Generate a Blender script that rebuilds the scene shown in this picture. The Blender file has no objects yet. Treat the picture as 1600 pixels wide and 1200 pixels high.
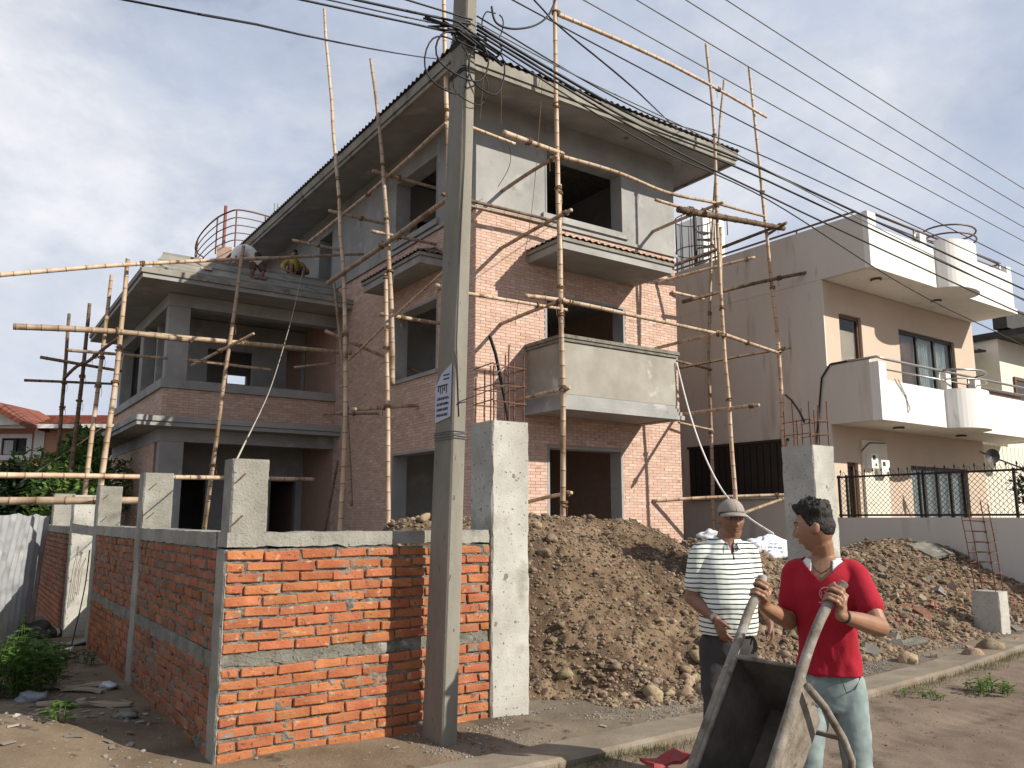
import bpy, math, random
from math import sin, cos, pi, radians, exp, sqrt, atan2
from mathutils import Vector as V, Matrix, noise
from mathutils.bvhtree import BVHTree
random.seed(7)
scn = bpy.context.scene
COL = scn.collection
# ------------------------------------------------------------------ camera
F_PX = 1262.0; PITCH = radians(9.39); EYE = 1.62
cam = bpy.data.objects.new("camera", bpy.data.cameras.new("camera"))
COL.objects.link(cam)
cam.data.sensor_width = 36.0
cam.data.lens = F_PX / 1600 * 36
cam.data.clip_start = 0.05; cam.data.clip_end = 3000
cam.location = (0, 0, EYE)
cam.rotation_euler = (pi / 2 + PITCH, 0, 0)
scn.camera = cam
# ------------------------------------------------------------------ daylight
SUN = V((1.085, -0.467, 0.71)).normalized()          # towards the sun
AZ = atan2(SUN.x, SUN.y); EL = math.asin(SUN.z)
sl = bpy.data.lights.new("sun", 'SUN'); so = bpy.data.objects.new("sun", sl); COL.objects.link(so)
sl.energy = 5.0; sl.angle = radians(0.53); sl.color = (1.0, 0.93, 0.82)
so.location = SUN * 60; so.rotation_euler = (-SUN).to_track_quat('-Z', 'Y').to_euler()
w = bpy.data.worlds.new("World"); scn.world = w; w.use_nodes = True
nt = w.node_tree; nt.nodes.clear()
def N(t, **k):
    n = nt.nodes.new(t)
    for a, b in k.items(): setattr(n, a, b)
    return n
L = lambda a, b: nt.links.new(a, b)
out = N('ShaderNodeOutputWorld'); bg = N('ShaderNodeBackground'); bg.inputs['Strength'].default_value = 0.064
sky = N('ShaderNodeTexSky', sky_type='NISHITA', sun_disc=False, sun_elevation=EL, sun_rotation=AZ)
sky.dust_density = 0.8; sky.altitude = 1300
tc = N('ShaderNodeTexCoord')
mp = N('ShaderNodeMapping'); mp.inputs['Scale'].default_value = (1.0, 1.0, 1.7); mp.inputs['Location'].default_value = (3.7, 1.3, 0.4)
L(tc.outputs['Generated'], mp.inputs['Vector'])
def noisen(scale, detail, rough=0.55, dist=0.0):
    n = N('ShaderNodeTexNoise'); n.inputs['Scale'].default_value = scale; n.inputs['Detail'].default_value = detail
    n.inputs['Roughness'].default_value = rough; n.inputs['Distortion'].default_value = dist
    L(mp.outputs['Vector'], n.inputs['Vector']); return n
def ramp(src, pts):
    r = N('ShaderNodeValToRGB'); e = r.color_ramp.elements
    e[0].position, e[0].color = pts[0][0], (*pts[0][1], 1)
    e[1].position, e[1].color = pts[-1][0], (*pts[-1][1], 1)
    for p, c in pts[1:-1]:
        x = e.new(p); x.color = (*c, 1)
    L(src, r.inputs['Fac']); return r
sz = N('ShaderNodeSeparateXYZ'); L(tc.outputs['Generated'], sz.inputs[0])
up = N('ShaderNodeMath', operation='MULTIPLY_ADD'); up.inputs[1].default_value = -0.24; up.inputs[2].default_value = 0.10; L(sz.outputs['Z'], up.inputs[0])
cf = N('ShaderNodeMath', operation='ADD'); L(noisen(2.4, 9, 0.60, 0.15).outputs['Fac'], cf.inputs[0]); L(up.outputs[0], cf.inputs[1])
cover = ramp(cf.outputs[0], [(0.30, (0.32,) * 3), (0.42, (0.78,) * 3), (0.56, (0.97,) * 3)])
tone = ramp(noisen(2.0, 9, 0.60, 0.15).outputs['Fac'], [(0.30, (5.6, 6.5, 8.3)), (0.44, (6.8, 7.5, 9.0)), (0.54, (8.5, 8.9, 9.8)), (0.64, (11.2, 11.2, 11.6))])
mx = N('ShaderNodeMix', data_type='RGBA')
L(cover.outputs['Color'], mx.inputs[0])      # clouds thinned towards the unseen zenith to lower the fill light
blue = N('ShaderNodeMix', data_type='RGBA', blend_type='MULTIPLY'); blue.inputs[0].default_value = 1.0
L(sky.outputs['Color'], blue.inputs[6]); blue.inputs[7].default_value = (1.25, 1.25, 1.3, 1)
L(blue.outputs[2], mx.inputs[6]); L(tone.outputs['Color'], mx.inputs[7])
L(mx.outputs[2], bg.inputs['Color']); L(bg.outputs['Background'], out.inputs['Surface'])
vs = scn.view_settings
vs.view_transform = 'Standard'; vs.look = 'None'; vs.exposure = 0.45; vs.gamma = 1.0; vs.use_curve_mapping = False
scn.cycles.max_bounces = 6; scn.cycles.use_denoising = True
# ------------------------------------------------------------------ frames: photograph pixel -> point on a real plane
cP, sP = cos(PITCH), sin(PITCH)
def ray(x, y):
    a, b = x - 800.0, y - 600.0
    d = V((a, F_PX * cP + b * sP, F_PX * sP - b * cP)); return d / d.y
class Frame:
    def __init__(s, deg, ox=0.0, oy=0.0):
        t = radians(deg); s.rot = t; s.A = V((cos(t), sin(t), 0)); s.B = V((-sin(t), cos(t), 0)); s.o = V((ox, oy, 0))
    def w(s, u, v, z=0.0): return s.o + s.A * u + s.B * v + V((0, 0, z))
    def loc(s, p): d = p - s.o; return V((d.dot(s.A), d.dot(s.B), p.z))
    def onv(s, x, y, v):
        r = ray(x, y); k = (v + s.o.dot(s.B)) / r.dot(s.B); return V((r.x * k, r.y * k, EYE + r.z * k))
    def onu(s, x, y, u):
        r = ray(x, y); k = (u + s.o.dot(s.A)) / r.dot(s.A); return V((r.x * k, r.y * k, EYE + r.z * k))
G = Frame(34.5)                        # the plot: street along A
MF = Frame(34.5, -0.707, 15.15)        # unfinished house, origin at its front left corner
WF = Frame(35.9, 7.03, 17.70)          # white neighbour house, origin at its front left wall corner
def onz(x, y, z=0.0):
    r = ray(x, y); k = (z - EYE) / r.z; return V((r.x * k, r.y * k, z))
def onY(x, y, Y):
    r = ray(x, y); return V((r.x * Y, Y, EYE + r.z * Y))
# ------------------------------------------------------------------ mesh helpers
class MB:
    def __init__(s): s.v = []; s.f = []; s.m = []; s.att = None
    def add(s, vs, fs, m=0):
        b = len(s.v); s.v.extend([tuple(p) for p in vs]); s.f.extend([tuple(b + i for i in f) for f in fs]); s.m.extend([m] * len(fs)); return s
    def box(s, x0, x1, y0, y1, z0, z1, m=0):
        return s.add([(x0, y0, z0), (x1, y0, z0), (x1, y1, z0), (x0, y1, z0), (x0, y0, z1), (x1, y0, z1), (x1, y1, z1), (x0, y1, z1)],
                     [(0, 3, 2, 1), (4, 5, 6, 7), (0, 1, 5, 4), (1, 2, 6, 5), (2, 3, 7, 6), (3, 0, 4, 7)], m)
    def hexa(s, p, m=0):                 # 8 corners, bottom ring then top ring
        return s.add(p, [(0, 3, 2, 1), (4, 5, 6, 7), (0, 1, 5, 4), (1, 2, 6, 5), (2, 3, 7, 6), (3, 0, 4, 7)], m)
    def tube(s, pts, r, seg=8, m=0, caps=True):
        pts = [V(p) for p in pts]; n = len(pts)
        rs = r if isinstance(r, (list, tuple)) else [r] * n
        vs, fs = [], []; up = None
        for i, p in enumerate(pts):
            t = (pts[min(i + 1, n - 1)] - pts[max(i - 1, 0)])
            t = t.normalized() if t.length > 1e-9 else V((0, 0, 1))
            if up is None:
                a = V((0, 0, 1)) if abs(t.z) < 0.9 else V((1, 0, 0)); up = (a - t * a.dot(t)).normalized()
            else:
                up = up - t * up.dot(t); up = up.normalized() if up.length > 1e-6 else t.orthogonal().normalized()
            q = t.cross(up)
            for k in range(seg):
                a = 2 * pi * k / seg; vs.append(p + (up * cos(a) + q * sin(a)) * rs[i])
        for i in range(n - 1):
            for k in range(seg):
                a, b = i * seg + k, i * seg + (k + 1) % seg; fs.append((a, b, b + seg, a + seg))
        if caps: fs.append(tuple(range(seg - 1, -1, -1))); fs.append(tuple((n - 1) * seg + k for k in range(seg)))
        return s.add(vs, fs, m)
    def loft(s, rings, m=0, caps=True):
        seg = len(rings[0]); vs = [p for r in rings for p in r]; fs = []
        for i in range(len(rings) - 1):
            for k in range(seg):
                a, b = i * seg + k, i * seg + (k + 1) % seg; fs.append((a, b, b + seg, a + seg))
        if caps: fs.append(tuple(range(seg - 1, -1, -1))); fs.append(tuple((len(rings) - 1) * seg + k for k in range(seg)))
        return s.add(vs, fs, m)
    def ell(s, c, rx, ry, rz, nu=16, nv=10, m=0, X=V((1, 0, 0)), Y=V((0, 1, 0)), Z=V((0, 0, 1))):
        c = V(c); vs = [c - Z * rz]; fs = []
        for j in range(1, nv):
            ph = -pi / 2 + pi * j / nv
            for i in range(nu):
                th = 2 * pi * i / nu; vs.append(c + X * (rx * cos(ph) * cos(th)) + Y * (ry * cos(ph) * sin(th)) + Z * (rz * sin(ph)))
        vs.append(c + Z * rz); last = len(vs) - 1
        for i in range(nu): fs.append((0, 1 + (i + 1) % nu, 1 + i))
        for j in range(nv - 2):
            for i in range(nu):
                a, b = 1 + j * nu + i, 1 + j * nu + (i + 1) % nu; fs.append((a, b, b + nu, a + nu))
        for i in range(nu): fs.append((last, last - nu + i, last - nu + (i + 1) % nu))
        return s.add(vs, fs, m)
    def wall(s, ax, a0, a1, c0, c1, z0, z1, ops=(), m=0):
        """wall along x (ax=0) or y (ax=1) from a0 to a1, thickness c0..c1, with openings (s0,s1,zz0,zz1)"""
        zs = sorted({z0, z1, *[min(max(o[2], z0), z1) for o in ops], *[min(max(o[3], z0), z1) for o in ops]})
        for i in range(len(zs) - 1):
            za, zb = zs[i], zs[i + 1]; zm = (za + zb) / 2
            cuts = sorted([(o[0], o[1]) for o in ops if o[2] < zm < o[3]]); p = a0; segs = []
            for c in cuts:
                if c[0] > p: segs.append((p, c[0]))
                p = max(p, c[1])
            if p < a1: segs.append((p, a1))
            for (p, q) in segs:
                if ax == 0: s.box(p, q, c0, c1, za, zb, m)
                else: s.box(c0, c1, p, q, za, zb, m)
        return s
    def corr(s, p00, p10, p11, p01, n, amp, m=0, per=8):
        p00, p10, p11, p01 = map(V, (p00, p10, p11, p01)); nn = (p10 - p00).cross(p01 - p00).normalized()
        if nn.z < 0: nn = -nn
        k = n * per; vs = []
        for i in range(k + 1):
            t = i / k; o = nn * (amp * sin(2 * pi * n * t))
            vs.append(p00.lerp(p10, t) + o); vs.append(p01.lerp(p11, t) + o)
        return s.add(vs, [(2 * i, 2 * i + 2, 2 * i + 3, 2 * i + 1) for i in range(k)], m)
    def build(s, name, mats, parent=None, smooth=False, loc=None, rz=0.0, origin=None):
        me = bpy.data.meshes.new(name)
        vs = s.v if origin is None else [(p[0] - origin[0], p[1] - origin[1], p[2] - origin[2]) for p in s.v]
        me.from_pydata(vs, [], s.f)
        for x in (mats if isinstance(mats, (list, tuple)) else [mats]): me.materials.append(x)
        if any(s.m): me.polygons.foreach_set('material_index', s.m)
        if smooth: me.polygons.foreach_set('use_smooth', [True] * len(s.f))
        if s.att is not None:
            a = me.attributes.new('node', 'FLOAT', 'POINT'); a.data.foreach_set('value', s.att)
        me.update()
        o = bpy.data.objects.new(name, me); COL.objects.link(o)
        if parent is not None: o.parent = parent
        if origin is not None: o.location = origin
        if loc is not None: o.location = loc
        o.rotation_euler = (0, 0, rz)
        return o
def tag(o, label=None, cat=None, group=None, kind=None):
    if label: o['label'] = label
    if cat: o['category'] = cat
    if group: o['group'] = group
    if kind: o['kind'] = kind
    return o
def thing(name, label, cat, loc=(0, 0, 0), rz=0.0, group=None):
    o = bpy.data.objects.new(name, None); COL.objects.link(o); o.location = loc; o.rotation_euler = (0, 0, rz)
    o.empty_display_size = 0.2
    return tag(o, label, cat, group)
def inst(name, me, parent=None, loc=(0, 0, 0), rot=(0, 0, 0), sc=(1, 1, 1)):
    o = bpy.data.objects.new(name, me); COL.objects.link(o)
    if parent is not None: o.parent = parent
    o.location = loc; o.rotation_euler = rot; o.scale = sc; return o
def fbm(p, o=4): return noise.fractal(V(p), 1.0, 2.0, o)
# ------------------------------------------------------------------ materials
def mat(name, cols, scale=3.0, rough=0.9, bump=0.3, bscale=40.0, bdist=0.01, detail=6.0, rand=0.0, island=False, metal=0.0, stretch=None,
        spots=None, spec=0.3, node=None, lo=0.3, hi=0.7, hue=0.0, alb=0.74):
    cols = [tuple(x * alb for x in c) for c in cols]; spots = [(tuple(x * alb for x in c), a, b, d) for (c, a, b, d) in (spots or [])]; node = tuple(x * alb for x in node) if node else None
    m = bpy.data.materials.new(name); m.use_nodes = True; t = m.node_tree; b = t.nodes['Principled BSDF']
    def n(k, **kw):
        x = t.nodes.new(k)
        for a, c in kw.items(): setattr(x, a, c)
        return x
    l = t.links.new
    b.inputs['Roughness'].default_value = rough; b.inputs['Metallic'].default_value = metal; b.inputs['Specular IOR Level'].default_value = spec
    co = n('ShaderNodeTexCoord'); vec = co.outputs['Object']
    if rand or island:                                     # shift the pattern per object / per piece so that copies differ
        src = n('ShaderNodeNewGeometry').outputs['Random Per Island'] if island else n('ShaderNodeObjectInfo').outputs['Random']
        mu = n('ShaderNodeMath', operation='MULTIPLY'); mu.inputs[1].default_value = 37.0; l(src, mu.inputs[0])
        ad = n('ShaderNodeVectorMath', operation='ADD'); l(vec, ad.inputs[0]); l(mu.outputs[0], ad.inputs[1]); vec = ad.outputs[0]
    if stretch:
        q = n('ShaderNodeMapping'); q.inputs['Scale'].default_value = stretch; l(vec, q.inputs['Vector']); vec = q.outputs[0]
    nz = n('ShaderNodeTexNoise'); nz.inputs['Scale'].default_value = scale; nz.inputs['Detail'].default_value = detail; nz.inputs['Roughness'].default_value = 0.6
    l(vec, nz.inputs['Vector'])
    r = n('ShaderNodeValToRGB'); e = r.color_ramp.elements; k = len(cols)
    for i, c in enumerate(cols):
        p = lo + (hi - lo) * i / max(1, k - 1)
        x = e[0] if i == 0 else (e[1] if i == k - 1 and k > 1 else e.new(p))
        x.position = p; x.color = (*c, 1)
    if k == 1: e[1].color = (*cols[0], 1)
    l(nz.outputs['Fac'], r.inputs['Fac']); colr = r.outputs['Color']
    if rand or island:
        hs = n('ShaderNodeHueSaturation'); mr = n('ShaderNodeMapRange'); amt = rand or 0.25
        mr.inputs['To Min'].default_value = 1 - amt; mr.inputs['To Max'].default_value = 1 + amt
        l(src, mr.inputs['Value']); l(mr.outputs[0], hs.inputs['Value']); l(colr, hs.inputs['Color'])
        if hue:
            m2 = n('ShaderNodeMath', operation='MULTIPLY'); m2.inputs[1].default_value = 7.31; l(src, m2.inputs[0])
            fr = n('ShaderNodeMath', operation='FRACT'); l(m2.outputs[0], fr.inputs[0])
            mh = n('ShaderNodeMapRange'); mh.inputs['To Min'].default_value = 0.5 - hue; mh.inputs['To Max'].default_value = 0.5 + hue
            l(fr.outputs[0], mh.inputs['Value']); l(mh.outputs[0], hs.inputs['Hue'])
        colr = hs.outputs['Color']
    if spots:                                              # (colour, noise scale, threshold, softness)
        for (c, sc, th, sf) in spots:
            s2 = n('ShaderNodeTexNoise'); s2.inputs['Scale'].default_value = sc; s2.inputs['Detail'].default_value = 5.0; l(vec, s2.inputs['Vector'])
            mr = n('ShaderNodeMapRange'); mr.inputs['From Min'].default_value = th; mr.inputs['From Max'].default_value = th + sf; l(s2.outputs['Fac'], mr.inputs['Value'])
            mm = n('ShaderNodeMix', data_type='RGBA'); l(mr.outputs[0], mm.inputs[0]); l(colr, mm.inputs[6]); mm.inputs[7].default_value = (*c, 1); colr = mm.outputs[2]
    if node:
        at = n('ShaderNodeAttribute', attribute_name='node'); mm = n('ShaderNodeMix', data_type='RGBA'); l(at.outputs['Fac'], mm.inputs[0]); l(colr, mm.inputs[6]); mm.inputs[7].default_value = (*node, 1); colr = mm.outputs[2]
    l(colr, b.inputs['Base Color'])
    if bump:
        bz = n('ShaderNodeTexNoise'); bz.inputs['Scale'].default_value = bscale; bz.inputs['Detail'].default_value = 5.0; bz.inputs['Roughness'].default_value = 0.65; l(vec, bz.inputs['Vector'])
        bp = n('ShaderNodeBump'); bp.inputs['Strength'].default_value = bump; bp.inputs['Distance'].default_value = bdist; l(bz.outputs['Fac'], bp.inputs['Height']); l(bp.outputs['Normal'], b.inputs['Normal'])
    return m
conc = mat('concrete', [(0.25, 0.235, 0.195), (0.34, 0.325, 0.275), (0.46, 0.445, 0.39)], 2.6, 0.9, 0.8, 50, 0.012, detail=9, spots=[((0.12, 0.115, 0.10), 55, 0.66, 0.03), ((0.24, 0.25, 0.20), 3.5, 0.58, 0.12)])
conc_white = mat('cement_wash', [(0.38, 0.365, 0.31), (0.53, 0.51, 0.45), (0.66, 0.645, 0.59)], 2.0, 0.9, 0.5, 50, 0.008, spots=[((0.16, 0.15, 0.13), 40, 0.64, 0.02), ((0.34, 0.33, 0.265), 2.2, 0.56, 0.1), ((0.22, 0.21, 0.17), 11, 0.66, 0.03)])
yard_m = mat('yard_earth', [(0.145, 0.10, 0.062), (0.225, 0.165, 0.108), (0.30, 0.23, 0.155)], 1.6, 0.95, 0.7, 45, 0.015, detail=10, spots=[((0.10, 0.07, 0.045), 5, 0.60, 0.08), ((0.34, 0.28, 0.2), 26, 0.66, 0.04)])
brick_shade_dirt = mat('shade_dirt_brick', [(0.27, 0.092, 0.045), (0.36, 0.13, 0.06), (0.42, 0.175, 0.085)], 7, 0.94, 0.9, 50, 0.009, rand=0.2, hue=0.008, spots=[((0.20, 0.175, 0.135), 6, 0.56, 0.08), ((0.17, 0.065, 0.038), 20, 0.60, 0.06)])  # red brick made browner for dirt, with passage shade put into the colour
conc_dark = mat('damp_concrete', [(0.15, 0.14, 0.11), (0.225, 0.21, 0.172), (0.33, 0.315, 0.265)], 6.0, 0.92, 1.0, 45, 0.018, detail=9, spots=[((0.08, 0.075, 0.06), 34, 0.63, 0.03), ((0.42, 0.41, 0.36), 5, 0.62, 0.06)])
plaster = mat('cement_plaster', [(0.31, 0.31, 0.30), (0.39, 0.385, 0.37), (0.47, 0.465, 0.445)], 1.1, 0.9, 0.25, 30, 0.004, detail=8, spots=[((0.50, 0.49, 0.46), 1.7, 0.6, 0.1), ((0.30, 0.29, 0.26), 2.6, 0.63, 0.12)])
plaster_y = mat('plaster_stained', [(0.30, 0.28, 0.23), (0.38, 0.36, 0.30), (0.46, 0.44, 0.38)], 1.6, 0.9, 0.25, 30, 0.004, detail=8, spots=[((0.38, 0.29, 0.18), 1.2, 0.60, 0.1), ((0.58, 0.57, 0.54), 1.5, 0.63, 0.06)])
mortar = mat('mortar', [(0.15, 0.135, 0.105), (0.235, 0.215, 0.175), (0.36, 0.34, 0.29)], 16, 0.95, 1.0, 80, 0.016)
brick_m = mat('red_brick', [(0.40, 0.120, 0.050), (0.50, 0.165, 0.066), (0.57, 0.225, 0.10)], 7, 0.93, 0.9, 50, 0.009, rand=0.13, hue=0.006, spots=[((0.27, 0.245, 0.20), 8, 0.625, 0.05), ((0.62, 0.34, 0.19), 16, 0.63, 0.06), ((0.24, 0.085, 0.045), 28, 0.62, 0.05)])
face_brick = mat('facing_brick', [(0.62, 0.395, 0.295), (0.68, 0.46, 0.355), (0.74, 0.55, 0.45)], 1.3, 0.92, 0.3, 60, 0.003, island=True, rand=0.09, hue=0.006, spots=[((0.78, 0.62, 0.52), 2.2, 0.58, 0.12), ((0.50, 0.27, 0.19), 3, 0.66, 0.08)])
face_brick1 = mat('facing_brick_single', [(0.62, 0.395, 0.295), (0.68, 0.46, 0.355), (0.74, 0.55, 0.45)], 1.3, 0.92, 0.3, 60, 0.003, rand=0.09, hue=0.006, spots=[((0.78, 0.62, 0.52), 2.2, 0.58, 0.12), ((0.50, 0.27, 0.19), 3, 0.66, 0.08)])
face_mortar = mat('facing_joint', [(0.46, 0.29, 0.22), (0.54, 0.36, 0.28)], 6, 0.95, 0.3, 60, 0.003)
bamboo = mat('bamboo', [(0.37, 0.235, 0.135), (0.51, 0.365, 0.235), (0.64, 0.50, 0.365)], 5, 0.6, 0.25, 60, 0.002, rand=0.32, stretch=(1, 1, 0.35), node=(0.13, 0.075, 0.035), spots=[((0.20, 0.115, 0.05), 3.0, 0.6, 0.1)], spec=0.4)
bamboo_d = mat('bamboo_weathered', [(0.10, 0.06, 0.035), (0.17, 0.105, 0.06), (0.25, 0.165, 0.10)], 5, 0.75, 0.3, 60, 0.002, rand=0.2, node=(0.05, 0.03, 0.02))
rope_m = mat('jute_rope', [(0.16, 0.09, 0.045), (0.27, 0.165, 0.09)], 30, 0.95, 0.6, 120, 0.004)
iron = mat('rusty_rebar', [(0.10, 0.045, 0.028), (0.19, 0.085, 0.05), (0.27, 0.13, 0.08)], 20, 0.85, 0.4, 120, 0.002, spec=0.3)
black_metal = mat('black_metal', [(0.02, 0.018, 0.016), (0.045, 0.038, 0.033)], 12, 0.5, 0.2, 80, 0.002)
cable_m = mat('cable_rubber', [(0.012, 0.012, 0.013), (0.03, 0.03, 0.03)], 10, 0.6, 0.0)
cable_g = mat('cable_grey', [(0.15, 0.15, 0.15), (0.23, 0.23, 0.23)], 10, 0.6, 0.0)
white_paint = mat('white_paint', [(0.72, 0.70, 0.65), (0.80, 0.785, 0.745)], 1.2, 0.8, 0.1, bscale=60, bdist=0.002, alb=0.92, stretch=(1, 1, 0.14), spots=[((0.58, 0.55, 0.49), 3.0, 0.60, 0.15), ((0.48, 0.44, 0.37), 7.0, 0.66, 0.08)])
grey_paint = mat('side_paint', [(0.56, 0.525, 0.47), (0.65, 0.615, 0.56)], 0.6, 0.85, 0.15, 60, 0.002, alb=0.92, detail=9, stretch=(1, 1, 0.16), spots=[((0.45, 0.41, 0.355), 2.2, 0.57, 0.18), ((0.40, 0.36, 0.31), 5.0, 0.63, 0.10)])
fascia_m = mat('weathered_fascia', [(0.23, 0.215, 0.18), (0.31, 0.295, 0.25), (0.39, 0.37, 0.32)], 2.0, 0.9, 0.5, 40, 0.006, detail=9, spots=[((0.16, 0.145, 0.115), 3.5, 0.58, 0.12)])
beige = mat('beige_paint', [(0.50, 0.395, 0.305), (0.56, 0.45, 0.355)], 1.0, 0.85, 0.1, bscale=60, bdist=0.002, alb=0.92)
cream = mat('cream_paint', [(0.64, 0.60, 0.49), (0.72, 0.68, 0.57)], 1.0, 0.85, 0.1, bscale=60, bdist=0.002, alb=0.92)
brown_short = mat('brown_shorts', [(0.10, 0.055, 0.04), (0.15, 0.085, 0.06)], 8, 0.9, 0.2, 200, 0.001)
brown_wood = mat('brown_frame', [(0.10, 0.05, 0.03), (0.17, 0.085, 0.05)], 8, 0.5, 0.1, 60, 0.002, stretch=(1, 1, 0.2))
steel = mat('steel_tube', [(0.40, 0.38, 0.35), (0.50, 0.48, 0.45)], 8, 0.35, 0.0, metal=0.8)
brown_tube = mat('brown_tube', [(0.13, 0.085, 0.06), (0.19, 0.125, 0.09)], 8, 0.45, 0.0)
dark_void = mat('dark_panel', [(0.035, 0.032, 0.03), (0.06, 0.055, 0.05)], 4, 0.6, 0.1, 30, 0.002)
roof_sheet = mat('roof_sheet', [(0.17, 0.15, 0.13), (0.27, 0.24, 0.21)], 4, 0.75, 0.2, 40, 0.003)
red_tile = mat('red_tile', [(0.20, 0.062, 0.038), (0.30, 0.10, 0.06)], 3, 0.85, 0.3, 30, 0.01, island=True)
peach = mat('peach_paint', [(0.60, 0.31, 0.19), (0.66, 0.36, 0.23)], 1, 0.85, 0.1, 60, 0.002)
galv = mat('galvanised_sheet', [(0.42, 0.45, 0.48), (0.56, 0.59, 0.62), (0.68, 0.70, 0.72)], 5, 0.45, 0.15, 40, 0.003, metal=0.35, spots=[((0.33, 0.27, 0.22), 3, 0.68, 0.1)])
skin_c = dict(scale=12, rough=0.5, bump=0.15, bscale=180, bdist=0.001, spec=0.45)
skin_red = mat('skin', [(0.31, 0.155, 0.088), (0.39, 0.205, 0.118)], **skin_c)
skin_cap = mat('skin_darker', [(0.24, 0.115, 0.068), (0.31, 0.152, 0.092)], **skin_c)
hair_m = mat('black_hair', [(0.010, 0.008, 0.007), (0.035, 0.027, 0.022)], 60, 0.6, 0.9, 160, 0.006, stretch=(1, 1, 0.4))
red_cloth = mat('red_cotton', [(0.37, 0.010, 0.024), (0.45, 0.015, 0.034)], 9, 0.92, 0.4, 60, 0.004)
jean = mat('pale_jeans', [(0.20, 0.26, 0.26), (0.27, 0.34, 0.34), (0.35, 0.42, 0.41)], 14, 0.92, 0.3, 250, 0.001)
grey_cloth = mat('dark_trousers', [(0.045, 0.042, 0.04), (0.075, 0.07, 0.067)], 6, 0.92, 0.3, 200, 0.001)
white_cloth = mat('white_cotton', [(0.68, 0.67, 0.64), (0.78, 0.77, 0.74)], 6, 0.9, 0.3, bscale=200, bdist=0.001, alb=0.92)
cap_cloth = mat('cap_cloth', [(0.31, 0.275, 0.24), (0.40, 0.355, 0.31)], 10, 0.92, 0.3, 300, 0.001)
eye_w = mat('eye_white', [(0.62, 0.58, 0.54)], 5, 0.3, 0.0, spec=0.5)
eye_d = mat('eye_dark', [(0.015, 0.01, 0.008)], 5, 0.2, 0.0, spec=0.6)
lip_m = mat('lip', [(0.20, 0.085, 0.065)], 5, 0.5, 0.0)
barrow_m = mat('cement_crusted_steel', [(0.13, 0.10, 0.07), (0.24, 0.20, 0.15), (0.40, 0.36, 0.30)], 10, 0.85, 0.7, 60, 0.006, spots=[((0.15, 0.10, 0.07), 14, 0.63, 0.05), ((0.42, 0.40, 0.36), 9, 0.62, 0.05)])
rubber = mat('tyre_rubber', [(0.02, 0.02, 0.02), (0.05, 0.045, 0.04)], 10, 0.85, 0.3, 50, 0.003)
sack_m = mat('woven_sack', [(0.60, 0.61, 0.63), (0.72, 0.73, 0.75)], 7, 0.8, 0.5, bscale=120, bdist=0.002, alb=0.92)
blue_print = mat('blue_print', [(0.22, 0.26, 0.42), (0.34, 0.38, 0.52)], 20, 0.8, 0.0)
paper = mat('poster_paper', [(0.50, 0.53, 0.62), (0.60, 0.63, 0.70)], 12, 0.85, 0.2, 60, 0.002)
ink = mat('black_ink', [(0.03, 0.03, 0.05)], 5, 0.8, 0.0)
white_print = mat('pale_print', [(0.60, 0.30, 0.30), (0.70, 0.38, 0.38)], 30, 0.9, 0.0)
red_vest = mat('red_plastic', [(0.30, 0.035, 0.04), (0.42, 0.06, 0.06)], 8, 0.6, 0.5, 40, 0.01)
def glass_mat():
    m = bpy.data.materials.new('window_glass'); m.use_nodes = True; b = m.node_tree.nodes['Principled BSDF']
    b.inputs['Base Color'].default_value = (0.9, 0.95, 0.95, 1); b.inputs['Roughness'].default_value = 0.02
    b.inputs['Transmission Weight'].default_value = 1.0; b.inputs['IOR'].default_value = 1.2
    return m
glass = glass_mat()
curtain_m = mat('curtain', [(0.45, 0.50, 0.48), (0.62, 0.66, 0.64)], 9, 0.9, 0.4, bscale=25, bdist=0.01, alb=0.92, stretch=(1, 1, 0.08))
def leaf_mat(name, a, b2, tr=0.35):
    m = mat(name, [a, b2], 1.4, 0.6, 0.0, island=True, hue=0.015)
    t = m.node_tree; bs = t.nodes['Principled BSDF']; tl = t.nodes.new('ShaderNodeBsdfTranslucent'); mxs = t.nodes.new('ShaderNodeMixShader'); mxs.inputs[0].default_value = tr
    src = bs.inputs['Base Color'].links[0].from_socket; t.links.new(src, tl.inputs['Color'])
    o = t.nodes['Material Output']; t.links.new(bs.outputs[0], mxs.inputs[1]); t.links.new(tl.outputs[0], mxs.inputs[2]); t.links.new(mxs.outputs[0], o.inputs['Surface'])
    return m
leaf_a = leaf_mat('leaf_green', (0.09, 0.17, 0.03), (0.17, 0.27, 0.06))
leaf_b = leaf_mat('leaf_dark', (0.025, 0.055, 0.015), (0.055, 0.10, 0.03))
leaf_c = leaf_mat('leaf_bright', (0.08, 0.17, 0.02), (0.15, 0.27, 0.045))
bark = mat('bark', [(0.07, 0.05, 0.035), (0.13, 0.10, 0.07)], 8, 0.95, 0.8, 40, 0.01)
soil = mat('clay_soil', [(0.135, 0.085, 0.048), (0.205, 0.135, 0.078), (0.275, 0.192, 0.118)], 1.6, 0.95, 0.8, 34, 0.03, detail=10, spots=[((0.31, 0.225, 0.14), 2.3, 0.56, 0.10), ((0.085, 0.052, 0.03), 0.75, 0.52, 0.12), ((0.10, 0.062, 0.036), 9, 0.58, 0.05)])
dirt = mat('dirt_ground', [(0.125, 0.095, 0.066), (0.19, 0.15, 0.108), (0.27, 0.22, 0.162)], 1.3, 0.95, 0.6, 45, 0.015, detail=10, spots=[((0.33, 0.265, 0.185), 1.7, 0.57, 0.1), ((0.10, 0.077, 0.053), 7, 0.60, 0.06), ((0.11, 0.085, 0.06), 16, 0.66, 0.04), ((0.42, 0.38, 0.32), 60, 0.69, 0.03)])
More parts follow.
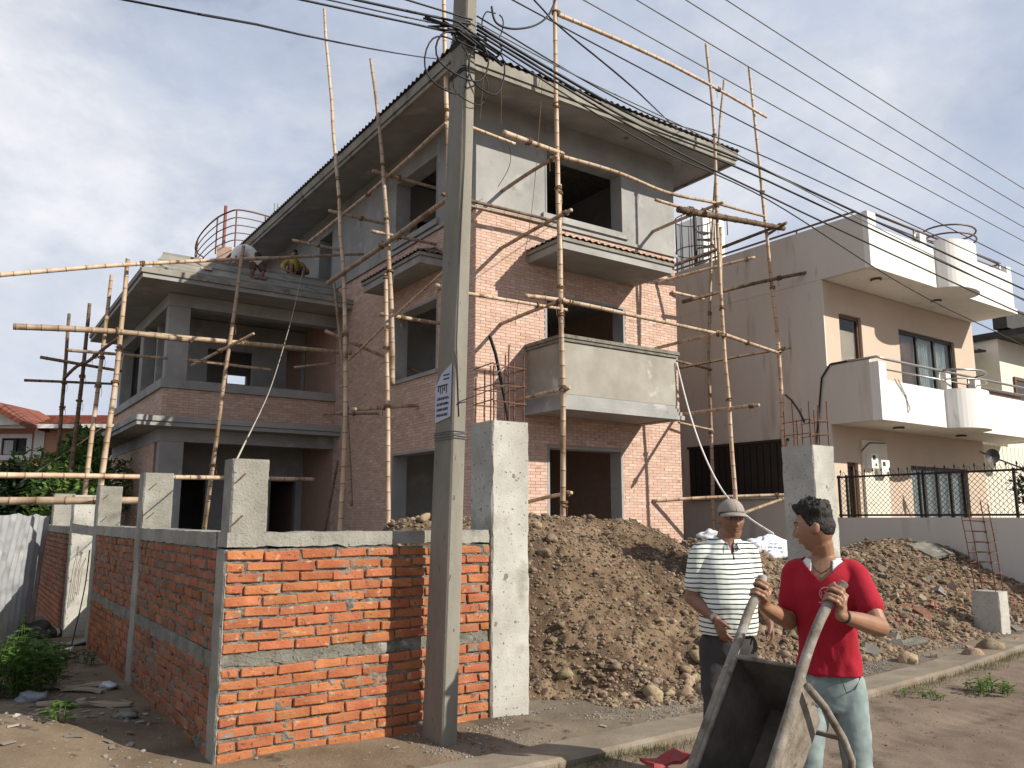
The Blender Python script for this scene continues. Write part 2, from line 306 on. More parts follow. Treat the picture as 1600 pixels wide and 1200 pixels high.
road_m = mat('dirt_road', [(0.155, 0.11, 0.077), (0.215, 0.16, 0.115), (0.28, 0.215, 0.16)], 0.9, 0.95, 0.45, 40, 0.012, detail=10, spots=[((0.12, 0.087, 0.062), 2.4, 0.56, 0.12), ((0.10, 0.075, 0.055), 22, 0.64, 0.04), ((0.40, 0.33, 0.26), 70, 0.69, 0.03)])
kerb_m = mat('kerb_concrete', [(0.19, 0.15, 0.108), (0.27, 0.225, 0.165), (0.35, 0.30, 0.23)], 2.5, 0.93, 0.5, 50, 0.01, spots=[((0.27, 0.20, 0.135), 3.0, 0.55, 0.12)])
stone_m = mat('river_stone', [(0.19, 0.13, 0.08), (0.31, 0.225, 0.14), (0.44, 0.34, 0.22)], 5, 0.85, 0.4, 40, 0.006, rand=0.35, hue=0.02)
stone_i = mat('pebbles', [(0.15, 0.10, 0.062), (0.24, 0.17, 0.108), (0.35, 0.265, 0.18)], 3, 0.9, 0.4, 60, 0.004, island=True, hue=0.02)
gravel_m = mat('grey_gravel', [(0.15, 0.135, 0.115), (0.24, 0.215, 0.185), (0.36, 0.33, 0.29)], 3, 0.9, 0.4, 60, 0.004, island=True)
broken_brick = mat('broken_brick', [(0.30, 0.13, 0.085), (0.42, 0.19, 0.12)], 8, 0.93, 0.6, 60, 0.006, rand=0.3, spots=[((0.34, 0.27, 0.2), 9, 0.52, 0.12)])
barrow_in = mat('tray_shade_steel', [(0.05, 0.040, 0.032), (0.085, 0.070, 0.055), (0.14, 0.118, 0.094)], 6, 0.8, 0.6, 50, 0.006)  # inside of the tray: its lack of light is put into this darker colour
dull_bag = mat('dirty_plastic', [(0.16, 0.17, 0.19), (0.28, 0.29, 0.32)], 8, 0.5, 0.5, 40, 0.006)
# ================================================================== ground, road, kerb, soil heap
def lerp_tab(tab, u):
    if u <= tab[0][0]: return tab[0][1]
    for (a, ya), (b, yb) in zip(tab, tab[1:]):
        if u <= b:
            t = (u - a) / (b - a); t = t * t * (3 - 2 * t); return ya + (yb - ya) * t
    return tab[-1][1]
def sstep(a, b, x):
    t = min(1, max(0, (x - a) / (b - a))); return t * t * (3 - 2 * t)
def kerb_v(u): return 4.40 + 0.0145 * max(0.0, u - 5.0) ** 2
CREST = [(2.4, 0.0), (3.3, 0.85), (4.3, 1.56), (5.7, 1.62), (7.5, 1.58), (8.6, 1.36), (10.75, 1.12), (12.2, 1.08), (14.6, 1.17), (16.2, 1.1), (18, 0.9)]
BASE = [(3.9, 6.0), (4.3, 5.75), (4.9, 5.28), (5.6, 5.18), (6.6, 5.25), (8, 5.40), (11.5, 5.58), (14, 6.0), (18, 6.4)]
CRV = [(3.0, 8.2), (7.0, 8.1), (9.5, 8.4), (12.0, 8.0), (16, 8.4)]
def heap(u, v):
    c = lerp_tab(CREST, u)
    if c <= 0.001: return 0.0
    b = lerp_tab(BASE, u) + 0.22 * fbm((u * 0.8, 3.1, 0), 3); cv = lerp_tab(CRV, u)
    s = (v - b) / (cv - b)
    if s <= 0: return 0.0
    if s < 1: h = c * (1.06 * s ** 0.86 - 0.06 * s)
    else: h = c * (1 - 0.55 * sstep(1.0, 2.2, s))
    return h
def terrain(u, v):
    kv = kerb_v(u)
    if v < kv + 0.2: return -0.06
    z = 0.03 + 0.05 * sstep(4.6, 5.6, v) + 0.018 * fbm((u * 1.3, v * 1.3, 4), 4)
    if u > 1.75: z += 0.55 * sstep(8.0, 11.0, v)
    z += 0.20 * exp(-(((u - 0.15) / 0.85) ** 2 + ((v - 6.75) / 0.75) ** 2)) + 0.10 * exp(-(((u + 1.3) / 1.2) ** 2 + ((v - 7.6) / 1.4) ** 2))
    h = heap(u, v)
    if h > 0 and u > 1.75:
        k = min(1.0, h / 0.25)
        h += k * (0.12 * fbm((u * 1.1, v * 1.1, 9), 5) + 0.075 * abs(fbm((u * 4.2, v * 4.2, 2), 3)) + 0.03 * fbm((u * 11, v * 11, 6), 3) - 0.03)
        h -= k * 0.26 * exp(-((u - 8.55 - 0.25 * (v - 7.5)) / 0.42) ** 2) * sstep(6.6, 7.6, v)       # gully between the two heaps
        h -= k * 0.20 * exp(-(((u - 4.35) / 0.55) ** 2 + ((v - 6.45) / 0.32) ** 2))                 # scooped hollow
        z = max(z, h)
    return z
def grid(mb, u0, u1, v0, v1, nu, nv, fz, m=0):
    vs, fs = [], []
    for j in range(nv + 1):
        for i in range(nu + 1):
            u = u0 + (u1 - u0) * i / nu; v = v0 + (v1 - v0) * j / nv; p = G.w(u, v); vs.append((p.x, p.y, fz(u, v)))
    for j in range(nv):
        for i in range(nu):
            a = j * (nu + 1) + i; fs.append((a, a + 1, a + nu + 2, a + nu + 1))
    return mb.add(vs, fs, m)
o = MB().add([(-900, -900, -0.08), (900, -900, -0.08), (900, 900, -0.08), (-900, 900, -0.08)], [(0, 1, 2, 3)]).build('ground', dirt); tag(o, kind='structure')
mb = MB(); grid(mb, -14, 3.4, 4.5, 17.5, 150, 130, terrain); o = mb.build('yard_ground', yard_m, smooth=True); tag(o, kind='structure')
def road_z(u, v):
    return -0.12 * sstep(0.15, 0.35, v - kerb_v(u)) + 0.012 * fbm((u * 0.9, v * 0.9, 7), 4) - 0.03 * exp(-((v - 2.3) / 0.4) ** 2) - 0.022 * exp(-((v - 3.55 - .05 * sin(u)) / 0.13) ** 2) * (0.7 + 0.3 * sin(u * 38)) + 0.012 * fbm((u * 4, v * 4, 3), 3) + 0.02 * sstep(3.6, 4.3, v)
mb = MB(); grid(mb, -14, 30, -9, -1, 90, 20, lambda u, v: road_z(u, v)); grid(mb, -14, 0, -1, 7.2, 70, 40, lambda u, v: road_z(u, v)); grid(mb, 12, 30, -1, 7.2, 90, 40, lambda u, v: road_z(u, v)); grid(mb, 0, 12, -1, 7.2, 330, 200, lambda u, v: road_z(u, v)); o = mb.build('road', road_m, smooth=True); tag(o, kind='structure')
# verge + plot ground in front of and under the heap
mb = MB(); grid(mb, 3.4, 17.0, 4.5, 9.6, 420, 190, terrain); grid(mb, 3.4, 24, 9.6, 17.5, 130, 60, terrain); grid(mb, 17.0, 24, 4.5, 9.6, 60, 50, terrain)
me_v = mb.v
ms = []
for f in mb.f:
    c = [sum(me_v[i][k] for i in f) / 4 for k in range(3)]; l = G.loc(V(c)); ms.append(1 if heap(l.x, l.y) > 0.05 else 0)
mb.m = ms; o = mb.build('soil_heap', [dirt, soil], smooth=True); tag(o, kind='structure')
kb = MB(); rings = []
for i in range(75):
    u = -8 + i * 0.5; k = kerb_v(u) + 0.02 * fbm((u * 1.7, 0, 0), 3); h = 0.085 + 0.012 * fbm((u * 2.1, 5, 0), 3)
    ring = [G.w(u, k, -0.05), G.w(u, k - 0.01, h - 0.02), G.w(u, k + 0.025, h), G.w(u, k + 0.36, h - 0.006), G.w(u, k + 0.40, -0.05)]
    rings.append(ring)
kb.loft(rings); o = kb.build('kerb', kerb_m); tag(o, kind='structure')
# ---------------------------------------------------------------- stones
def rock_mesh(name, seed, m, sub=1, rough=0.22, flat=(1, 0.8, 0.62)):
    import bmesh
    bm = bmesh.new(); bmesh.ops.create_icosphere(bm, subdivisions=sub, radius=1.0); rr = random.Random(seed); off = V((rr.random() * 50, rr.random() * 50, 0))
    for v in bm.verts:
        v.co *= 1 + rough * noise.noise(v.co * 1.3 + off) + 0.5 * rough * noise.noise(v.co * 2.9 + off); v.co = V((v.co.x * flat[0], v.co.y * flat[1], v.co.z * flat[2]))
    me = bpy.data.meshes.new(name); bm.to_mesh(me); bm.free(); me.materials.append(m)
    me.polygons.foreach_set('use_smooth', [sub > 1] * len(me.polygons)); return me
ico = rock_mesh('pebble_src', 3, stone_i, 1, 0.3)
ICO_V = [v.co.copy() for v in ico.vertices]; ICO_F = [tuple(p.vertices) for p in ico.polygons]
import bmesh
_b = bmesh.new(); bmesh.ops.create_icosphere(_b, subdivisions=1, radius=1.0); LOW_V = [v.co.copy() for v in _b.verts]; LOW_F = [tuple(v.index for v in f.verts) for f in _b.faces]; _b.free()
OCT_V = [V(p) for p in ((1, 0, 0), (-1, 0, 0), (0, 1, 0), (0, -1, 0), (0, 0, 1), (0, 0, -1))]
OCT_F = [(0, 2, 4), (2, 1, 4), (1, 3, 4), (3, 0, 4), (2, 0, 5), (1, 2, 5), (3, 1, 5), (0, 3, 5)]
def scatter(name, m, n, pick, size, zf, kind='stuff', seed=1):
    rr = random.Random(seed); mb = MB(); k = 0
    while k < n:
        q = pick(rr)
        if q is None: continue
        u, v = q; r = size(rr); p = G.w(u, v); p.z = zf(u, v) + r * 0.15
        R = Matrix.Rotation(rr.random() * 6.28, 3, 'Z') @ Matrix.Rotation(rr.uniform(-0.6, 0.6), 3, 'X'); s = V((r, r * rr.uniform(0.6, 0.95), r * rr.uniform(0.45, 0.8)))
        src, fs = (OCT_V, OCT_F) if r < 0.018 else (LOW_V, LOW_F)
        mb.add([p + R @ V((q.x * s.x * rr.uniform(0.8, 1.15), q.y * s.y * rr.uniform(0.8, 1.15), q.z * s.z * rr.uniform(0.8, 1.15))) for q in src], fs); k += 1
    o = mb.build(name, m); tag(o, kind=kind); return o
def on_heap(rr):
    u = rr.uniform(3.3, 16.0); v = rr.uniform(4.9, 9.4)
    return (u, v) if heap(u, v) > 0.02 and rr.random() < (1.0 if u < 10 else 0.8) else None
def toe(rr):
    u = rr.uniform(4.6, 13.0); v = lerp_tab(BASE, u) + abs(rr.gauss(0, 0.35)) - 0.1
    return (u, v)
scatter('soil_clods', stone_i, 30000, on_heap, lambda r: 0.008 + 0.022 * r.random() ** 2.6, terrain, seed=5)
scatter('soil_pebbles', stone_i, 4200, on_heap, lambda r: 0.018 + 0.042 * r.random() ** 3.6, terrain, seed=6)
def right_heap(rr):
    q = on_heap(rr); return q if q and q[0] > 8.3 else None
scatter('rubble_bits', mat('rubble_mix', [(0.13, 0.082, 0.052), (0.22, 0.15, 0.098), (0.38, 0.30, 0.21)], 2, 0.92, 0.5, 60, 0.005, island=True, rand=0.3, hue=0.02), 5200, right_heap, lambda r: 0.012 + 0.065 * r.random() ** 3.4, terrain, seed=16)
scatter('brick_bits', mat('brick_crumbs', [(0.30, 0.12, 0.075), (0.40, 0.18, 0.12)], 2, 0.92, 0.5, 60, 0.005, island=True, rand=0.3), 420, lambda rr: (lambda q: q if q and q[0] > 9.0 and q[1] < 7.2 else None)(on_heap(rr)), lambda r: 0.014 + 0.035 * r.random() ** 2, terrain, seed=17)
scatter('toe_gravel', stone_i, 3600, toe, lambda r: 0.012 + 0.034 * r.random() ** 2, terrain, seed=8)
def verge(rr):
    u = rr.uniform(2.8, 10.5); v = rr.uniform(kerb_v(u) + 0.45, 5.6); return (u, v) if fbm((u * 1.1, v * 1.6, 3), 3) > -0.12 else None
scatter('verge_gravel', gravel_m, 5200, verge, lambda r: 0.005 + 0.012 * r.random() ** 2, terrain, seed=9)
def onroad(rr): return (rr.uniform(-1, 10), rr.uniform(1.5, 4.4))
scatter('road_grit', stone_i, 3200, onroad, lambda r: 0.003 + 0.009 * r.random() ** 3, road_z, seed=10)
def passage(rr): return (rr.uniform(-3.0, 1.4), rr.uniform(5.6, 12.5))
scatter('yard_grit', gravel_m, 1800, passage, lambda r: 0.006 + 0.018 * r.random() ** 3, terrain, seed=11)
# stones large enough to pick out, each an object of its own
RM = [rock_mesh('stone', s, stone_m, 2, 0.62, f) for s, f in ((11, (1, .75, .6)), (12, (1, .85, .55)), (13, (1, .6, .5)), (14, (1, .8, .6)), (15, (1, .7, .6)))]
rr = random.Random(21); ns = 0
def place(u):
    for lim, t in ((4.9, 'beside the gate pillar'), (5.8, 'right of the gate pillar'), (6.7, 'midway to the capped man'), (7.4, 'left of the capped man'), (8.2, 'behind the capped man'), (9.0, 'between the two men'), (10.0, 'behind the red shirt'), (11.0, 'right of the red shirt'), (12.0, 'left of the short stub pillar')):
        if u < lim: return t
    return 'right of the short stub pillar'
def put_stone(u, v, r, label, grp, me=None, cat='stone', nm='stone', sink=0.25, zf=terrain):
    p = G.w(u, v); p.z = zf(u, v) + r * sink
    o = inst(nm, me or rr.choice(RM), None, p, (rr.uniform(-.35, .35), rr.uniform(-.35, .35), rr.random() * 6.28), (r, r, r)); tag(o, label, cat, grp); return o
for i in range(150):
    while True:
        if i < 95: u = rr.gauss(7.0, 1.4); v = lerp_tab(BASE, u) + abs(rr.gauss(0, 0.32)) - 0.05
        else:
            q = on_heap(rr)
            if q is None: continue
            u, v = q
        if 4.1 < u < 15: break
    r = rr.uniform(0.04, 0.085) if i < 95 else rr.uniform(0.035, 0.075)
    size = 'large' if r > .068 else ('middling' if r > .052 else 'small'); b_ = (v - lerp_tab(BASE, u)) / 2.4
    lev = 'at the foot of the heap' if b_ < .09 else ('low on the heap' if b_ < .2 else ('on the lower heap slope' if b_ < .45 else ('halfway up the heap' if b_ < .7 else 'near the heap crest')))
    put_stone(u, v, r, '%s tan stone %s, %s' % (size, lev, place(u)), 'loose stones on the soil heap')
def at_heap(x, y, lo=5.0, hi=14):
    """where the view through pixel (x, y) meets the soil"""
    d = ray(x, y); k = 4.0
    while k < 22:
        p = V((d.x * k, d.y * k, EYE + d.z * k)); l = G.loc(p)
        if p.z <= terrain(l.x, l.y): return l.x, l.y
        k += 0.02
    return l.x, l.y
for (x, y, r, lb) in ((1018, 1092, 0.11, 'largest pale yellowish boulder lying lowest at the foot of the heap'), (1090, 1030, 0.10, 'flat brown stone just left of the grey trousers'),
                      (1215, 985, 0.16, 'big orange brown rock between the two standing men'), (1420, 1035, 0.12, 'blunt grey stone at the heap foot right of the red shirt'),
                      (1550, 1020, 0.17, 'long pale yellow boulder beside the short concrete stub'), (1520, 1035, 0.13, 'flat yellowish slab of rock below the long pale boulder'),
                      (1575, 855, 0.13, 'pale rock on the heap crest under the chain link fence'), (1350, 1035, 0.09, 'small round grey stone just right of the pale jeans'),
                      (1478, 980, 0.11, 'dark grey lump of concrete among broken bricks'), (862, 845, 0.075, 'yellowish clod on the upper left of the heap'), (850, 870, 0.085, 'sandy clod below the yellowish clod on the heap')):
    u, v = at_heap(x, y); put_stone(u, v, r, lb, None)
# broken bricks and slabs on the right half of the heap
def chunk_mesh(name, seed, m, d):
    r2 = random.Random(seed); mb = MB()
    p = [[s * q / 2 + r2.uniform(-.012, .012) for s, q in zip(c, d)] for c in ((-1, -1, -1), (1, -1, -1), (1, 1, -1), (-1, 1, -1), (-1, -1, 1), (1, -1, 1), (1, 1, 1), (-1, 1, 1))]
    p[6][0] -= d[0] * r2.uniform(0.1, .35); p[2][0] -= d[0] * r2.uniform(0.0, .3); mb.hexa([tuple(q) for q in p])
    o = mb.build(name, m); me = o.data; bpy.data.objects.remove(o); return me
BB = [chunk_mesh('broken_brick', s, broken_brick, d) for s, d in ((1, (.19, .11, .06)), (2, (.12, .11, .06)), (3, (.23, .1, .055)))]
for i in range(30):
    x = rr.uniform(1390, 1600); y = rr.uniform(930, 1030); u, v = at_heap(x, y)
    put_stone(u, v, 1.0, 'broken red brick %s in the rubble, %s' % ('low' if y > 1000 else ('halfway up' if y > 965 else 'high'), 'well left of the short stub' if x < 1450 else ('left of the short stub' if x < 1525 else ('at the foot of the short stub' if x < 1570 else 'right of the short stub'))), 'broken bricks in the rubble', rr.choice(BB), 'brick', 'broken_brick', rr.uniform(-.035, .01)).scale = (rr.uniform(.5, .95),) * 3
for (x, y, lb) in ((1452, 948, 'whole orange brick standing out on the rubble slope'), (1440, 962, 'pale mortar covered brick lying next to the orange brick on the slope')):
    u, v = at_heap(x, y); put_stone(u, v, 1.25, lb, None, BB[2] if x < 1450 else BB[0], 'brick', 'loose_brick', 0.03)
CK = [chunk_mesh('rubble_chunk', s, mat('rubble_%d' % s, c, 5, 0.93, 0.6, 40, 0.008, rand=0.3), d) for s, d, c in ((31, (.16, .13, .09), [(0.18, 0.165, 0.14), (0.28, 0.26, 0.225)]), (32, (.22, .12, .07), [(0.22, 0.16, 0.11), (0.32, 0.25, 0.18)]), (33, (.12, .11, .10), [(0.24, 0.18, 0.13), (0.34, 0.27, 0.20)]))]
for i in range(46):
    x = rr.uniform(1330, 1600); y = 880 + (x - 1330) * -.02 + rr.random() ** .8 * 155; u, v = at_heap(x, y); ci = rr.randrange(3); s_ = rr.uniform(.45, 1.15)
    o = put_stone(u, v, 1.0, '%s %s chunk %s on the rubble slope, %s' % ('big' if s_ > .9 else ('middling' if s_ > .65 else 'small'), ('grey concrete', 'flat brown', 'pale mortar')[ci], 'low' if y > 1000 else ('halfway up' if y > 940 else 'high'), 'just right of the red shirt' if x < 1400 else ('below the flat slab' if x < 1480 else ('left of the short stub' if x < 1530 else 'round the short stub'))), 'rubble chunks on the right heap', CK[ci], 'rubble', 'rubble_chunk', rr.uniform(-.02, .02)); o.scale = (s_,) * 3; o.rotation_euler = (rr.uniform(-.8, .8), rr.uniform(-.8, .8), rr.random() * 6.28)
SL = [chunk_mesh('slab', 9, conc_dark, (.62, .50, .05)), chunk_mesh('slab', 12, conc_dark, (.34, .12, .04))]
u, v = at_heap(1455, 868); o = put_stone(u, v, 1.0, 'broken flat concrete slab tilted on top of the heap', None, SL[0], 'concrete slab', 'concrete_slab', 0.10); o.rotation_euler = (0.42, -0.1, 0.5)
for (x, y, lb) in ((1425, 1010, 'thin grey concrete sliver at the rubble foot right of the red shirt'), (1545, 985, 'thin concrete strip leaning at the base of the short stub'), (1385, 905, 'thin slab fragment on the slope behind the red shirt')):
    u, v = at_heap(x, y); put_stone(u, v, 1.0, lb, None, SL[1], 'concrete slab', 'slab_fragment', 0.04)
# ================================================================== boundary brick walls
import bmesh as _bm
def brick_mesh(seed, m, name='brick', d=(0.235, 0.11, 0.058), j=0.006, bev=0.006):
    r2 = random.Random(seed); bm = _bm.new(); _bm.ops.create_cube(bm, size=1.0)
    for v in bm.verts: v.co = V((v.co.x * d[0] + r2.uniform(-j, j), v.co.y * d[1] + r2.uniform(-j, j), v.co.z * d[2] + r2.uniform(-j, j)))
    if bev: _bm.ops.bevel(bm, geom=bm.edges[:], offset=bev, segments=1, affect='EDGES')
    me = bpy.data.meshes.new(name); bm.to_mesh(me); bm.free(); me.materials.append(m); return me
BRK = [brick_mesh(s, brick_m) for s in range(8)]
HALF = [brick_mesh(s + 20, brick_m, d=(0.112, 0.11, 0.057)) for s in range(4)]
BRD = [brick_mesh(s + 40, brick_shade_dirt) for s in range(6)]; HALFD = [brick_mesh(s + 60, brick_shade_dirt, d=(0.112, 0.11, 0.057)) for s in range(3)]
rb = random.Random(5)
def courses(z_top, band, z_bot, h=0.0745):
    zs = []; z = z_top
    while z - h > band[1] - 0.02: zs.append(z - h / 2); z -= h
    z = band[0]
    while z - h > z_bot - 0.04: zs.append(z - h / 2); z -= h
    return zs
def row_bricks(x0, x1, odd):
    out = []; x = x0 + 0.004; first = True
    while x < x1 - 0.03:
        l = 0.112 if (odd and first) else 0.235
        l2 = min(l * rb.uniform(0.97, 1.03), x1 - 0.004 - x); out.append((x, l2)); x += l2 + rb.uniform(0.007, 0.018); first = False
    return out
def mortar_sheet(mb, x0, x1, z0, z1, sx, sz, seed, base=0.010, ax=0):
    nx, nz = int((x1 - x0) / sx), int((z1 - z0) / sz); vs, fs = [], []
    for k in range(nz + 1):
        for i in range(nx + 1):
            x = x0 + (x1 - x0) * i / nx; z = z0 + (z1 - z0) * k / nz
            a = fbm((x * 16 + seed, z * 16, 1), 4); b = fbm((x * 2.6 + seed, z * 3.2, 4), 3); e = fbm((x * 45 + seed, z * 45, 8), 2)
            y = base - 0.011 * a - 0.005 * e - 0.030 * max(0, b + 0.4 * a - 0.40)
            vs.append((x, y, z) if ax == 0 else (y, x, z))
    for k in range(nz):
        for i in range(nx):
            a = k * (nx + 1) + i; fs.append((a, a + 1, a + nx + 2, a + nx + 1))
    return mb.add(vs, fs)
def rough_strip(mb, x0, x1, y0, y1, z0, z1, n, amp, ax=0, seed=0):
    """a cast strip with an uneven face and uneven lower and upper edges"""
    rings = []
    for i in range(n + 1):
        x = x0 + (x1 - x0) * i / n; a = fbm((x * 5 + seed, 1, 0), 4) * amp; b = fbm((x * 6 + seed, 7, 0), 4) * amp; c = fbm((x * 7 + seed, 3, 9), 4) * amp * 0.6
        ring = [(x, y0 + c, z0 + a), (x, y0 + c * 0.3, (z0 + z1) / 2), (x, y0 + c, z1 + b * 0.5), (x, y1, z1 + b * 0.3), (x, y1, z0 + a)]
        rings.append([p if ax == 0 else (p[1], p[0], p[2]) for p in ring])
    return mb.loft(rings)
TOP, BAND = 1.405, (0.655, 0.735)
# ---- front wall
fw = thing('brick_wall', 'sunlit orange brick boundary wall facing the street between corner column and gate pillar', 'brick wall', G.w(1.53, 5.55), G.rot)
LEN = 2.065
mb = MB().box(0.02, LEN, 0.03, 0.225, -0.12, 1.40); mortar_sheet(mb, 0.0, LEN, -0.05, 1.41, 0.008, 0.008, 3.3); mb.build('mortar', mortar, fw, smooth=True)
for k, z in enumerate(courses(TOP, BAND, -0.03)):
    for (x, l) in row_bricks(0.0, LEN, k % 2 == 1):
        me = rb.choice(BRK) if l > 0.17 else rb.choice(HALF); s = l / (0.235 if l > 0.17 else 0.112)
        inst('brick', me, fw, (x + l / 2, 0.049 + rb.uniform(-0.007, 0.006), z + rb.uniform(-0.005, 0.005)), (rb.uniform(-.02, .02), rb.uniform(-.012, .012), rb.uniform(-.02, .02)), (s, 1, rb.uniform(0.93, 1.04)))
mb = MB(); rough_strip(mb, 0.0, LEN, 0.004, 0.22, BAND[0], BAND[1], 220, 0.026, seed=2); mb.build('concrete_band', conc_dark, fw)
mb = MB(); rough_strip(mb, -0.002, LEN, -0.004, 0.235, 1.425, 1.52, 240, 0.022, seed=5); mb.build('coping', conc, fw)
# ---- left wall (two bays)
lw = thing('brick_wall', 'shaded brick boundary wall running back along the passage with three concrete columns', 'brick wall', G.w(1.53, 5.55), G.rot)
CV = [(0.0, 0.21), (2.93, 3.18), (5.80, 6.05)]          # column extents along the wall (local y)
mb = MB()
for a, b in ((0.23, 2.93), (3.18, 5.80)):
    mb.box(0.03, 0.225, a, b, -0.12, 1.40); mortar_sheet(mb, a, b, -0.05, 1.41, 0.02, 0.016, a * 3.1 + 8, ax=1)
mb.build('mortar', mortar, lw, smooth=True)
nb = 0; sb = MB()
for bay, (a, b) in enumerate(((0.21, 2.93), (3.18, 5.80))):
    for k, z in enumerate(courses(TOP, BAND, -0.03)):
        for (y, l) in row_bricks(a, b, k % 2 == 0):
            if nb < 300:
                me = rb.choice(BRD) if l > 0.17 else rb.choice(HALFD); s = l / (0.235 if l > 0.17 else 0.112)
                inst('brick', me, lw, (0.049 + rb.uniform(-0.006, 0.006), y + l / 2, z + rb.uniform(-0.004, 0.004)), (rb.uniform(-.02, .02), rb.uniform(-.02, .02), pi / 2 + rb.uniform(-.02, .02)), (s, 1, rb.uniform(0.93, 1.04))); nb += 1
            else:
                q = rb.uniform(-0.006, 0.006); sb.box(-0.005 + q, 0.10, y, y + l, z - 0.029, z + 0.029)
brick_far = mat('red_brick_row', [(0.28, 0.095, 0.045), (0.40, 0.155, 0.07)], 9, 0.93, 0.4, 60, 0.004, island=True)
tag(sb.build('brick_course', brick_far, lw), kind='stuff')
mb = MB(); rough_strip(mb, 0.21, 2.93, -0.006, 0.22, 0.62, BAND[1], 90, 0.012, ax=1, seed=1); rough_strip(mb, 3.18, 5.80, -0.006, 0.22, 0.62, BAND[1], 90, 0.012, ax=1, seed=7); mb.build('concrete_band', conc_dark, lw)
mb = MB(); rough_strip(mb, 0.245, 5.80, -0.008, 0.235, 1.412, 1.52, 150, 0.010, ax=1, seed=9); mb.build('coping', conc, lw)
def stub_col(mb, x0, x1, y0, y1, z0, z1, seed=0, ch=0.012):
    rings = []
    n = 46
    for i in range(n + 1):
        z = z0 + (z1 - z0) * i / n; j = [0.006 * fbm((seed, z * 4, k), 3) for k in range(4)]; c = max(.004, ch + 0.012 * fbm((seed + 9, z * 9, 0), 4))
        rings.append([(x0 + c, y0 + j[0], z), (x1 - c, y0 + j[0], z), (x1 + j[1], y0 + c, z), (x1 + j[1], y1 - c, z), (x1 - c, y1 + j[2], z), (x0 + c, y1 + j[2], z), (x0 + j[3], y1 - c, z), (x0 + j[3], y0 + c, z)])
    return mb.loft(rings)
for i, ((a, b), top, lb) in enumerate(zip(CV, (2.015, 2.05, 2.01), ('corner column with rough top and cast in ties', 'middle column of the side wall', 'far end column of the side wall'))):
    mb = MB(); stub_col(mb, -0.012, 0.26 if i else 0.012, a, b, -0.1, 1.41 if i == 0 else top, i)
    if i == 0: stub_col(mb, 0.015, 0.265, 0.02, 0.235, 1.515, top, 4)
    o = mb.build('concrete_column', conc if i else conc, lw); tag(o, lb)
    yb = a + 0.015 if i == 0 else a
    for (x, z) in ((0.05, top - 0.13), (0.045, top - 0.41)):      # tie wires left in the concrete
        MB().tube([(x + 0.05, yb - 0.004, z + 0.03), (x + 0.02, yb - 0.012, z), (x - 0.01, yb - 0.006, z - 0.03)], 0.005, 5).build('tie_wire', iron, lw)
# ================================================================== gate pillars with starter bars
def rebar_cage(root, x0, x1, y0, y1, z0, tops, ties, lean=(0, 0), nx=3, r=0.0075, twist=0.0):
    pts = []
    for i in range(nx):
        pts.append((x0 + (x1 - x0) * i / (nx - 1), y0)); pts.append((x0 + (x1 - x0) * i / (nx - 1), y1))
    if nx == 3: pts += [(x0, (y0 + y1) / 2), (x1, (y0 + y1) / 2)]
    for k, (x, y) in enumerate(pts):
        t = tops[k % len(tops)]; n = 6
        path = [(x + lean[0] * (j / n) ** 1.4 + 0.006 * fbm((k, j * 0.7, 0), 2), y + lean[1] * (j / n) ** 1.4 + 0.006 * fbm((k, j * 0.7, 5), 2), z0 - 0.12 + (t + 0.12) * j / n) for j in range(n + 1)]
        MB().tube(path, r, 6).build('rebar', iron, root)
    H = max(tops)
    for z in ties:
        f = (z / H) ** 1.4; dx, dy = lean[0] * f, lean[1] * f; e = 0.014; q = [rb.uniform(-.012, .012) for _ in range(4)]
        MB().tube([(x0 - e + dx, y0 - e + dy, z0 + z + q[0]), (x1 + e + dx, y0 - e + dy, z0 + z + q[1]), (x1 + e + dx, y1 + e + dy, z0 + z + q[2]), (x0 - e + dx, y1 + e + dy, z0 + z + q[3]), (x0 - e + dx, y0 - e + dy, z0 + z + q[0] + 0.01), (x0 + 0.05 + dx, y0 + 0.05 + dy, z0 + z - 0.02)], 0.0055, 5).build('stirrup', iron, root)
def pillar(label, u0, u1, v0, v1, top, m, name='gate_pillar'):
    t = thing(name, label, 'concrete pillar', G.w(u0, v0), G.rot, None); w_, d_ = u1 - u0, v1 - v0
    mb = MB(); stub_col(mb, 0, w_, 0, d_, -0.3, top, u0, 0.010); mb.build('post', m, t); return t, w_, d_
p1, w_, d_ = pillar('tall pale concrete gate pillar at the end of the orange brick wall beside the utility pole', 3.60, 3.965, 5.52, 5.86, 2.41, conc_white)
rebar_cage(p1, 0.03, w_ - 0.03, 0.03, d_ - 0.03, 2.41, (0.46, 0.40, 0.66, 0.52, 0.58, 0.63, 0.44, 0.55), (0.16, 0.30, 0.47))
MB().tube([(-0.02, 0.02, 3.12), (0.06, 0.05, 2.98), (0.14, 0.10, 2.80), (0.20, 0.12, 2.62), (0.24, 0.12, 2.42)], 0.014, 8).build('cable_duct', cable_m, p1)
MB().tube([(0.02, 0.0, 2.79), (0.10, -0.02, 2.86), (0.15, 0.02, 2.84), (0.19, 0.06, 2.77)], 0.006, 6).build('tie_wire', cable_g, p1)
a = G.loc(G.onv(1270, 700, 5.50)); b = G.loc(G.onv(1303, 700, 5.50))
p2, w_, d_ = pillar('concrete gate pillar with rusty bars standing behind the man in the red shirt', a.x, b.x, 5.50, 5.92, 2.42, conc_white)
rebar_cage(p2, 0.03, w_ - 0.03, 0.04, d_ - 0.04, 2.42, (0.50, 0.42, 0.46, 0.54, 0.52, 0.48, 0.30, 0.44), (0.13, 0.28))
MB().tube([(0.02, 0.1, 2.68), (-0.06, 0.1, 2.80), (-0.16, 0.12, 2.92), (-0.24, 0.14, 2.98)], 0.013, 8).build('cable_duct', cable_m, p2)
a = G.loc(G.onv(1560, 930, 5.50)); b = G.loc(G.onv(1576, 930, 5.50))
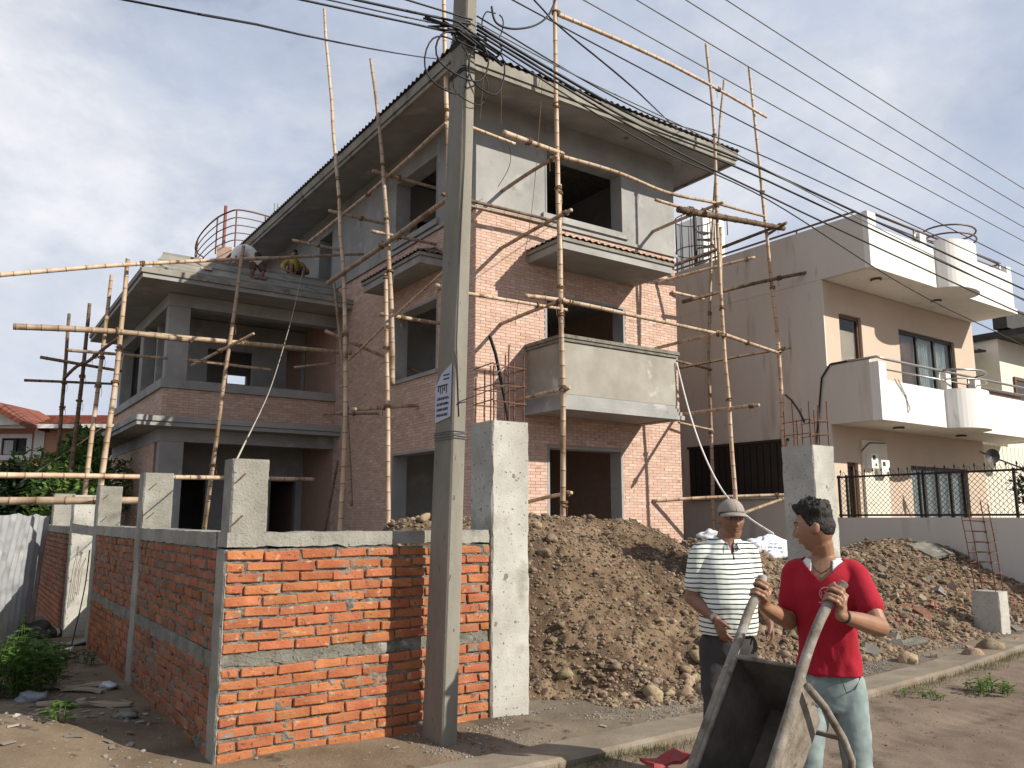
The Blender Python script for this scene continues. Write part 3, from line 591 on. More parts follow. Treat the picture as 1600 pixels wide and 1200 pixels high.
p3, w_, d_ = pillar('short concrete stub pillar with a tall leaning rebar cage at the right end of the rubble', a.x, a.x + 0.26, 5.50, 5.86, 0.63, conc_white, 'stub_pillar')
rebar_cage(p3, 0.03, w_ - 0.03, 0.04, d_ - 0.05, 0.63, (1.22, 1.02, 1.18, 1.10), (0.10, 0.24, 0.38, 0.52, 0.66, 0.80, 0.94), lean=(-0.16, 0.02), nx=2)
# ================================================================== utility pole and cables
pole = thing('utility_pole', 'tall tapering concrete utility pole in front of the brick wall carrying tangled cables', 'utility pole', G.w(2.945, 5.14), G.rot)
PH = 8.2
def pole_ring(z):
    t = z / PH; w0, d0 = 0.125 - 0.035 * t, 0.30 - 0.10 * t; lx = 0.022 * z; ly = -0.004 * z
    c = 0.012
    return [(lx + c, ly, z), (lx + w0 - c, ly, z), (lx + w0, ly + c, z), (lx + w0, ly + d0 - c, z), (lx + w0 - c, ly + d0, z), (lx + c, ly + d0, z), (lx, ly + d0 - c, z), (lx, ly + c, z)]
pole_m = mat('pole_concrete', [(0.20, 0.18, 0.145), (0.28, 0.26, 0.215), (0.37, 0.35, 0.295)], 2.0, 0.9, 0.5, 60, 0.006, detail=9, stretch=(1, 1, 0.35), spots=[((0.20, 0.19, 0.145), 2.5, 0.58, 0.1), ((0.13, 0.12, 0.10), 30, 0.67, 0.03)])
MB().loft([pole_ring(z) for z in [-0.3] + [0.3 * i for i in range(28)] + [PH]]).build('post', pole_m, pole)
for z, n in ((2.20, 4), (5.15, 3), (5.42, 5)):
    for k in range(n):
        q = pole_ring(z + 0.018 * k); e = 0.006
        MB().tube([(p[0] + (e if i in (1, 2, 3, 4) else -e), p[1] + (-e if i in (0, 1, 2, 7) else e), p[2] + 0.012 * fbm((i, k, z), 2)) for i, p in enumerate(q)] + [(q[0][0] - e, q[0][1] - e, q[0][2])], 0.004, 5).build('tie_wire', cable_g if z < 3 else cable_m, pole)
# poster on the pole's left side
q = pole_ring(2.5); X0 = q[7][0] - 0.004
mb = MB(); P = [(0.03, 2.36), (0.26, 2.33), (0.27, 2.60), (0.185, 2.70), (0.03, 2.765)]
lean = lambda z: 0.022 * (z - 2.5)
mb.add([(X0 + lean(z) - 0.001, y - 0.012, z) for y, z in P] + [(X0 + lean(z) - 0.003, y - 0.012, z) for y, z in P], [(0, 1, 2, 3, 4), (9, 8, 7, 6, 5)] + [(i, (i + 1) % 5, 5 + (i + 1) % 5, 5 + i) for i in range(5)])
ps = mb.build('poster', paper, pole)
def text_mesh(body, size):
    c = bpy.data.curves.new('print', 'FONT'); c.body = body; c.size = size; c.extrude = 0.0006; c.resolution_u = 3
    t = bpy.data.objects.new('print', c); COL.objects.link(t); dg = bpy.context.evaluated_depsgraph_get(); me = bpy.data.meshes.new_from_object(t.evaluated_get(dg)); bpy.data.objects.remove(t); return me
def lay_text(body, size, ynear, z, m, name='lettering'):
    me = text_mesh(body, size); me.materials.clear(); me.materials.append(m)
    o = bpy.data.objects.new(name, me); COL.objects.link(o); o.parent = ps
    o.matrix_local = Matrix(((0, 0, -1, X0 - 0.0045 + lean(z)), (-1, 0, 0, ynear), (0, 1, 0, z), (0, 0, 0, 1)))
lay_text('गाग', 0.11, 0.225, 2.545, ink)
mb = MB(); r3 = random.Random(4)
for row in range(4):
    z = 2.50 - row * 0.042 if row < 4 else 0; y = 0.225
    while y > 0.055:
        l = r3.uniform(0.006, 0.016); mb.box(X0 - 0.006 + lean(z), X0 - 0.0035 + lean(z), y - l, y, z, z + r3.uniform(0.010, 0.016)); y -= l + r3.uniform(0.006, 0.012)
    mb.box(X0 - 0.006 + lean(z), X0 - 0.0035 + lean(z), 0.06, 0.225, z + 0.016, z + 0.0185)
for k in range(2): mb.box(X0 - 0.006 + lean(2.7), X0 - 0.0035 + lean(2.7), 0.05, 0.14, 2.68 - 0.03 * k, 2.69 - 0.03 * k)
mb.build('lettering', ink, ps)
MB().tube([(X0 + 0.006, 0.02, 2.41), (0.10, -0.03, 2.47), (0.30, -0.10, 2.56), (0.62, -0.02, 2.66), (0.69, 0.42, 2.72)], 0.004, 6).build('tie_wire', cable_m, pole)
MB().tube([(0.05 + 0.022 * 2.3, -0.014, 2.36), (0.07, -0.02, 2.9), (0.09, -0.02, 3.6), (0.12, -0.026, 4.4), (0.13, -0.03, 5.3)], 0.004, 6).build('loose_wire', cable_m, pole)
# coils of slack cable at the top
att = V((0.10 + 0.12, 0.0, 5.45))
rc = random.Random(12)
for (cx, cz, rx, rz, y, r) in ((-0.12, 5.12, 0.20, 0.24, -0.05, 0.007), (0.0, 5.22, 0.24, 0.20, -0.08, 0.008), (0.24, 5.20, 0.17, 0.22, -0.06, 0.007), (0.10, 5.02, 0.16, 0.16, -0.04, 0.005), (0.30, 5.62, 0.10, 0.12, -0.05, 0.006), (0.16, 5.40, 0.22, 0.08, -0.06, 0.008)):
    pts = [(cx + 0.06 + rx * cos(a), y - 0.02 * sin(3 * a), cz + rz * sin(a) + 0.01 * sin(2 * a + cx)) for a in [2 * pi * k / 22 + 1.2 for k in range(22)]]
    MB().tube(pts, r, 6).build('cable_coil', cable_m, pole, smooth=True)
mb = MB()
for k in range(11):
    a = rc.uniform(-0.28, 0.10); b2 = rc.uniform(0.16, 0.5); z1, z2 = rc.uniform(5.36, 5.56), rc.uniform(5.28, 5.48)
    mb.tube([(a, -0.03, z1), (0.02, -0.05 - rc.random() * 0.04, (z1 + z2) / 2 + 0.05), (0.2, -0.06, (z1 + z2) / 2), (b2, -0.03, z2)], rc.uniform(0.006, 0.012), 6)
mb.build('cable_knot', cable_m, pole, smooth=True)
def cable(label, pts, r, m=cable_m, sag=0.0, group=None, v=5.08, ext=(0, 0), name='overhead_cable'):
    P = [q if isinstance(q, V) else G.onv(q[0], q[1], v) for q in pts]
    if ext[0]: P.insert(0, P[0] + (P[0] - P[1]).normalized() * ext[0])
    if ext[1]: P.append(P[-1] + (P[-1] - P[-2]).normalized() * ext[1])
    path = []
    for i in range(len(P) - 1):
        p0, p1, p2, p3 = P[max(i - 1, 0)], P[i], P[i + 1], P[min(i + 2, len(P) - 1)]
        for k in range(8):
            t = k / 8; q = 0.5 * ((2 * p1) + (p2 - p0) * t + (2 * p0 - 5 * p1 + 4 * p2 - p3) * t * t + (3 * p1 - p0 - 3 * p2 + p3) * t ** 3); q.z -= sag * 4 * t * (1 - t) * (P[i] - P[i + 1]).length / 8; path.append(q)
    path.append(P[-1]); b0 = path[0].copy()
    o = MB().tube(path, r, 6).build(name, m, smooth=True, origin=b0); return tag(o, label, 'cable', group)
GW = 'bare power lines crossing the upper right sky'
for k, (x0, x1, y1) in enumerate(((1135, 1600, 295), (1072, 1600, 325), (995, 1600, 355), (912, 1600, 377))):
    cable(['outermost bare power line, highest over the white house', 'second bare power line from the top right corner', 'third bare power line from the top right corner', 'fourth bare power line from the top right corner, just above the service cables'][k],
          [(x0, 0), (x1, y1)], 0.0065, cable_g, 0.02, GW, ext=(6, 8))
GS = 'black service cables running from the pole to the right'
for k, (p, r, lb) in enumerate(((((790, -6), (1000, 106), (1200, 211), (1600, 415)), 0.007, 'thin cable leaving the frame above the pole and passing over all the black cables'),
        (((745, 25), (1000, 172), (1200, 247), (1600, 432)), 0.007, 'upper thin cable of the black bundle leaving the pole to the right'),
        (((745, 40), (1000, 186), (1200, 268), (1600, 452)), 0.013, 'thickest twisted cable of the black bundle leaving the pole'),
        (((745, 46), (1000, 196), (1200, 283), (1600, 468)), 0.011, 'thick cable directly under the thickest one of the bundle'),
        (((745, 52), (1000, 205), (1200, 306), (1600, 492)), 0.010, 'lower cable of the black bundle passing the white parapet middle'),
        (((745, 58), (1000, 218), (1200, 312), (1420, 450), (1600, 540)), 0.007, 'lowest cable of the bundle dipping to the balcony ceiling of the white house'),
        (((745, 35), (900, 118), (1100, 214), (1350, 345), (1600, 470)), 0.006, 'thin grey cable loosely wound along the black bundle'))):
    cable(lb, p, r, cable_m if k != 6 else cable_g, 0.01, GS, ext=(0, 8), v=5.08 - 0.02 * k)
cable('slack black cable dropping from the top edge to the roof eave of the unfinished house', [(825, -10), (875, 42), (995, 142), MF.onv(1062, 205, -1.2)], 0.008, cable_m, 0.01, None, ext=(2, 0))
cable('sagging loop of black cable hanging between pole top and first tall bamboo', [(768, 10), (775, 35), (800, 45), (835, 40), (858, 22), (872, -12)], 0.009, cable_m, 0.0, None)
GL = 'cables running from the pole to the upper left'
for k, (p, r, lb) in enumerate(((((610, -8), (735, 30)), 0.008, 'rightmost of the cables going up left from the pole top'), (((530, -6), (640, 18), (735, 38)), 0.011, 'thick middle cable going up left from the pole top'),
                                (((500, -3), (640, 28), (735, 46)), 0.006, 'thin lower cable going up left from the pole top'), (((445, -6), (640, 36), (735, 58)), 0.009, 'lowest cable tied to the pole top on its left side'))):
    cable(lb, p, r, cable_m, 0.01, GL, ext=(6, 0), v=5.10)
cable('lone thin cable crossing the left sky down to the house eave', [(170, -5), (400, 38), MF.onv(690, 92, -1.25)], 0.008, cable_m, 0.03, None, v=5.0, ext=(5, 0))
# ================================================================== the unfinished house
H = thing('unfinished_house', 'three storey house under construction with pink brick facing and grey cement top floor', 'house', MF.o, MF.rot)
UW, DP = 5.48, 13.2
OPF = [(1.72, 3.84, 7.90, 9.30), (1.72, 3.82, 3.86, 6.15), (1.76, 3.67, 0.70, 3.00)]
OPL = [(1.57, 3.50, 7.90, 9.36), (1.52, 3.50, 4.65, 6.15), (1.50, 3.40, 0.70, 2.97), (7.42, 8.35, 7.20, 9.40)]
T = 0.33
def shift(ops, d): return [(a - d, b + d, c - d, e + d) for a, b, c, e in ops]
mb = MB()
mb.wall(0, 0, UW, 0.0, T, -0.1, 7.66, OPF); mb.wall(1, T, DP, 0.0, T, -0.1, 7.66, OPL)
mb.wall(0, 0, UW, DP, DP + T, -0.1, 9.95); mb.wall(1, T, DP, UW - T, UW, -0.1, 7.66)
mb.build('wall', face_mortar, H)
mb = MB()
mb.wall(0, -0.022, UW + 0.022, -0.022, T, 7.66, 9.98, OPF[:1]); mb.wall(1, T, DP, -0.022, T, 7.66, 9.98, [OPL[0], OPL[3]]); mb.wall(1, T, DP, UW - T, UW + 0.022, 7.66, 9.98)
mb.build('plaster_storey', plaster, H)
# plaster edging of the openings, a few mm proud, and sills
def reveal_frame(nm, ax, op, d=0.05, p=0.012, plane=0.0, m=plaster):
    a, b, c, e = op; mb = MB(); lo, hi = plane - p, plane + T + 0.004
    for (s0, s1, z0, z1) in ((a - d, a + 0.004, c, e + d), (b - 0.004, b + d, c, e + d), (a + 0.004, b - 0.004, e - 0.004, e + d)):
        if ax == 0: mb.box(s0, s1, lo, hi, z0, z1)
        else: mb.box(lo, hi, s0, s1, z0, z1)
    mb.build(nm, m, H)
for op in OPF[1:]: reveal_frame('window_reveal' if op[2] > 3 else 'door_reveal', 0, op)
for op in OPL[1:3]: reveal_frame('window_reveal' if op[2] > 3 else 'door_reveal', 1, op, m=plaster)
for op in OPF[:1]: reveal_frame('window_reveal', 0, op, d=0.03, p=0.034)
for op in (OPL[0], OPL[3]): reveal_frame('window_reveal', 1, op, d=0.03, p=0.034)
MB().box(1.60, 3.98, -0.085, T, 7.76, 7.895).build('window_sill', plaster, H)
MB().box(-0.085, T, 1.45, 3.62, 7.76, 7.895).build('window_sill', plaster, H)
MB().box(-0.05, T, 1.45, 3.56, 4.56, 4.645).build('window_sill', plaster, H)
mb = MB(); mb.box(-0.055, UW + 0.07, -0.055, -0.0235, 7.645, 7.715); mb.box(-0.055, -0.0235, -0.0235, 6.6, 7.645, 7.715); mb.build('string_course', plaster, H)
# facing bricks
def facing(ax, s0, s1, z0, z1, ops, plane, lim=0, vis=None, name='brick'):
    mbk = MB(); cnt = 0; k = 0; z = z1 - 0.0625; rq = random.Random(3)
    while z > z0:
        s = s0 + (0 if k % 2 else -0.12)
        while s < s1:
            a, b = max(s0, s), min(s1, s + 0.228)
            zz = z + 0.028
            segs = [(a, b)]
            for o in ops:
                if o[2] - 0.045 < zz < o[3] + 0.055:
                    new = []
                    for (p, q) in segs:
                        if q <= o[0] - 0.05 or p >= o[1] + 0.05: new.append((p, q)); continue
                        if p < o[0] - 0.05: new.append((p, o[0] - 0.054))
                        if q > o[1] + 0.05: new.append((o[1] + 0.054, q))
                    segs = new
            for (p, q) in segs:
                if q - p < 0.03: continue
                d = 0.008 + rq.uniform(-0.0025, 0.003)
                if lim and cnt < lim and vis and vis(p, z):
                    me = FB[rq.randrange(3)]; inst('brick', me, H, ((p + q) / 2, plane - d / 2, z + 0.028), (0, 0, 0), ((q - p) / 0.228, d / 0.01, 1)); cnt += 1
                elif ax == 0: mbk.box(p, q, plane - d, plane + 0.003, z, z + 0.056)
                else: mbk.box(plane - d, plane + 0.003, p, q, z, z + 0.056)
            s += 0.236
        z -= 0.0625; k += 1
    tag(mbk.build('facing_brick', face_brick, H), kind='stuff')
FB = []
for s in range(3):
    o = MB().box(-0.114, 0.114, -0.005, 0.005, -0.028, 0.028).build('brick', face_brick1); FB.append(o.data); bpy.data.objects.remove(o)
facing(0, 0.0, UW, 0.6, 7.64, OPF[1:], 0.0, 300, lambda u, z: (u > 1.2 and z < 3.5 and z > 1.55) or (u < 1.25 and 5.1 < z < 6.1))
facing(1, 0.0, 6.9, 0.6, 7.64, OPL[1:3], 0.0)
# floors, inner walls
mb = MB()
for z in (0.55, 3.66, 6.72): mb.box(T + 0.003, UW - T - 0.003, T + 0.003, DP - 0.003, z, z + 0.14)
mb.build('floor_slab', plaster, H)
mb = MB(); mb.wall(0, T + .01, UW - T - .01, 4.4, 4.52, 0.69, 3.66, [(2.2, 3.1, 0.69, 2.8)]); mb.wall(0, T + .01, UW - T - .01, 4.4, 4.52, 3.80, 6.72, [(2.9, 3.8, 3.8, 5.9)]); mb.wall(0, T + .01, UW - T - .01, 4.4, 4.52, 6.86, 9.88, [(1.0, 1.9, 6.86, 9.0)])
mb.build('inner_wall', plaster, H)
mb = MB(); mb.hexa([(2.3, 1.5, 6.87), (2.42, 1.5, 6.87), (2.42, 3.9, 6.87), (2.3, 3.9, 6.87), (2.3, 1.5, 7.3), (2.42, 1.5, 7.3), (2.42, 3.9, 8.6), (2.3, 3.9, 8.6)]); mb.build('stair_string', plaster, H)
# ---- roof
R = thing  # noqa
EU0, EU1, EV0, EV1 = -1.17, 6.42, -1.17, DP + 1.0
mb = MB()
lo, hi = 9.80, 9.98                                   # the soffit falls gently towards the eaves
W_ = [(0 - 0.02, -0.02), (UW + 0.02, -0.02), (UW + 0.02, DP + T), (-0.02, DP + T)]; E_ = [(EU0, EV0), (EU1, EV0), (EU1, EV1), (EU0, EV1)]
for i in range(4):
    j = (i + 1) % 4
    mb.add([(*E_[i], lo), (*E_[j], lo), (*W_[j], hi), (*W_[i], hi)], [(0, 3, 2, 1)])
soff = mb.build('soffit', plaster, H)
mb = MB()
def ring_band(mb, e, o, z0, z1, t=0.08):
    a = [(e[0] - o, e[2] - o), (e[1] + o, e[2] - o), (e[1] + o, e[3] + o), (e[0] - o, e[3] + o)]; b = [(e[0] - o + t, e[2] - o + t), (e[1] + o - t, e[2] - o + t), (e[1] + o - t, e[3] + o - t), (e[0] - o + t, e[3] + o - t)]
    for i in range(4):
        j = (i + 1) % 4
        mb.hexa([(*a[i], z0), (*a[j], z0), (*b[j], z0), (*b[i], z0), (*a[i], z1), (*a[j], z1), (*b[j], z1), (*b[i], z1)])
ring_band(mb, (EU0, EU1, EV0, EV1), 0.0, 9.78, 9.865); fa = mb.build('fascia', fascia_m, H)
mb = MB(); ring_band(mb, (EU0, EU1, EV0, EV1), 0.035, 9.872, 10.07, 0.14); MB.build(mb, 'fascia', fascia_m, H)
rf = MB(); rg = 11.35
c = [(EU0 - 0.09, EV0 - 0.09, 10.10), (EU1 + 0.09, EV0 - 0.09, 10.10), (EU1 + 0.09, EV1 + 0.09, 10.10), (EU0 - 0.09, EV1 + 0.09, 10.10)]; um = (EU0 + EU1) / 2
r0, r1 = (um, EV0 + 3.8, rg), (um, EV1 - 3.8, rg)
rf.corr(c[0], c[1], r0, r0, 46, 0.019); rf.corr(c[1], c[2], r1, r0, 92, 0.019); rf.corr(c[2], c[3], r1, r1, 46, 0.019); rf.corr(c[3], c[0], r0, r1, 92, 0.019)
ro = rf.build('roof', roof_sheet, H)
mb = MB(); mb.box(EU0 + .02, EU1 - .02, EV0 + .02, EV1 - .02, 9.99, 10.05); mb.build('roof_slab', conc_dark, H)
MB().ell((3.55, -0.55, 9.885), 0.06, 0.06, 0.02, 10, 6).build('ceiling_hook_box', conc_dark, H)
# ---- balcony
BU0, BU1, BV = 1.22, 4.21, -1.17
mb = MB(); mb.box(BU0 + .06, BU1 - .06, BV + .06, -0.012, 3.62, 3.80); bal = mb.build('balcony', plaster, H)
mb = MB()
mb.box(BU0, BU1, BV, BV + 0.12, 3.90, 4.90); mb.box(BU0, BU0 + 0.12, BV + 0.12, -0.012, 3.90, 4.90); mb.box(BU1 - 0.12, BU1, BV + 0.12, -0.012, 3.90, 4.90); mb.build('parapet', plaster_y, bal)
mb = MB()
for o_, z0, z1 in ((0.10, 3.60, 3.685), (0.065, 3.69, 3.765), (0.03, 3.77, 3.835)):
    mb.box(BU0 - o_, BU1 + o_, BV - o_, BV + .1, z0, z1); mb.box(BU0 - o_, BU0 + .1, BV + .1, -0.013, z0, z1); mb.box(BU1 - .1, BU1 + o_, BV + .1, -0.013, z0, z1)
mb.box(BU0 + .1, BU1 - .1, BV + .1, -0.013, 3.805, 3.88); mb.box(BU0 + .005, BU1 - .005, BV + .005, BV + .1, 3.835, 3.90); mb.box(BU0 + .005, BU0 + .1, BV + .1, -0.013, 3.835, 3.90); mb.box(BU1 - .1, BU1 - .005, BV + .1, -0.013, 3.835, 3.90)
mb.build('ledge_moulding', plaster, bal)
mb = MB()
for o_, z0, z1 in ((0.035, 4.905, 4.96), (0.06, 4.965, 5.03)):
    mb.box(BU0 - o_, BU1 + o_, BV - o_, BV + 0.15, z0, z1); mb.box(BU0 - o_, BU0 + 0.15, BV + 0.15, -0.013, z0, z1); mb.box(BU1 - 0.15, BU1 + o_, BV + 0.15, -0.013, z0, z1)
mb.build('coping', conc_dark, bal)
# ---- canopies over the middle windows
def canopy(ax, s0, s1, proj, z0, z1):
    def bx(mb, a0, a1, b0, b1, c0, c1):
        return mb.box(a0, a1, b0, b1, c0, c1) if ax == 0 else mb.box(b0, b1, a0, a1, c0, c1)
    mb = MB(); bx(mb, s0, s1, -proj, -0.012, z0, z1 - 0.09); cb = mb.build('canopy', plaster, H)
    mb = MB(); bx(mb, s0 - .035, s1 + .035, -proj - .035, -0.012, z1 - 0.085, z1 - 0.015); mb.build('fascia', fascia_m, cb)
    mb = MB(); e = 0.07
    A, B_, C_, D_ = (s0 - e, -proj - e, z1 + .01), (s1 + e, -proj - e, z1 + .01), (s1 - .45, -0.03, z1 + .30), (s0 + .45, -0.03, z1 + .30); A2, B2 = (s0 - e, -0.03, z1 + .01), (s1 + e, -0.03, z1 + .01)
    sw = (lambda p: p) if ax == 0 else (lambda p: (p[1], p[0], p[2]))
    mb.corr(sw(A), sw(B_), sw(C_), sw(D_), int((s1 - s0) / 0.15), 0.016); mb.corr(sw(A2), sw(A), sw(D_), sw(D_), int(proj / 0.15), 0.016); mb.corr(sw(B_), sw(B2), sw(C_), sw(C_), int(proj / 0.15), 0.016)
    mb.build('roof_sheet', roof_sheet, cb)
canopy(0, 1.24, 4.19, 1.17, 6.73, 6.97); canopy(1, 1.15, 3.90, 0.62, 6.73, 6.97)
# ================================================================== two storey wing on the left
w0, w1, v0, v1 = -4.20, -0.004, 6.90, 13.6
mb = MB()
mb.wall(0, w0, w1, v0, v0 + 0.23, 3.87, 4.59); mb.wall(1, v0 + .23, v1, w0, w0 + 0.23, 3.87, 4.59)
mb.build('brick_parapet', face_mortar, H)
def facing2(s0, s1, z0, z1, ax, plane, nm='facing_brick'):
    mbk = MB(); z = z1 - 0.0625; k = 0; rq = random.Random(8)
    while z > z0:
        s = s0 + (0 if k % 2 else -0.12)
        while s < s1:
            a, b = max(s0, s), min(s1, s + 0.228)
            if b - a > 0.03:
                d = 0.008 + rq.uniform(-0.0025, 0.003)
                (mbk.box(a, b, plane - d, plane + 0.003, z, z + 0.056) if ax == 0 else mbk.box(plane - d, plane + 0.003, a, b, z, z + 0.056))
            s += 0.236
        z -= 0.0625; k += 1
    tag(mbk.build(nm, face_brick, H), kind='stuff')
facing2(w0, w1 - .01, 3.9, 4.59, 0, v0); facing2(v0, v1, 3.9, 4.59, 1, w0); facing2(v0 + 0.6, v1, 0.5, 3.36, 1, w0 + 0.02)
mb = MB(); mb.box(w0 - .07, w1, v0 - .07, v0 + .26, 4.594, 4.80); mb.box(w0 - .07, w0 + .26, v0 + .26, v1, 4.594, 4.80); mb.build('sill_beam', plaster, H)
for (a, b, c_, d_) in ((w0 + .02, w0 + .50, v0 + .015, v0 + .32), (w0 + .02, w0 + .32, v0 + 3.0, v0 + 3.45), (w0 + .02, w0 + .32, v1 - .45, v1)):
    MB().box(a, b, c_, d_, 4.803, 6.56).build('column', plaster, H)
mb = MB(); mb.box(w0, w1, v0, v0 + .34, 6.563, 6.86); mb.box(w0, w0 + .34, v0 + .34, v1, 6.563, 6.86); mb.build('beam', plaster, H)
# wing rooms: back wall with opening and a far opening to the daylight
fo = MF.loc(MF.onv(352, 600, v1)); fp = MF.loc(MF.onv(365, 592, v1))
mb = MB(); mb.wall(0, w0 + .24, w1 - .01, 9.2, 9.38, 3.88, 6.85, [(-2.70, -1.48, 4.72, 6.1), (-0.55, -0.06, 3.88, 6.3)]); mb.wall(0, w0 + .24, w1, v1 - .2, v1, 3.88, 6.85, [(fo.x, fo.x + 0.62, fo.z, fo.z + 0.30)])
mb.wall(0, w0 + .24, w1 - .01, 9.0, 9.2, 0.1, 3.695, [(-3.3, -2.6, 0.3, 2.62), (-0.9, -0.2, 0.3, 2.6)]); mb.wall(0, w0 + .26, w1, v1 - .2, v1, 0.1, 3.695)
mb.build('inner_wall', plaster, H)
mb = MB(); mb.box(w0 + .003, w1, v0 + .02, v1, 3.70, 3.865); mb.build('floor_slab', plaster, H)
mb = MB()
for o_, z0, z1 in ((0.62, 3.76, 3.88), (0.58, 3.66, 3.752)):
    mb.box(w0 - o_, w1 + .1 if False else w1, v0 - o_ + .12, v0 + .02, z0, z1); mb.box(w0 - o_, w0, v0 + .02, v1, z0, z1)
mb.build('ledge', plaster, H)
mb = MB(); mb.box(w0, w1, v0, v0 + .3, 3.36, 3.655); mb.box(w0, w0 + .3, v0 + .3, v1, 3.36, 3.655); mb.build('beam', plaster, H)
MB().box(w0 + .02, w0 + .54, v0 + .01, v0 + .35, 0.2, 3.357).build('column', plaster, H)
mb = MB(); mb.wall(1, v0 + .6, v1, w0 + .02, w0 + .25, 0.2, 3.357, [(v0 + 1.0, v0 + 1.35, 1.7, 2.75), (v0 + 2.3, v0 + 2.75, 1.3, 2.5), (v0 + 4.2, v0 + 4.7, 1.3, 2.5)]); mb.build('wall', face_mortar, H)
# wing roof: fascia, sloping concrete top in two steps
RU, RV = -4.97, 5.92
mb = MB(); mb.box(RU, w1, RV, v1 + .5, 6.875, 6.975); mb.build('roof_slab', plaster, H)
mb = MB(); mb.box(RU - .04, w1, RV - .04, RV + .12, 6.98, 7.105); mb.box(RU - .04, RU + .12, RV + .12, v1 + .5, 6.98, 7.105); mb.build('fascia', fascia_m, H)
TU, TV, TZ = -4.28, 7.53, 8.0                         # the sloping roof runs up to a flat terrace
mb = MB()
mb.hexa([(RU + .10, RV + .10, 6.985), (w1, RV + .10, 6.985), (w1, v1 + .5, 6.985), (RU + .10, v1 + .5, 6.985), (TU, TV, TZ), (w1, TV, TZ), (w1, v1 + .5, TZ), (TU, v1 + .5, TZ)])
mb.build('sloping_roof', fascia_m, H)
def slope_z(v): return 6.985 + (TZ - 6.985) * (v - RV - .10) / (TV - RV - .10)
def slope_u(v): return RU + .10 + (TU - RU - .10) * (v - RV - .10) / (TV - RV - .10)
for t, th in ((0.30, .035), (0.62, .03), (0.93, .05)):
    va = RV + .10 + (TV - RV - .10) * t; vb = va + .10 + .05 * t
    mb = MB(); mb.hexa([(slope_u(va) - .0, va, slope_z(va) - .02), (w1 - .01, va, slope_z(va) - .02), (w1 - .01, vb, slope_z(vb) - .02), (slope_u(vb), vb, slope_z(vb) - .02), (slope_u(va) - .01, va - .012, slope_z(va) + th), (w1 - .01, va - .012, slope_z(va) + th), (w1 - .01, vb, slope_z(vb) + .004), (slope_u(vb), vb, slope_z(vb) + .004)]); mb.build('roof_step', fascia_m, H)
lb_ = MF.w(RU + 1.55, RV + .9, slope_z(RV + .9)); o = MB().box(-.12, .12, -.06, .06, 0, .07).build('loose_brick', face_brick1, loc=lb_, rz=0.3); tag(o, 'single pale brick lying on the sloping cement roof of the wing', 'brick')
# ---- curved red stair railing behind the wing roof
st = thing('spiral_stair', 'rust red curved stair railing rising behind the wing roof', 'stair railing')
cY = 27.5; c0 = onY(395, 405, cY); st.location = (c0.x, c0.y, 0); zb = onY(395, 398, cY).z; rad_ = 1.4
top_ = [onY(x, y, Y) for x, y, Y in ((318, 402, 29.3), (306, 392, 29.0), (309, 374, 28.2), (322, 356, 27.2), (340, 340, 26.4), (356, 332, 26.0), (370, 328, 25.9), (392, 331, 26.3), (415, 337, 26.9), (440, 344, 27.6))]
def crp(P, sub=5):
    out = []
    for i in range(len(P) - 1):
        p0, p1, p2, p3 = P[max(i - 1, 0)], P[i], P[i + 1], P[min(i + 2, len(P) - 1)]
        for k in range(sub): t = k / sub; out.append(0.5 * ((2 * p1) + (p2 - p0) * t + (2 * p0 - 5 * p1 + 4 * p2 - p3) * t * t + (3 * p1 - p0 - 3 * p2 + p3) * t ** 3))
    return out + [P[-1]]
def low_(p, d): return V((p.x - c0.x, p.y - c0.y, p.z - d))
for d in (0, .27, .54, .81, 1.06): MB().tube([low_(p, d) for p in crp(top_)], 0.028 if d == 0 else 0.018, 6).build('rail', iron, st)
for i in (0, 2, 4, 6, 8): MB().tube([low_(top_[i], 0), low_(top_[i], 1.3)], 0.026, 6).build('baluster', iron, st)
MB().box(-.95, -.45, -.9, -.2, zb - 1.2, zb - .02).build('brick_base', face_brick, st)
cp = onY(353, 322, cY - 0.4); MB().tube([(cp.x - c0.x, -0.4, zb - 3.2), (cp.x - c0.x, -0.4, cp.z)], 0.06, 8).build('newel_post', mat('red_primer', [(0.28, 0.10, 0.07), (0.36, 0.15, 0.11)], 6, 0.8, 0.1), st)
mb = MB()
for k in range(7): a = -0.9 + k * 0.16; mb.hexa([(0, 0, zb - .25 + .12 * k), (rad_ * cos(a), rad_ * sin(a), zb - .25 + .12 * k), (rad_ * cos(a + .16), rad_ * sin(a + .16), zb - .25 + .12 * k), (0.02, 0.02, zb - .25 + .12 * k), (0, 0, zb - .22 + .12 * k), (rad_ * cos(a), rad_ * sin(a), zb - .22 + .12 * k), (rad_ * cos(a + .16), rad_ * sin(a + .16), zb - .22 + .12 * k), (0.02, 0.02, zb - .22 + .12 * k)])
mb.build('tread', iron, st)
sbb = thing('starter_bars', 'two thin grey bars sticking up behind the sloping eave of the house', 'steel bars', onY(430, 335, 28)); sbb.location.z = 0
for x in (429, 434): a = onY(x, 318, 28) - sbb.location; MB().tube([(a.x, 0, 0.0), (a.x, 0, a.z)], 0.012, 5).build('rebar', iron, sbb)
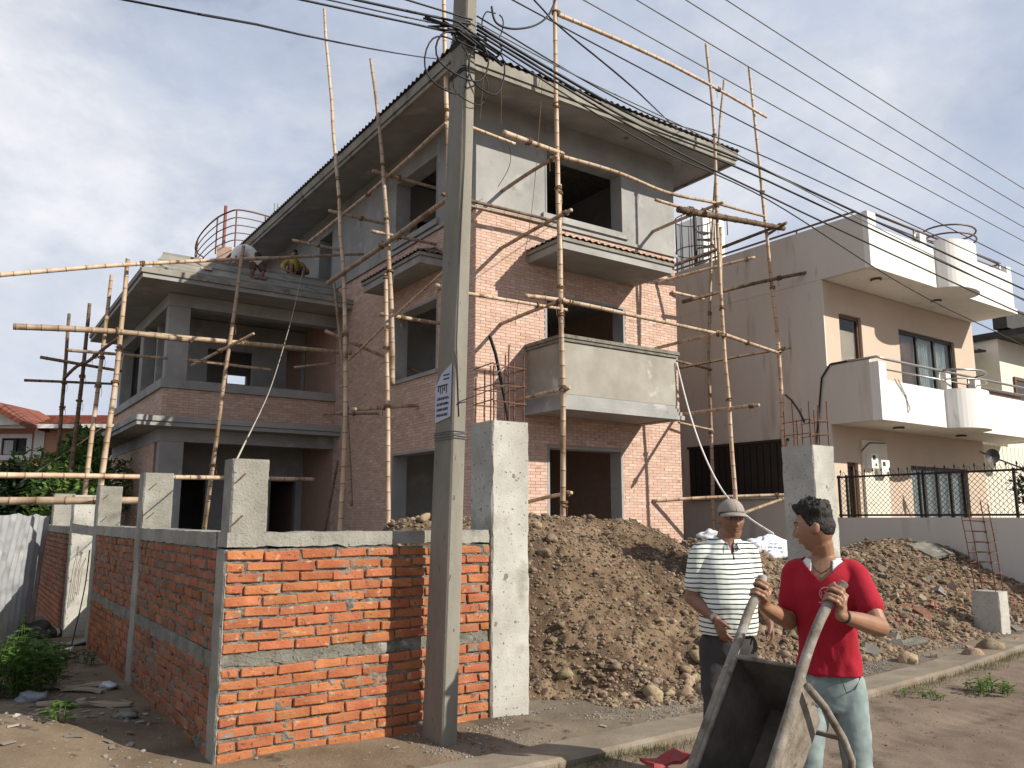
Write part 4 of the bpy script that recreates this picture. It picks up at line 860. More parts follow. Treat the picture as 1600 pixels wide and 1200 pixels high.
# ================================================================== white neighbour house
NH = thing('white_house', 'white two storey house with beige front, balcony and roof terrace beside the building site', 'house', WF.o, WF.rot)
HU, HD = 7.05, 9.0
OPN = [(0.58, 1.50, 4.30, 6.27), (3.15, 5.95, 3.95, 6.25), (0.52, 0.95, 1.10, 2.84), (3.22, 6.06, 0.90, 2.86)]
mb = MB(); mb.wall(0, 0.02, HU, 0.0, 0.24, 0.2, 6.94, OPN); mb.build('front_wall', beige, NH)
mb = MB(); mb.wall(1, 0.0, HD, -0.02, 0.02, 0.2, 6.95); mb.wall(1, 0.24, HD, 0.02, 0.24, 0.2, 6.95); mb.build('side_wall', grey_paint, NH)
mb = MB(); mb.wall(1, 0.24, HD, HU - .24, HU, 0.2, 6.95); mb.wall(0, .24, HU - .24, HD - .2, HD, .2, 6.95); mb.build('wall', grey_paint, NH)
mb = MB(); mb.box(.24, HU - .24, .24, HD - .2, 3.5, 3.62); mb.box(.24, HU - .24, 2.2, 2.3, .3, 6.9); mb.build('inner_wall', mat('room_wall', [(.3, .28, .25)], 1, .9, 0), NH)
mb = MB(); mb.box(-.02, HU + .0, -1.19, HD, 6.955, 7.09); mb.build('roof_slab', white_paint, NH)
mb = MB()
mb.wall(0, 0.30, 2.82, -1.2, -1.08, 7.093, 7.90); mb.wall(0, 4.38, 6.62, -1.2, -1.08, 7.093, 8.0)
mb.box(-.025, 0.30, -1.205, -1.07, 6.95, 8.22); mb.box(6.62, 6.86, -1.205, -1.0, 6.95, 8.2); mb.box(2.20, 2.48, -1.195, -1.0, 7.905, 8.17)
mb.wall(0, 0.30, 6.62, -1.2, -1.085, 6.95, 7.09); mb.build('roof_parapet', white_paint, NH)
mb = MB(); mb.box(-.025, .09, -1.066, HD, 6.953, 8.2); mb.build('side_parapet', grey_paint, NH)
def bump(mb, uc, r, z0, z1, v0=-1.2, n=20, t=0.1, bottom=True):
    o = [(uc - r * cos(pi * k / n), v0 - r * 0.62 * sin(pi * k / n)) for k in range(n + 1)]; i_ = [(uc - (r - t) * cos(pi * k / n), v0 - (r * 0.62 - t) * sin(pi * k / n)) for k in range(n + 1)]
    vs = [(*p, z0) for p in o] + [(*p, z1) for p in o] + [(*p, z1) for p in i_] + [(*p, z0 + .12) for p in i_]; k = n + 1; fs = []
    for j in range(n): fs += [(j, j + 1, k + j + 1, k + j), (k + j, k + j + 1, 2 * k + j + 1, 2 * k + j), (2 * k + j, 2 * k + j + 1, 3 * k + j + 1, 3 * k + j)]
    fs.append(tuple(range(n, -1, -1))); return mb.add(vs, fs)
mb = MB(); bump(mb, 3.60, 0.78, 6.948, 8.12); mb.build('curved_parapet', white_paint, NH, smooth=False)
mb = MB(); mb.box(-.01, 7.9, -1.17, -0.003, 3.645, 3.78); mb.build('balcony_slab', white_paint, NH)
mb = MB(); mb.wall(0, 0.26, 2.74, -1.2, -1.10, 3.64, 4.50); mb.wall(0, 4.30, 8.4, -1.2, -1.10, 3.64, 4.60); mb.box(-.024, 0.26, -1.206, -1.0, 3.636, 4.88); mb.box(4.22, 4.50, -1.207, -1.05, 4.603, 4.93); mb.wall(0, 8.3, 8.4, -1.1, 0.6, 3.64, 4.6); mb.build('balcony_parapet', white_paint, NH)
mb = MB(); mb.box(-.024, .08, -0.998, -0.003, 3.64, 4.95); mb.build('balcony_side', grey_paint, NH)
mb = MB(); bump(mb, 3.52, 0.80, 3.632, 4.53); mb.build('curved_balcony', white_paint, NH)
MB().box(2.86, 3.08, -1.19, -1.09, 4.50, 4.92).build('balcony_post', white_paint, NH)
def tb(nm, pts, r, m, par=None, seg=8): return MB().tube(pts, r, seg).build(nm, m, par or NH, smooth=True)
tb('roof_rail', [(0.1, -1.14, 8.24), (3, -1.14, 8.24), (6.4, -1.14, 8.24), (6.5, -1.0, 8.24), (6.5, -0.3, 8.24)], 0.03, brown_tube); tb('roof_rail', [(0.04, -0.9, 8.30), (0.04, 8.8, 8.30)], 0.028, brown_tube); tb('roof_rail', [(0.3, -1.14, 8.08), (6.4, -1.14, 8.08)], 0.018, brown_tube)
for u in (2.05, 4.1, 6.35): tb('rail_post', [(u, -1.14, 7.88), (u, -1.14, 8.24)], 0.026, steel)
for v in (0.6, 3.2, 5.8): tb('rail_post', [(0.04, v, 8.19), (0.04, v, 8.30)], 0.022, brown_tube)
for z in (8.36, 8.16): tb('curved_rail', [(3.60 + .72 * cos(a), -1.2 + .55 * sin(a), z + .1) for a in [2 * pi * k / 24 for k in range(25)]], 0.022, brown_tube)
tb('balcony_rail', [(-.01, -0.1, 4.98), (-.01, -1.16, 4.98), (0.3, -1.17, 4.96), (7.6, -1.17, 4.96)], 0.03, steel); tb('balcony_rail', [(0.3, -1.15, 4.74), (7.6, -1.15, 4.78)], 0.018, steel)
tb('curved_rail', [(3.52 - .78 * cos(pi * k / 16), -1.2 - .48 * sin(pi * k / 16), 4.97) for k in range(17)], 0.026, steel); tb('curved_rail', [(3.52 - .78 * cos(pi * k / 16), -1.2 - .48 * sin(pi * k / 16), 4.76) for k in range(17)], 0.016, steel)
for u in (2.6, 4.0, 7.1): tb('rail_post', [(u, -1.15, 4.5), (u, -1.15, 4.96)], 0.024, steel)
mb = MB(); mb.box(4.55, 7.5, -0.9, -0.85, 4.5, 4.85); mb.build('balcony_board', brown_wood, NH)
for (u, v, z) in ((0.95, -0.75, 6.95), (3.9, -0.62, 6.95), (1.7, -0.6, 3.64), (4.7, -0.55, 3.64)):
    l = MB().ell((u, v, z - .02), .13, .13, .035, 18, 6).build('ceiling_light', brown_wood, NH); MB().ell((u, v, z - .045), .095, .095, .02, 16, 6).build('diffuser', white_paint, l)
def window(op, n, plane=0.07, door=False, curtain=True, fr=0.085, glassed=True):
    a, b, c, d = op; mb = MB(); mb.wall(0, a + .002, b - .002, plane, plane + .07, c + .002, d - .002, [(a + fr, b - fr, c + fr, d - fr)]); w_ = mb.build('window_frame', black_metal if n > 1 else brown_wood, NH)
    ww = (b - a - 2 * fr) / n
    for k in range(n):
        x0 = a + fr + k * ww; x1 = x0 + ww
        if k: MB().box(x0 - .045, x0 + .045, plane - .004, plane + .066, c + fr + .002, d - fr - .002).build('mullion', black_metal, w_)
        MB().box(x0 + (.047 if k else .002), x1 - (.047 if k < n - 1 else .002), plane + .025, plane + .035, c + fr + .003, d - fr - .003).build('pane', glass, w_)
        if curtain and not (n == 3 and k == 0):
            vs = []; nn = 46
            for i in range(nn + 1):
                x = x0 + .03 + (ww - .06) * i / nn; y = plane + .16 + .028 * sin(i * 1.05 + k) + .01 * sin(i * 2.3); vs += [(x, y, c + .05), (x, y, d - .03)]
            MB().add(vs, [(2 * i, 2 * i + 2, 2 * i + 3, 2 * i + 1) for i in range(nn)]).build('curtain', curtain_m, w_, smooth=True)
    return w_
window(OPN[0], 1, curtain=False); window(OPN[1], 3); window(OPN[2], 1, curtain=False); window(OPN[3], 4)
MB().box(OPN[0][0] + .08, OPN[0][1] - .08, .15, .16, OPN[0][2] + .08, OPN[0][3] - .35).build('blind', beige, NH)
MB().box(OPN[1][0] + .08, OPN[1][0] + .95, .16, .2, OPN[1][2] + .08, OPN[1][3] - .1).build('door_panel', brown_wood, NH)
MB().box(1.10, 2.10, -0.06, -0.002, 0.9, 3.36).build('meter_panel', cream, NH)
for (u0, u1, z0, z1) in ((1.18, 1.45, 2.72, 3.05), (1.58, 1.92, 2.55, 2.92)):
    bx_ = MB().box(u0, u1, -0.20, -0.063, z0, z1).build('meter_box', white_paint, NH); MB().box(u0 + .05, u0 + .16, -.206, -.201, z1 - .14, z1 - .04).build('meter_dial', dark_void, bx_); MB().box(u1 - .13, u1 - .06, -.206, -.201, z0 + .05, z0 + .11).build('meter_dial', dark_void, bx_)
tb('conduit', [(1.0, -.08, 3.1), (1.3, -.1, 3.3), (2.0, -.1, 3.33)], .012, cable_m)
# slatted metal grille in the side wall
gr = MB().box(-.05, -.025, 1.15, 4.08, 2.15, 3.36).build('side_grille', dark_void, NH)
sl_ = MB().box(-.012, .012, -.075, .075, 0, 1.12).build('slat', black_metal); me_sl = sl_.data; bpy.data.objects.remove(sl_)
for k in range(15): inst('slat', me_sl, gr, (-.068, 1.28 + k * 0.19, 2.19), (0, 0, 0.0))
mb = MB(); mb.box(-.10, -.024, 1.05, 4.15, 2.06, 2.14); mb.build('window_sill', grey_paint, NH); mb = MB(); mb.box(-.09, -.024, 1.08, 4.12, 3.365, 3.42); mb.build('window_head', dark_void, NH)
tb('black_pipe', [(-.03, -0.5, 4.99), (-.05, -0.1, 4.97), (-.06, .12, 4.7), (-.06, .3, 3.6), (-.06, .42, 2.9)], .02, cable_m)
tb('hanging_cable', [(0.55, -1.215, 4.55), (0.95, -1.215, 4.2), (1.1, -1.215, 3.95), (1.0, -1.215, 3.85), (0.98, -1.215, 4.2), (0.7, -1.215, 4.55)], .008, cable_g)
# terrace stair cage and water tank block
cg = thing('terrace_stair', 'black spiral stair cage standing on the roof terrace between the two houses', 'spiral stair', WF.w(3.2, 6.4, 7.09), WF.rot)
for k in range(12): a = 2 * pi * k / 12; MB().tube([(.62 * cos(a), .62 * sin(a), 0), (.62 * cos(a), .62 * sin(a), 4.0)], .016, 5).build('bar', black_metal, cg)
MB().tube([(0, 0, 0), (0, 0, 4.1)], .06, 8).build('newel_post', black_metal, cg)
for z in (0.3, 1.6, 2.9, 3.98): MB().tube([(.63 * cos(2 * pi * k / 20), .63 * sin(2 * pi * k / 20), z) for k in range(21)], .018, 5).build('hoop', black_metal, cg)
for k in range(13): a = k * .5; MB().hexa([(0, 0, .3 * k), (.6 * cos(a), .6 * sin(a), .3 * k), (.6 * cos(a + .5), .6 * sin(a + .5), .3 * k), (.02, .03, .3 * k), (0, 0, .3 * k + .03), (.6 * cos(a), .6 * sin(a), .3 * k + .03), (.6 * cos(a + .5), .6 * sin(a + .5), .3 * k + .03), (.02, .03, .3 * k + .03)]).build('tread', black_metal, cg)
a = onY(1094, 420, 26.5); b = onY(1128, 338, 26.5)
hb = thing('roof_block', 'bright white stair head block on the roof terrace behind the spiral stair', 'stair head', WF.w(4.0, 7.0, 7.09), WF.rot); l0 = WF.loc(a); l1 = WF.loc(b)
MB().box(l0.x - 4.0, l0.x - 2.9, l0.y - 7.0 - .2, l0.y - 6.0, 0, b.z - 7.09).build('wall', white_paint, hb); MB().tube([(l0.x - 3.9, l0.y - 7.1, b.z - 7.09), (l0.x - 3.9, l0.y - 7.1, b.z - 6.8), (l0.x - 2.6, l0.y - 7.1, b.z - 6.8), (l0.x - 2.6, l0.y - 7.1, b.z - 7.5)], .02, 5).build('rail', black_metal, hb)
# ---- boundary wall with chain link fence along the house side
bw = thing('boundary_wall', 'low grey rendered boundary wall under the chain link fence of the white house', 'boundary wall', WF.o, WF.rot)
MB().box(-.11, .11, -5.6, -0.02, -0.1, 1.62).build('wall', grey_paint, bw)
fe = thing('chain_link_fence', 'black chain link fence with spear finials on the low grey wall', 'fence', WF.w(0, 0, 1.62), WF.rot)
for z in (0.05, 0.86): MB().box(-.02, .02, -5.55, -.06, z - .02, z + .02).build('rail', black_metal, fe)
for v in (-.1, -.28, -1.85, -3.6, -5.4): MB().box(-.022, .022, v - .022, v + .022, 0.0, 0.9).build('post', black_metal, fe)
fn = MB().tube([(0, 0, 0), (0, 0, .07), (0, 0, .09), (0, 0, .15)], [.008, .008, .022, .001], 6).build('finial', black_metal); me_f = fn.data; bpy.data.objects.remove(fn)
sc_ = MB().tube([(0, .0, .02), (0, .05, .10), (0, .09, .05), (0, .06, .02)], .006, 5).build('scroll', black_metal); me_s = sc_.data; bpy.data.objects.remove(sc_)
for k in range(30):
    v = -.15 - k * 0.185; inst('finial', me_f, fe, (0, v, .88)); inst('scroll', me_s, fe, (0, v - .12, .87))
mb = MB(); hz = 0.80; st_ = 0.105; k = 0
v = -5.5 - hz
while v < -0.06:
    for sgn in (1, -1):
        a0, a1 = (v, v + hz); z0, z1 = (.06, .06 + hz) if sgn > 0 else (.06 + hz, .06)
        if a0 < -5.5: t = (-5.5 - a0) / hz; z0 = z0 + (z1 - z0) * t; a0 = -5.5
        if a1 > -.08: t = (-.08 - a0) / (a1 - a0); z1 = z0 + (z1 - z0) * t; a1 = -.08
        mb.tube([(.004 * sgn, a0, z0), (.004 * sgn, a1, z1)], .0045, 4, caps=False)
    v += st_
mb.build('wire_lattice', black_metal, fe)
tag(MB().add([tuple(WF.w(u, v, z)) for (u, v, z) in ((.12, -6, .3), (9, -6, .3), (9, 0, .3), (.12, 0, .3))], [(0, 1, 2, 3)]).build('front_yard', kerb_m), kind='structure')
# shrub in the yard
def leaf_cloud(mb, n, center, rad, size, rr, shell=0.55, lobes=5, squash=1.0):
    cs = [(V(center) + V((rr.gauss(0, .45) * rad.x, rr.gauss(0, .45) * rad.y, rr.gauss(0, .4) * rad.z)), rr.uniform(.35, .62)) for _ in range(lobes)]
    for i in range(n):
        c, q = rr.choice(cs); d = V((rr.gauss(0, 1), rr.gauss(0, 1), rr.gauss(0, 1))).normalized(); r = (shell + (1 - shell) * rr.random()) * q
        p = c + V((d.x * rad.x, d.y * rad.y, d.z * rad.z)) * r; s = size * rr.uniform(.6, 1.3)
        a = V((rr.gauss(0, 1), rr.gauss(0, 1), rr.gauss(0, .6))).normalized(); b = a.cross(d + V((.1, .2, .3))).normalized()
        mb.add([p - a * s, p + b * s * .45, p + a * s, p - b * s * .45], [(0, 1, 2, 3)])
def tree(name, label, base, h, rad, m, n, size, seed, lobes=9, cat='tree', trunk_r=.12, crown_z=None, group=None):
    rr_ = random.Random(seed); t = thing(name, label, cat, base, 0, group); cz = crown_z or h - rad.z
    mb = MB(); mb.tube([(0, 0, -.3), (.03, .02, h * .3), (-.02, .05, h * .6), (.03, 0, h * .85)], [trunk_r, trunk_r * .8, trunk_r * .55, trunk_r * .2], 8)
    for k in range(7):
        a = rr_.random() * 6.28; z = h * rr_.uniform(.3, .65); e = V((cos(a) * rad.x * .7, sin(a) * rad.y * .7, z + rad.z * .55)); mb.tube([(0, 0, z), e * .5 + V((0, 0, z * .5)), e], [trunk_r * .4, trunk_r * .25, .015], 6)
    mb.build('trunk', bark, t); cb = MB(); leaf_cloud(cb, n, (0, 0, cz), rad, size, rr_, lobes=lobes); cb.build('crown', m, t); return t
p = WF.w(5.6, -2.6, .3)
sh = tree('shrub', 'dark green conifer shrub behind the chain link fence at the right edge', p, 2.6, V((1.15, 1.15, 1.0)), leaf_b, 3800, .075, 4, 11, 'shrub', .05, 1.7)
for k in range(4):
    q = WF.w(3.9 + .22 * k, -2.4 + .1 * (k % 2), .3); o = MB().tube([(0, 0, 0), (.05, .03, .8), (.02 * k, .05, 1.5 + .12 * k)], .035, 6).build('bamboo_stake', bamboo, loc=q); tag(o, 'reddish stake leaning in the yard behind the chain link fence', 'stake', 'stakes in the neighbour yard')
dp = WF.onv(1549, 713, -1.6); di = thing('satellite_dish', 'small black round dish on a long arm by the far end of the white house', 'dish', dp)
vs = [(0, 0, 0)] + [(.17 * cos(a), -.05, .17 * sin(a)) for a in [2 * pi * k / 20 for k in range(20)]]
MB().add(vs, [(0, 1 + k, 1 + (k + 1) % 20) for k in range(20)]).build('dish', black_metal, di); MB().tube([(-.25, .02, .12), (0, .03, 0), (1.1, .05, -.42)], .02, 6).build('arm', black_metal, di); MB().tube([(1.1, .05, -.42), (1.1, .05, -dp.z)], .03, 6).build('mast', black_metal, di)
# ---- cream house at the right edge
N2 = thing('cream_house', 'pale cream house with brown windows seen at the far right behind the white house', 'house', WF.w(7.4, 2.2), WF.rot)
mb = MB(); mb.wall(0, 0, 2.6, 0, .2, .2, 6.6, [(.75, 1.7, 4.5, 5.75)]); mb.box(2.6, 9, -1.6, .2, .2, 7.0); mb.box(0, 2.6, .2, 6, .2, 6.6); mb.build('wall', cream, N2)
w_ = MB(); w_.wall(0, .752, 1.698, .04, .12, 4.502, 5.748, [(.84, 1.61, 4.59, 5.66)]); w_ = w_.build('window_frame', brown_wood, N2); MB().box(.84, 1.61, .07, .08, 4.59, 5.66).build('pane', dark_void, w_)
mb = MB(); mb.wall(0, 3.4, 4.3, -1.66, -1.603, 4.6, 5.9, [(3.5, 4.2, 4.7, 5.8)]); w2 = mb.build('window_frame', brown_wood, N2); MB().box(3.5, 4.2, -1.63, -1.605, 4.7, 5.8).build('pane', dark_void, w2)
mb = MB(); mb.hexa([(-.4, -1.1, 6.62), (2.5, -1.3, 6.62), (2.5, 6, 6.9), (-.4, 6, 6.9), (-.4, -1.1, 6.68), (2.5, -1.3, 6.68), (2.5, 6, 6.96), (-.4, 6, 6.96)]); mb.box(2.5, 9.2, -2.6, 6, 7.0, 7.2); mb.box(2.4, 9.2, -2.0, -1.6, 7.25, 7.9); mb.build('roof', dark_void, N2)
mb = MB()
for k in range(11): mb.box(-.2 + k * .25, .02 + k * .25, -2.1, -2.06, .3, 3.6)
mb.build('ribbed_screen', cream, N2)
# ================================================================== red roofed house far left, trees
fh = thing('red_roofed_house', 'peach house with red tiled roof and white gable beyond the passage', 'house', onY(60, 720, 32.0)); fz = fh.location.copy(); fh.location.z = 0
def P32(x, y, dY=0.0): q = onY(x, y, 32.0 + dY); return V((q.x - fz.x, dY, q.z))
e0, e1 = P32(-260, 672), P32(190, 672); zt = P32(60, 664).z
WL, WR = P32(-60, 700), P32(300, 700)
mb = MB(); wz = [(P32(2, 700).x, P32(43, 700).x, P32(0, 712).z, P32(0, 684).z), (P32(18, 760).x, P32(36, 760).x, P32(0, 771).z, P32(0, 744).z), (P32(150, 700).x, P32(185, 700).x, P32(0, 712).z, P32(0, 684).z)]
mb.wall(0, WL.x - 4, WR.x, 0, .25, 0, zt, wz); mb.build('wall', peach, fh)
for k, op in enumerate(wz):
    a, b, c_, d_ = op; m_ = MB(); m_.wall(0, a - .18, b + .18, -.06, -.002, c_ - .18, d_ + .15, [(a + .02, b - .02, c_ + .02, d_ - .02)]); wf_ = m_.build('window_frame', white_paint, fh); MB().box(a, b, .10, .12, c_, d_).build('pane', dark_void, wf_); MB().box((a + b) / 2 - .05, (a + b) / 2 + .05, .02, .08, c_, d_).build('mullion', black_metal, wf_); MB().box(a + .05, a + (b - a) * .4, .06, .09, c_ + .05, d_ - .1).build('curtain', curtain_m, wf_)
a = P32(60, 690); MB().box(a.x - .15, a.x + .25, -.05, -.003, P32(0, 716).z, zt).build('pilaster', white_paint, fh)
MB().box(WL.x - 4, WR.x, -.5, -.002, P32(0, 737).z, P32(0, 729).z).build('ledge', dark_void, fh)
rt = P32(60, 648).z + .5; mb = MB(); nrow = 9
for r_ in range(nrow):
    t0, t1 = r_ / nrow, (r_ + 1) / nrow; y0, y1 = -.7 + 4.4 * t0, -.7 + 4.4 * t1; z0, z1 = zt - .1 + (rt - zt) * t0, zt - .1 + (rt - zt) * t1; n_ = 60
    for k in range(n_):
        xa = WL.x - 5 + (WR.x + 6 - WL.x) * k / n_; xb = xa + (WR.x + 6 - WL.x) / n_ * .96; mb.hexa([(xa, y0, z0), (xb, y0, z0), (xb, y1 + .1, z1), (xa, y1 + .1, z1), (xa, y0, z0 + .09), (xb, y0, z0 + .09), (xb, y1 + .1, z1 + .04), (xa, y1 + .1, z1 + .04)])
tag(mb.build('roof_tile', red_tile, fh), kind='stuff')
ga, gb, gp = P32(-40, 671), P32(64, 668), P32(15, 642); mb = MB()
mb.hexa([(ga.x, -1.1, ga.z), (gb.x, -1.1, gb.z), (gb.x, 2, gb.z), (ga.x, 2, ga.z), (gp.x - .05, -1.1, gp.z), (gp.x + .05, -1.1, gp.z), (gp.x + .05, 2, gp.z), (gp.x - .05, 2, gp.z)]); mb.build('gable', white_paint, fh)
mb = MB()
for (p0, p1) in ((ga, gp), (gb, gp)):
    d = .35 * (1 if p0.x < p1.x else -1); mb.hexa([(p0.x - d, -1.5, p0.z - .2), (p0.x - d, 2, p0.z - .2), (p1.x, 2, p1.z + .02), (p1.x, -1.5, p1.z + .02), (p0.x - d, -1.5, p0.z), (p0.x - d, 2, p0.z), (p1.x, 2, p1.z + .25), (p1.x, -1.5, p1.z + .25)])
mb.build('gable_roof', red_tile, fh)
MB().box(WL.x - 5, WR.x + 1, -.85, -.72, zt - .22, zt - .06).build('gutter', white_paint, fh)
for (x, y, Y, h, rx, rz_, m_, n_, lb, sd) in ((128, 800, 20, 4.0, 1.5, 1.5, leaf_a, 3600, 'bushy green tree behind the concrete column stubs and bamboo posts', 31), (72, 800, 22, 3.0, 1.3, 1.1, leaf_a, 2200, 'lower green tree in front of the red roofed house', 32), (4, 800, 19, 3.1, .75, 1.3, leaf_b, 1800, 'dark green tree at the left edge of the photo', 33), (-60, 800, 24, 4.2, 1.6, 1.7, leaf_b, 2000, 'broad tree outside the left edge', 34), (160, 800, 26, 4.4, 1.4, 1.8, leaf_b, 2000, 'dark tree close to the wing of the unfinished house', 35)):
    if x < -20: continue
    b0 = onY(x, y, Y); tree('leafy_tree', lb, (b0.x, Y, 0), h, V((rx, rx, rz_)), m_, int(n_ * 1.9), .088, sd)
# ================================================================== bamboo scaffolding: every pole a thing of its own
rbm = random.Random(44)
def bam(label, pts, r0=0.042, r1=None, m=None, group='bamboo scaffolding poles', lash=(), name='bamboo_pole'):
    """pts: points in space; a bamboo culm with swollen nodes, a little crooked"""
    r1 = r1 or r0 * .82; P = [V(p) for p in pts]; L_ = [0]
    for a, b in zip(P, P[1:]): L_.append(L_[-1] + (b - a).length)
    tot = L_[-1]; node = rbm.uniform(.24, .32); ph = rbm.random() * node
    def at(s):
        s = min(max(s, 0), tot)
        for i in range(len(P) - 1):
            if s <= L_[i + 1] or i == len(P) - 2:
                t = (s - L_[i]) / max(1e-6, L_[i + 1] - L_[i]); p0 = P[max(i - 1, 0)]; p1, p2 = P[i], P[i + 1]; p3 = P[min(i + 2, len(P) - 1)]
                q = 0.5 * ((2 * p1) + (p2 - p0) * t + (2 * p0 - 5 * p1 + 4 * p2 - p3) * t * t + (3 * p1 - p0 - 3 * p2 + p3) * t ** 3) if len(P) > 2 else p1.lerp(p2, t)
                return q
    ss = [0.0]; s = ph
    while s < tot:
        ss += [s - .018, s - .006, s, s + .006, s + .018, s + node * .5]; s += node * rbm.uniform(.9, 1.1)
    ss = sorted({round(min(max(x, 0), tot), 4) for x in ss} | {0.0, round(tot, 4)}); nodes = []; s = ph
    seed = rbm.random() * 90; path, rad, att_ = [], [], []
    for x in ss:
        q = at(x); wv = .010 + .004 * tot / 4; q = q + V((fbm((seed, x * .55, 0), 2) * wv, fbm((seed, x * .55, 9), 2) * wv, fbm((seed, x * .55, 5), 2) * wv * .4)); path.append(q)
    # nodes are the ss triples; recompute by distance
    nn = [ss[i] for i in range(1, len(ss) - 1) if abs(ss[i] - ss[i - 1] - .006) < 1e-3 and abs(ss[i + 1] - ss[i] - .006) < 1e-3]
    for x in ss:
        r = r0 + (r1 - r0) * x / tot; k = min([abs(x - n_) for n_ in nn] or [9])
        if k < .002: rad.append(r * 1.14); att_.append(1.0)
        elif k < .008: rad.append(r * 1.06); att_.append(.45)
        else: rad.append(r); att_.append(0.0)
    b0 = path[0].copy(); mb = MB(); mb.tube(path, rad, 8); mb.att = [a for a in att_ for _ in range(8)]
    o = mb.build(name, m or bamboo, smooth=True, origin=b0); tag(o, label, 'bamboo pole', group)
    for t in lash:
        c = at(t * tot); d = (at(min(tot, t * tot + .05)) - at(max(0, t * tot - .05))).normalized(); u = d.orthogonal().normalized(); v_ = d.cross(u); rr0 = (r0 + (r1 - r0) * t) * 1.25; mb = MB()
        for w_ in range(3):
            tilt = rbm.uniform(-.6, .6); off = rbm.uniform(-.04, .04)
            mb.tube([c + (u * cos(a) + v_ * sin(a)) * rr0 * rbm.uniform(1.0, 1.25) + d * (off + tilt * .05 * sin(a)) for a in [2 * pi * k / 10 for k in range(11)]], .010, 5)
        mb.tube([c + u * rr0, c + u * rr0 * 1.5 - V((0, 0, .10)), c + u * rr0 * 1.3 - V((0, 0, .22))], .005, 4)
        lo = mb.build('rope_lashing', rope_m, origin=c); lo.parent = o; lo.location = c - b0
    return o
FV = lambda x, y, v: MF.onv(x, y, v)
FU = lambda x, y, u: MF.onu(x, y, u)
SV = -1.55; SU = -1.45
def down(p, z): q = p.copy(); q.z = z; return q
gA = 'upright bamboo poles in front of the street facade'; gB = 'upright bamboo poles along the shaded side of the tall block'; gC = 'upright bamboo poles round the low wing'
gD = 'level bamboo poles along the street facade'; gE = 'bamboo ties running from the scaffold to the facade'; gF = 'bamboo poles between the two houses'; gG = 'bamboo poles along the shaded side wall'; gH = 'level bamboo poles in front of the low wing'
# uprights on the facade
bam('upper half of the upright standing before the balcony, reaching the top of the photo', [FV(877, 500, SV), FV(872, 300, SV), FV(868, 120, SV), FV(866, -60, SV)], .047, .038, group=gA, lash=(.02, .35, .58, .83))
bam('lower half of the upright standing before the balcony, resting on the soil heap', [FV(881, 830, SV), FV(880, 640, SV), FV(876, 470, SV), FV(874, 288, SV)], .050, .042, group=gA, lash=(.10, .40, .69, .96))
p_ = FV(1150, 800, SV); bam('thin pale upright right of the facade, foot above the capped head', [p_, FV(1140, 640, SV), FV(1128, 480, SV), FV(1126, 355, SV)], .046, .036, group=gA, lash=(.03, .38, .70))
bam('crooked upright with bent top right of the facade, highest there', [FV(1127, 470, SV), FV(1120, 340, SV), FV(1118, 260, SV), FV(1112, 150, SV), FV(1103, 68, SV)], .042, .030, group=gA, lash=(.35, .64))
bam('slender upright between the two houses close to the brick corner', [FV(1116, 835, -.2), FV(1112, 690, -.2), FV(1108, 560, -.2), FV(1111, 410, -.2), FV(1118, 280, -.2), FV(1131, 125, -.2)], .045, .026, group=gF, lash=(.2, .45, .6))
bam('leaning upright nearest the white house, rising past its parapet', [FV(1234, 840, SV + .1), FV(1222, 640, SV + .1), FV(1212, 500, SV + .1), FV(1192, 310, SV + .1), FV(1170, 104, SV + .1)], .055, .030, group=gF, lash=(.38, .52, .72))
# level poles along the facade
bam('thin pole from the utility pole to the overlap high on the facade', [FV(700, 185, SV), FV(805, 225, SV)], .034, group=gD); bam('thick stub pole overlapping the thin pole high on the facade', [FV(787, 207, SV), FV(880, 241, SV)], .052, .046, group=gD, lash=(.4,))
bam('long bowed pole crossing the top window of the facade', [FV(872, 243, SV), FV(960, 268, SV), FV(1040, 300, SV), FV(1120, 318, SV), FV(1195, 338, SV)], .042, .030, group=gD, lash=(.02,))
bam('dark pole under the top left wall patch of the facade', [FV(690, 303, SV), FV(866, 345, SV)], .034, group=gD, m=bamboo_d); bam('pale slat pole just below the dark pole on the facade', [FV(695, 312, SV + .05), FV(860, 350, SV + .05)], .03, group=gD)
bam('middle level pole from the utility pole to the balcony upright', [FV(690, 452, SV), FV(885, 484, SV)], .036, group=gD, lash=(.75,)); bam('middle level pole from the balcony upright to the crooked upright', [FV(820, 462, SV - .06), FV(880, 470, SV - .06), FV(1000, 495, SV - .06), FV(1135, 524, SV - .06)], .043, .036, group=gD, lash=(.2, .98))
bam('short end pole of the middle level beyond the crooked upright', [FV(1118, 518, SV), FV(1215, 551, SV)], .045, group=gD, lash=(.5,))
bam('topmost pole slanting from the photo top to the right above the roof', [FV(868, 20, SV), FV(1000, 78, SV), FV(1110, 133, SV), FV(1198, 183, SV)], .043, .030, group=gD, lash=(.01, .73))
bam('thick dark plank pole bridging the two right uprights under the eave', [FV(1060, 327, SV - .1), FV(1225, 357, SV - .1)], .075, .06, group=gF, m=bamboo_d, lash=(.1,)); bam('thin pole poking left of the dark plank pole', [FV(1024, 312, SV), FV(1098, 334, SV)], .036, group=gF)
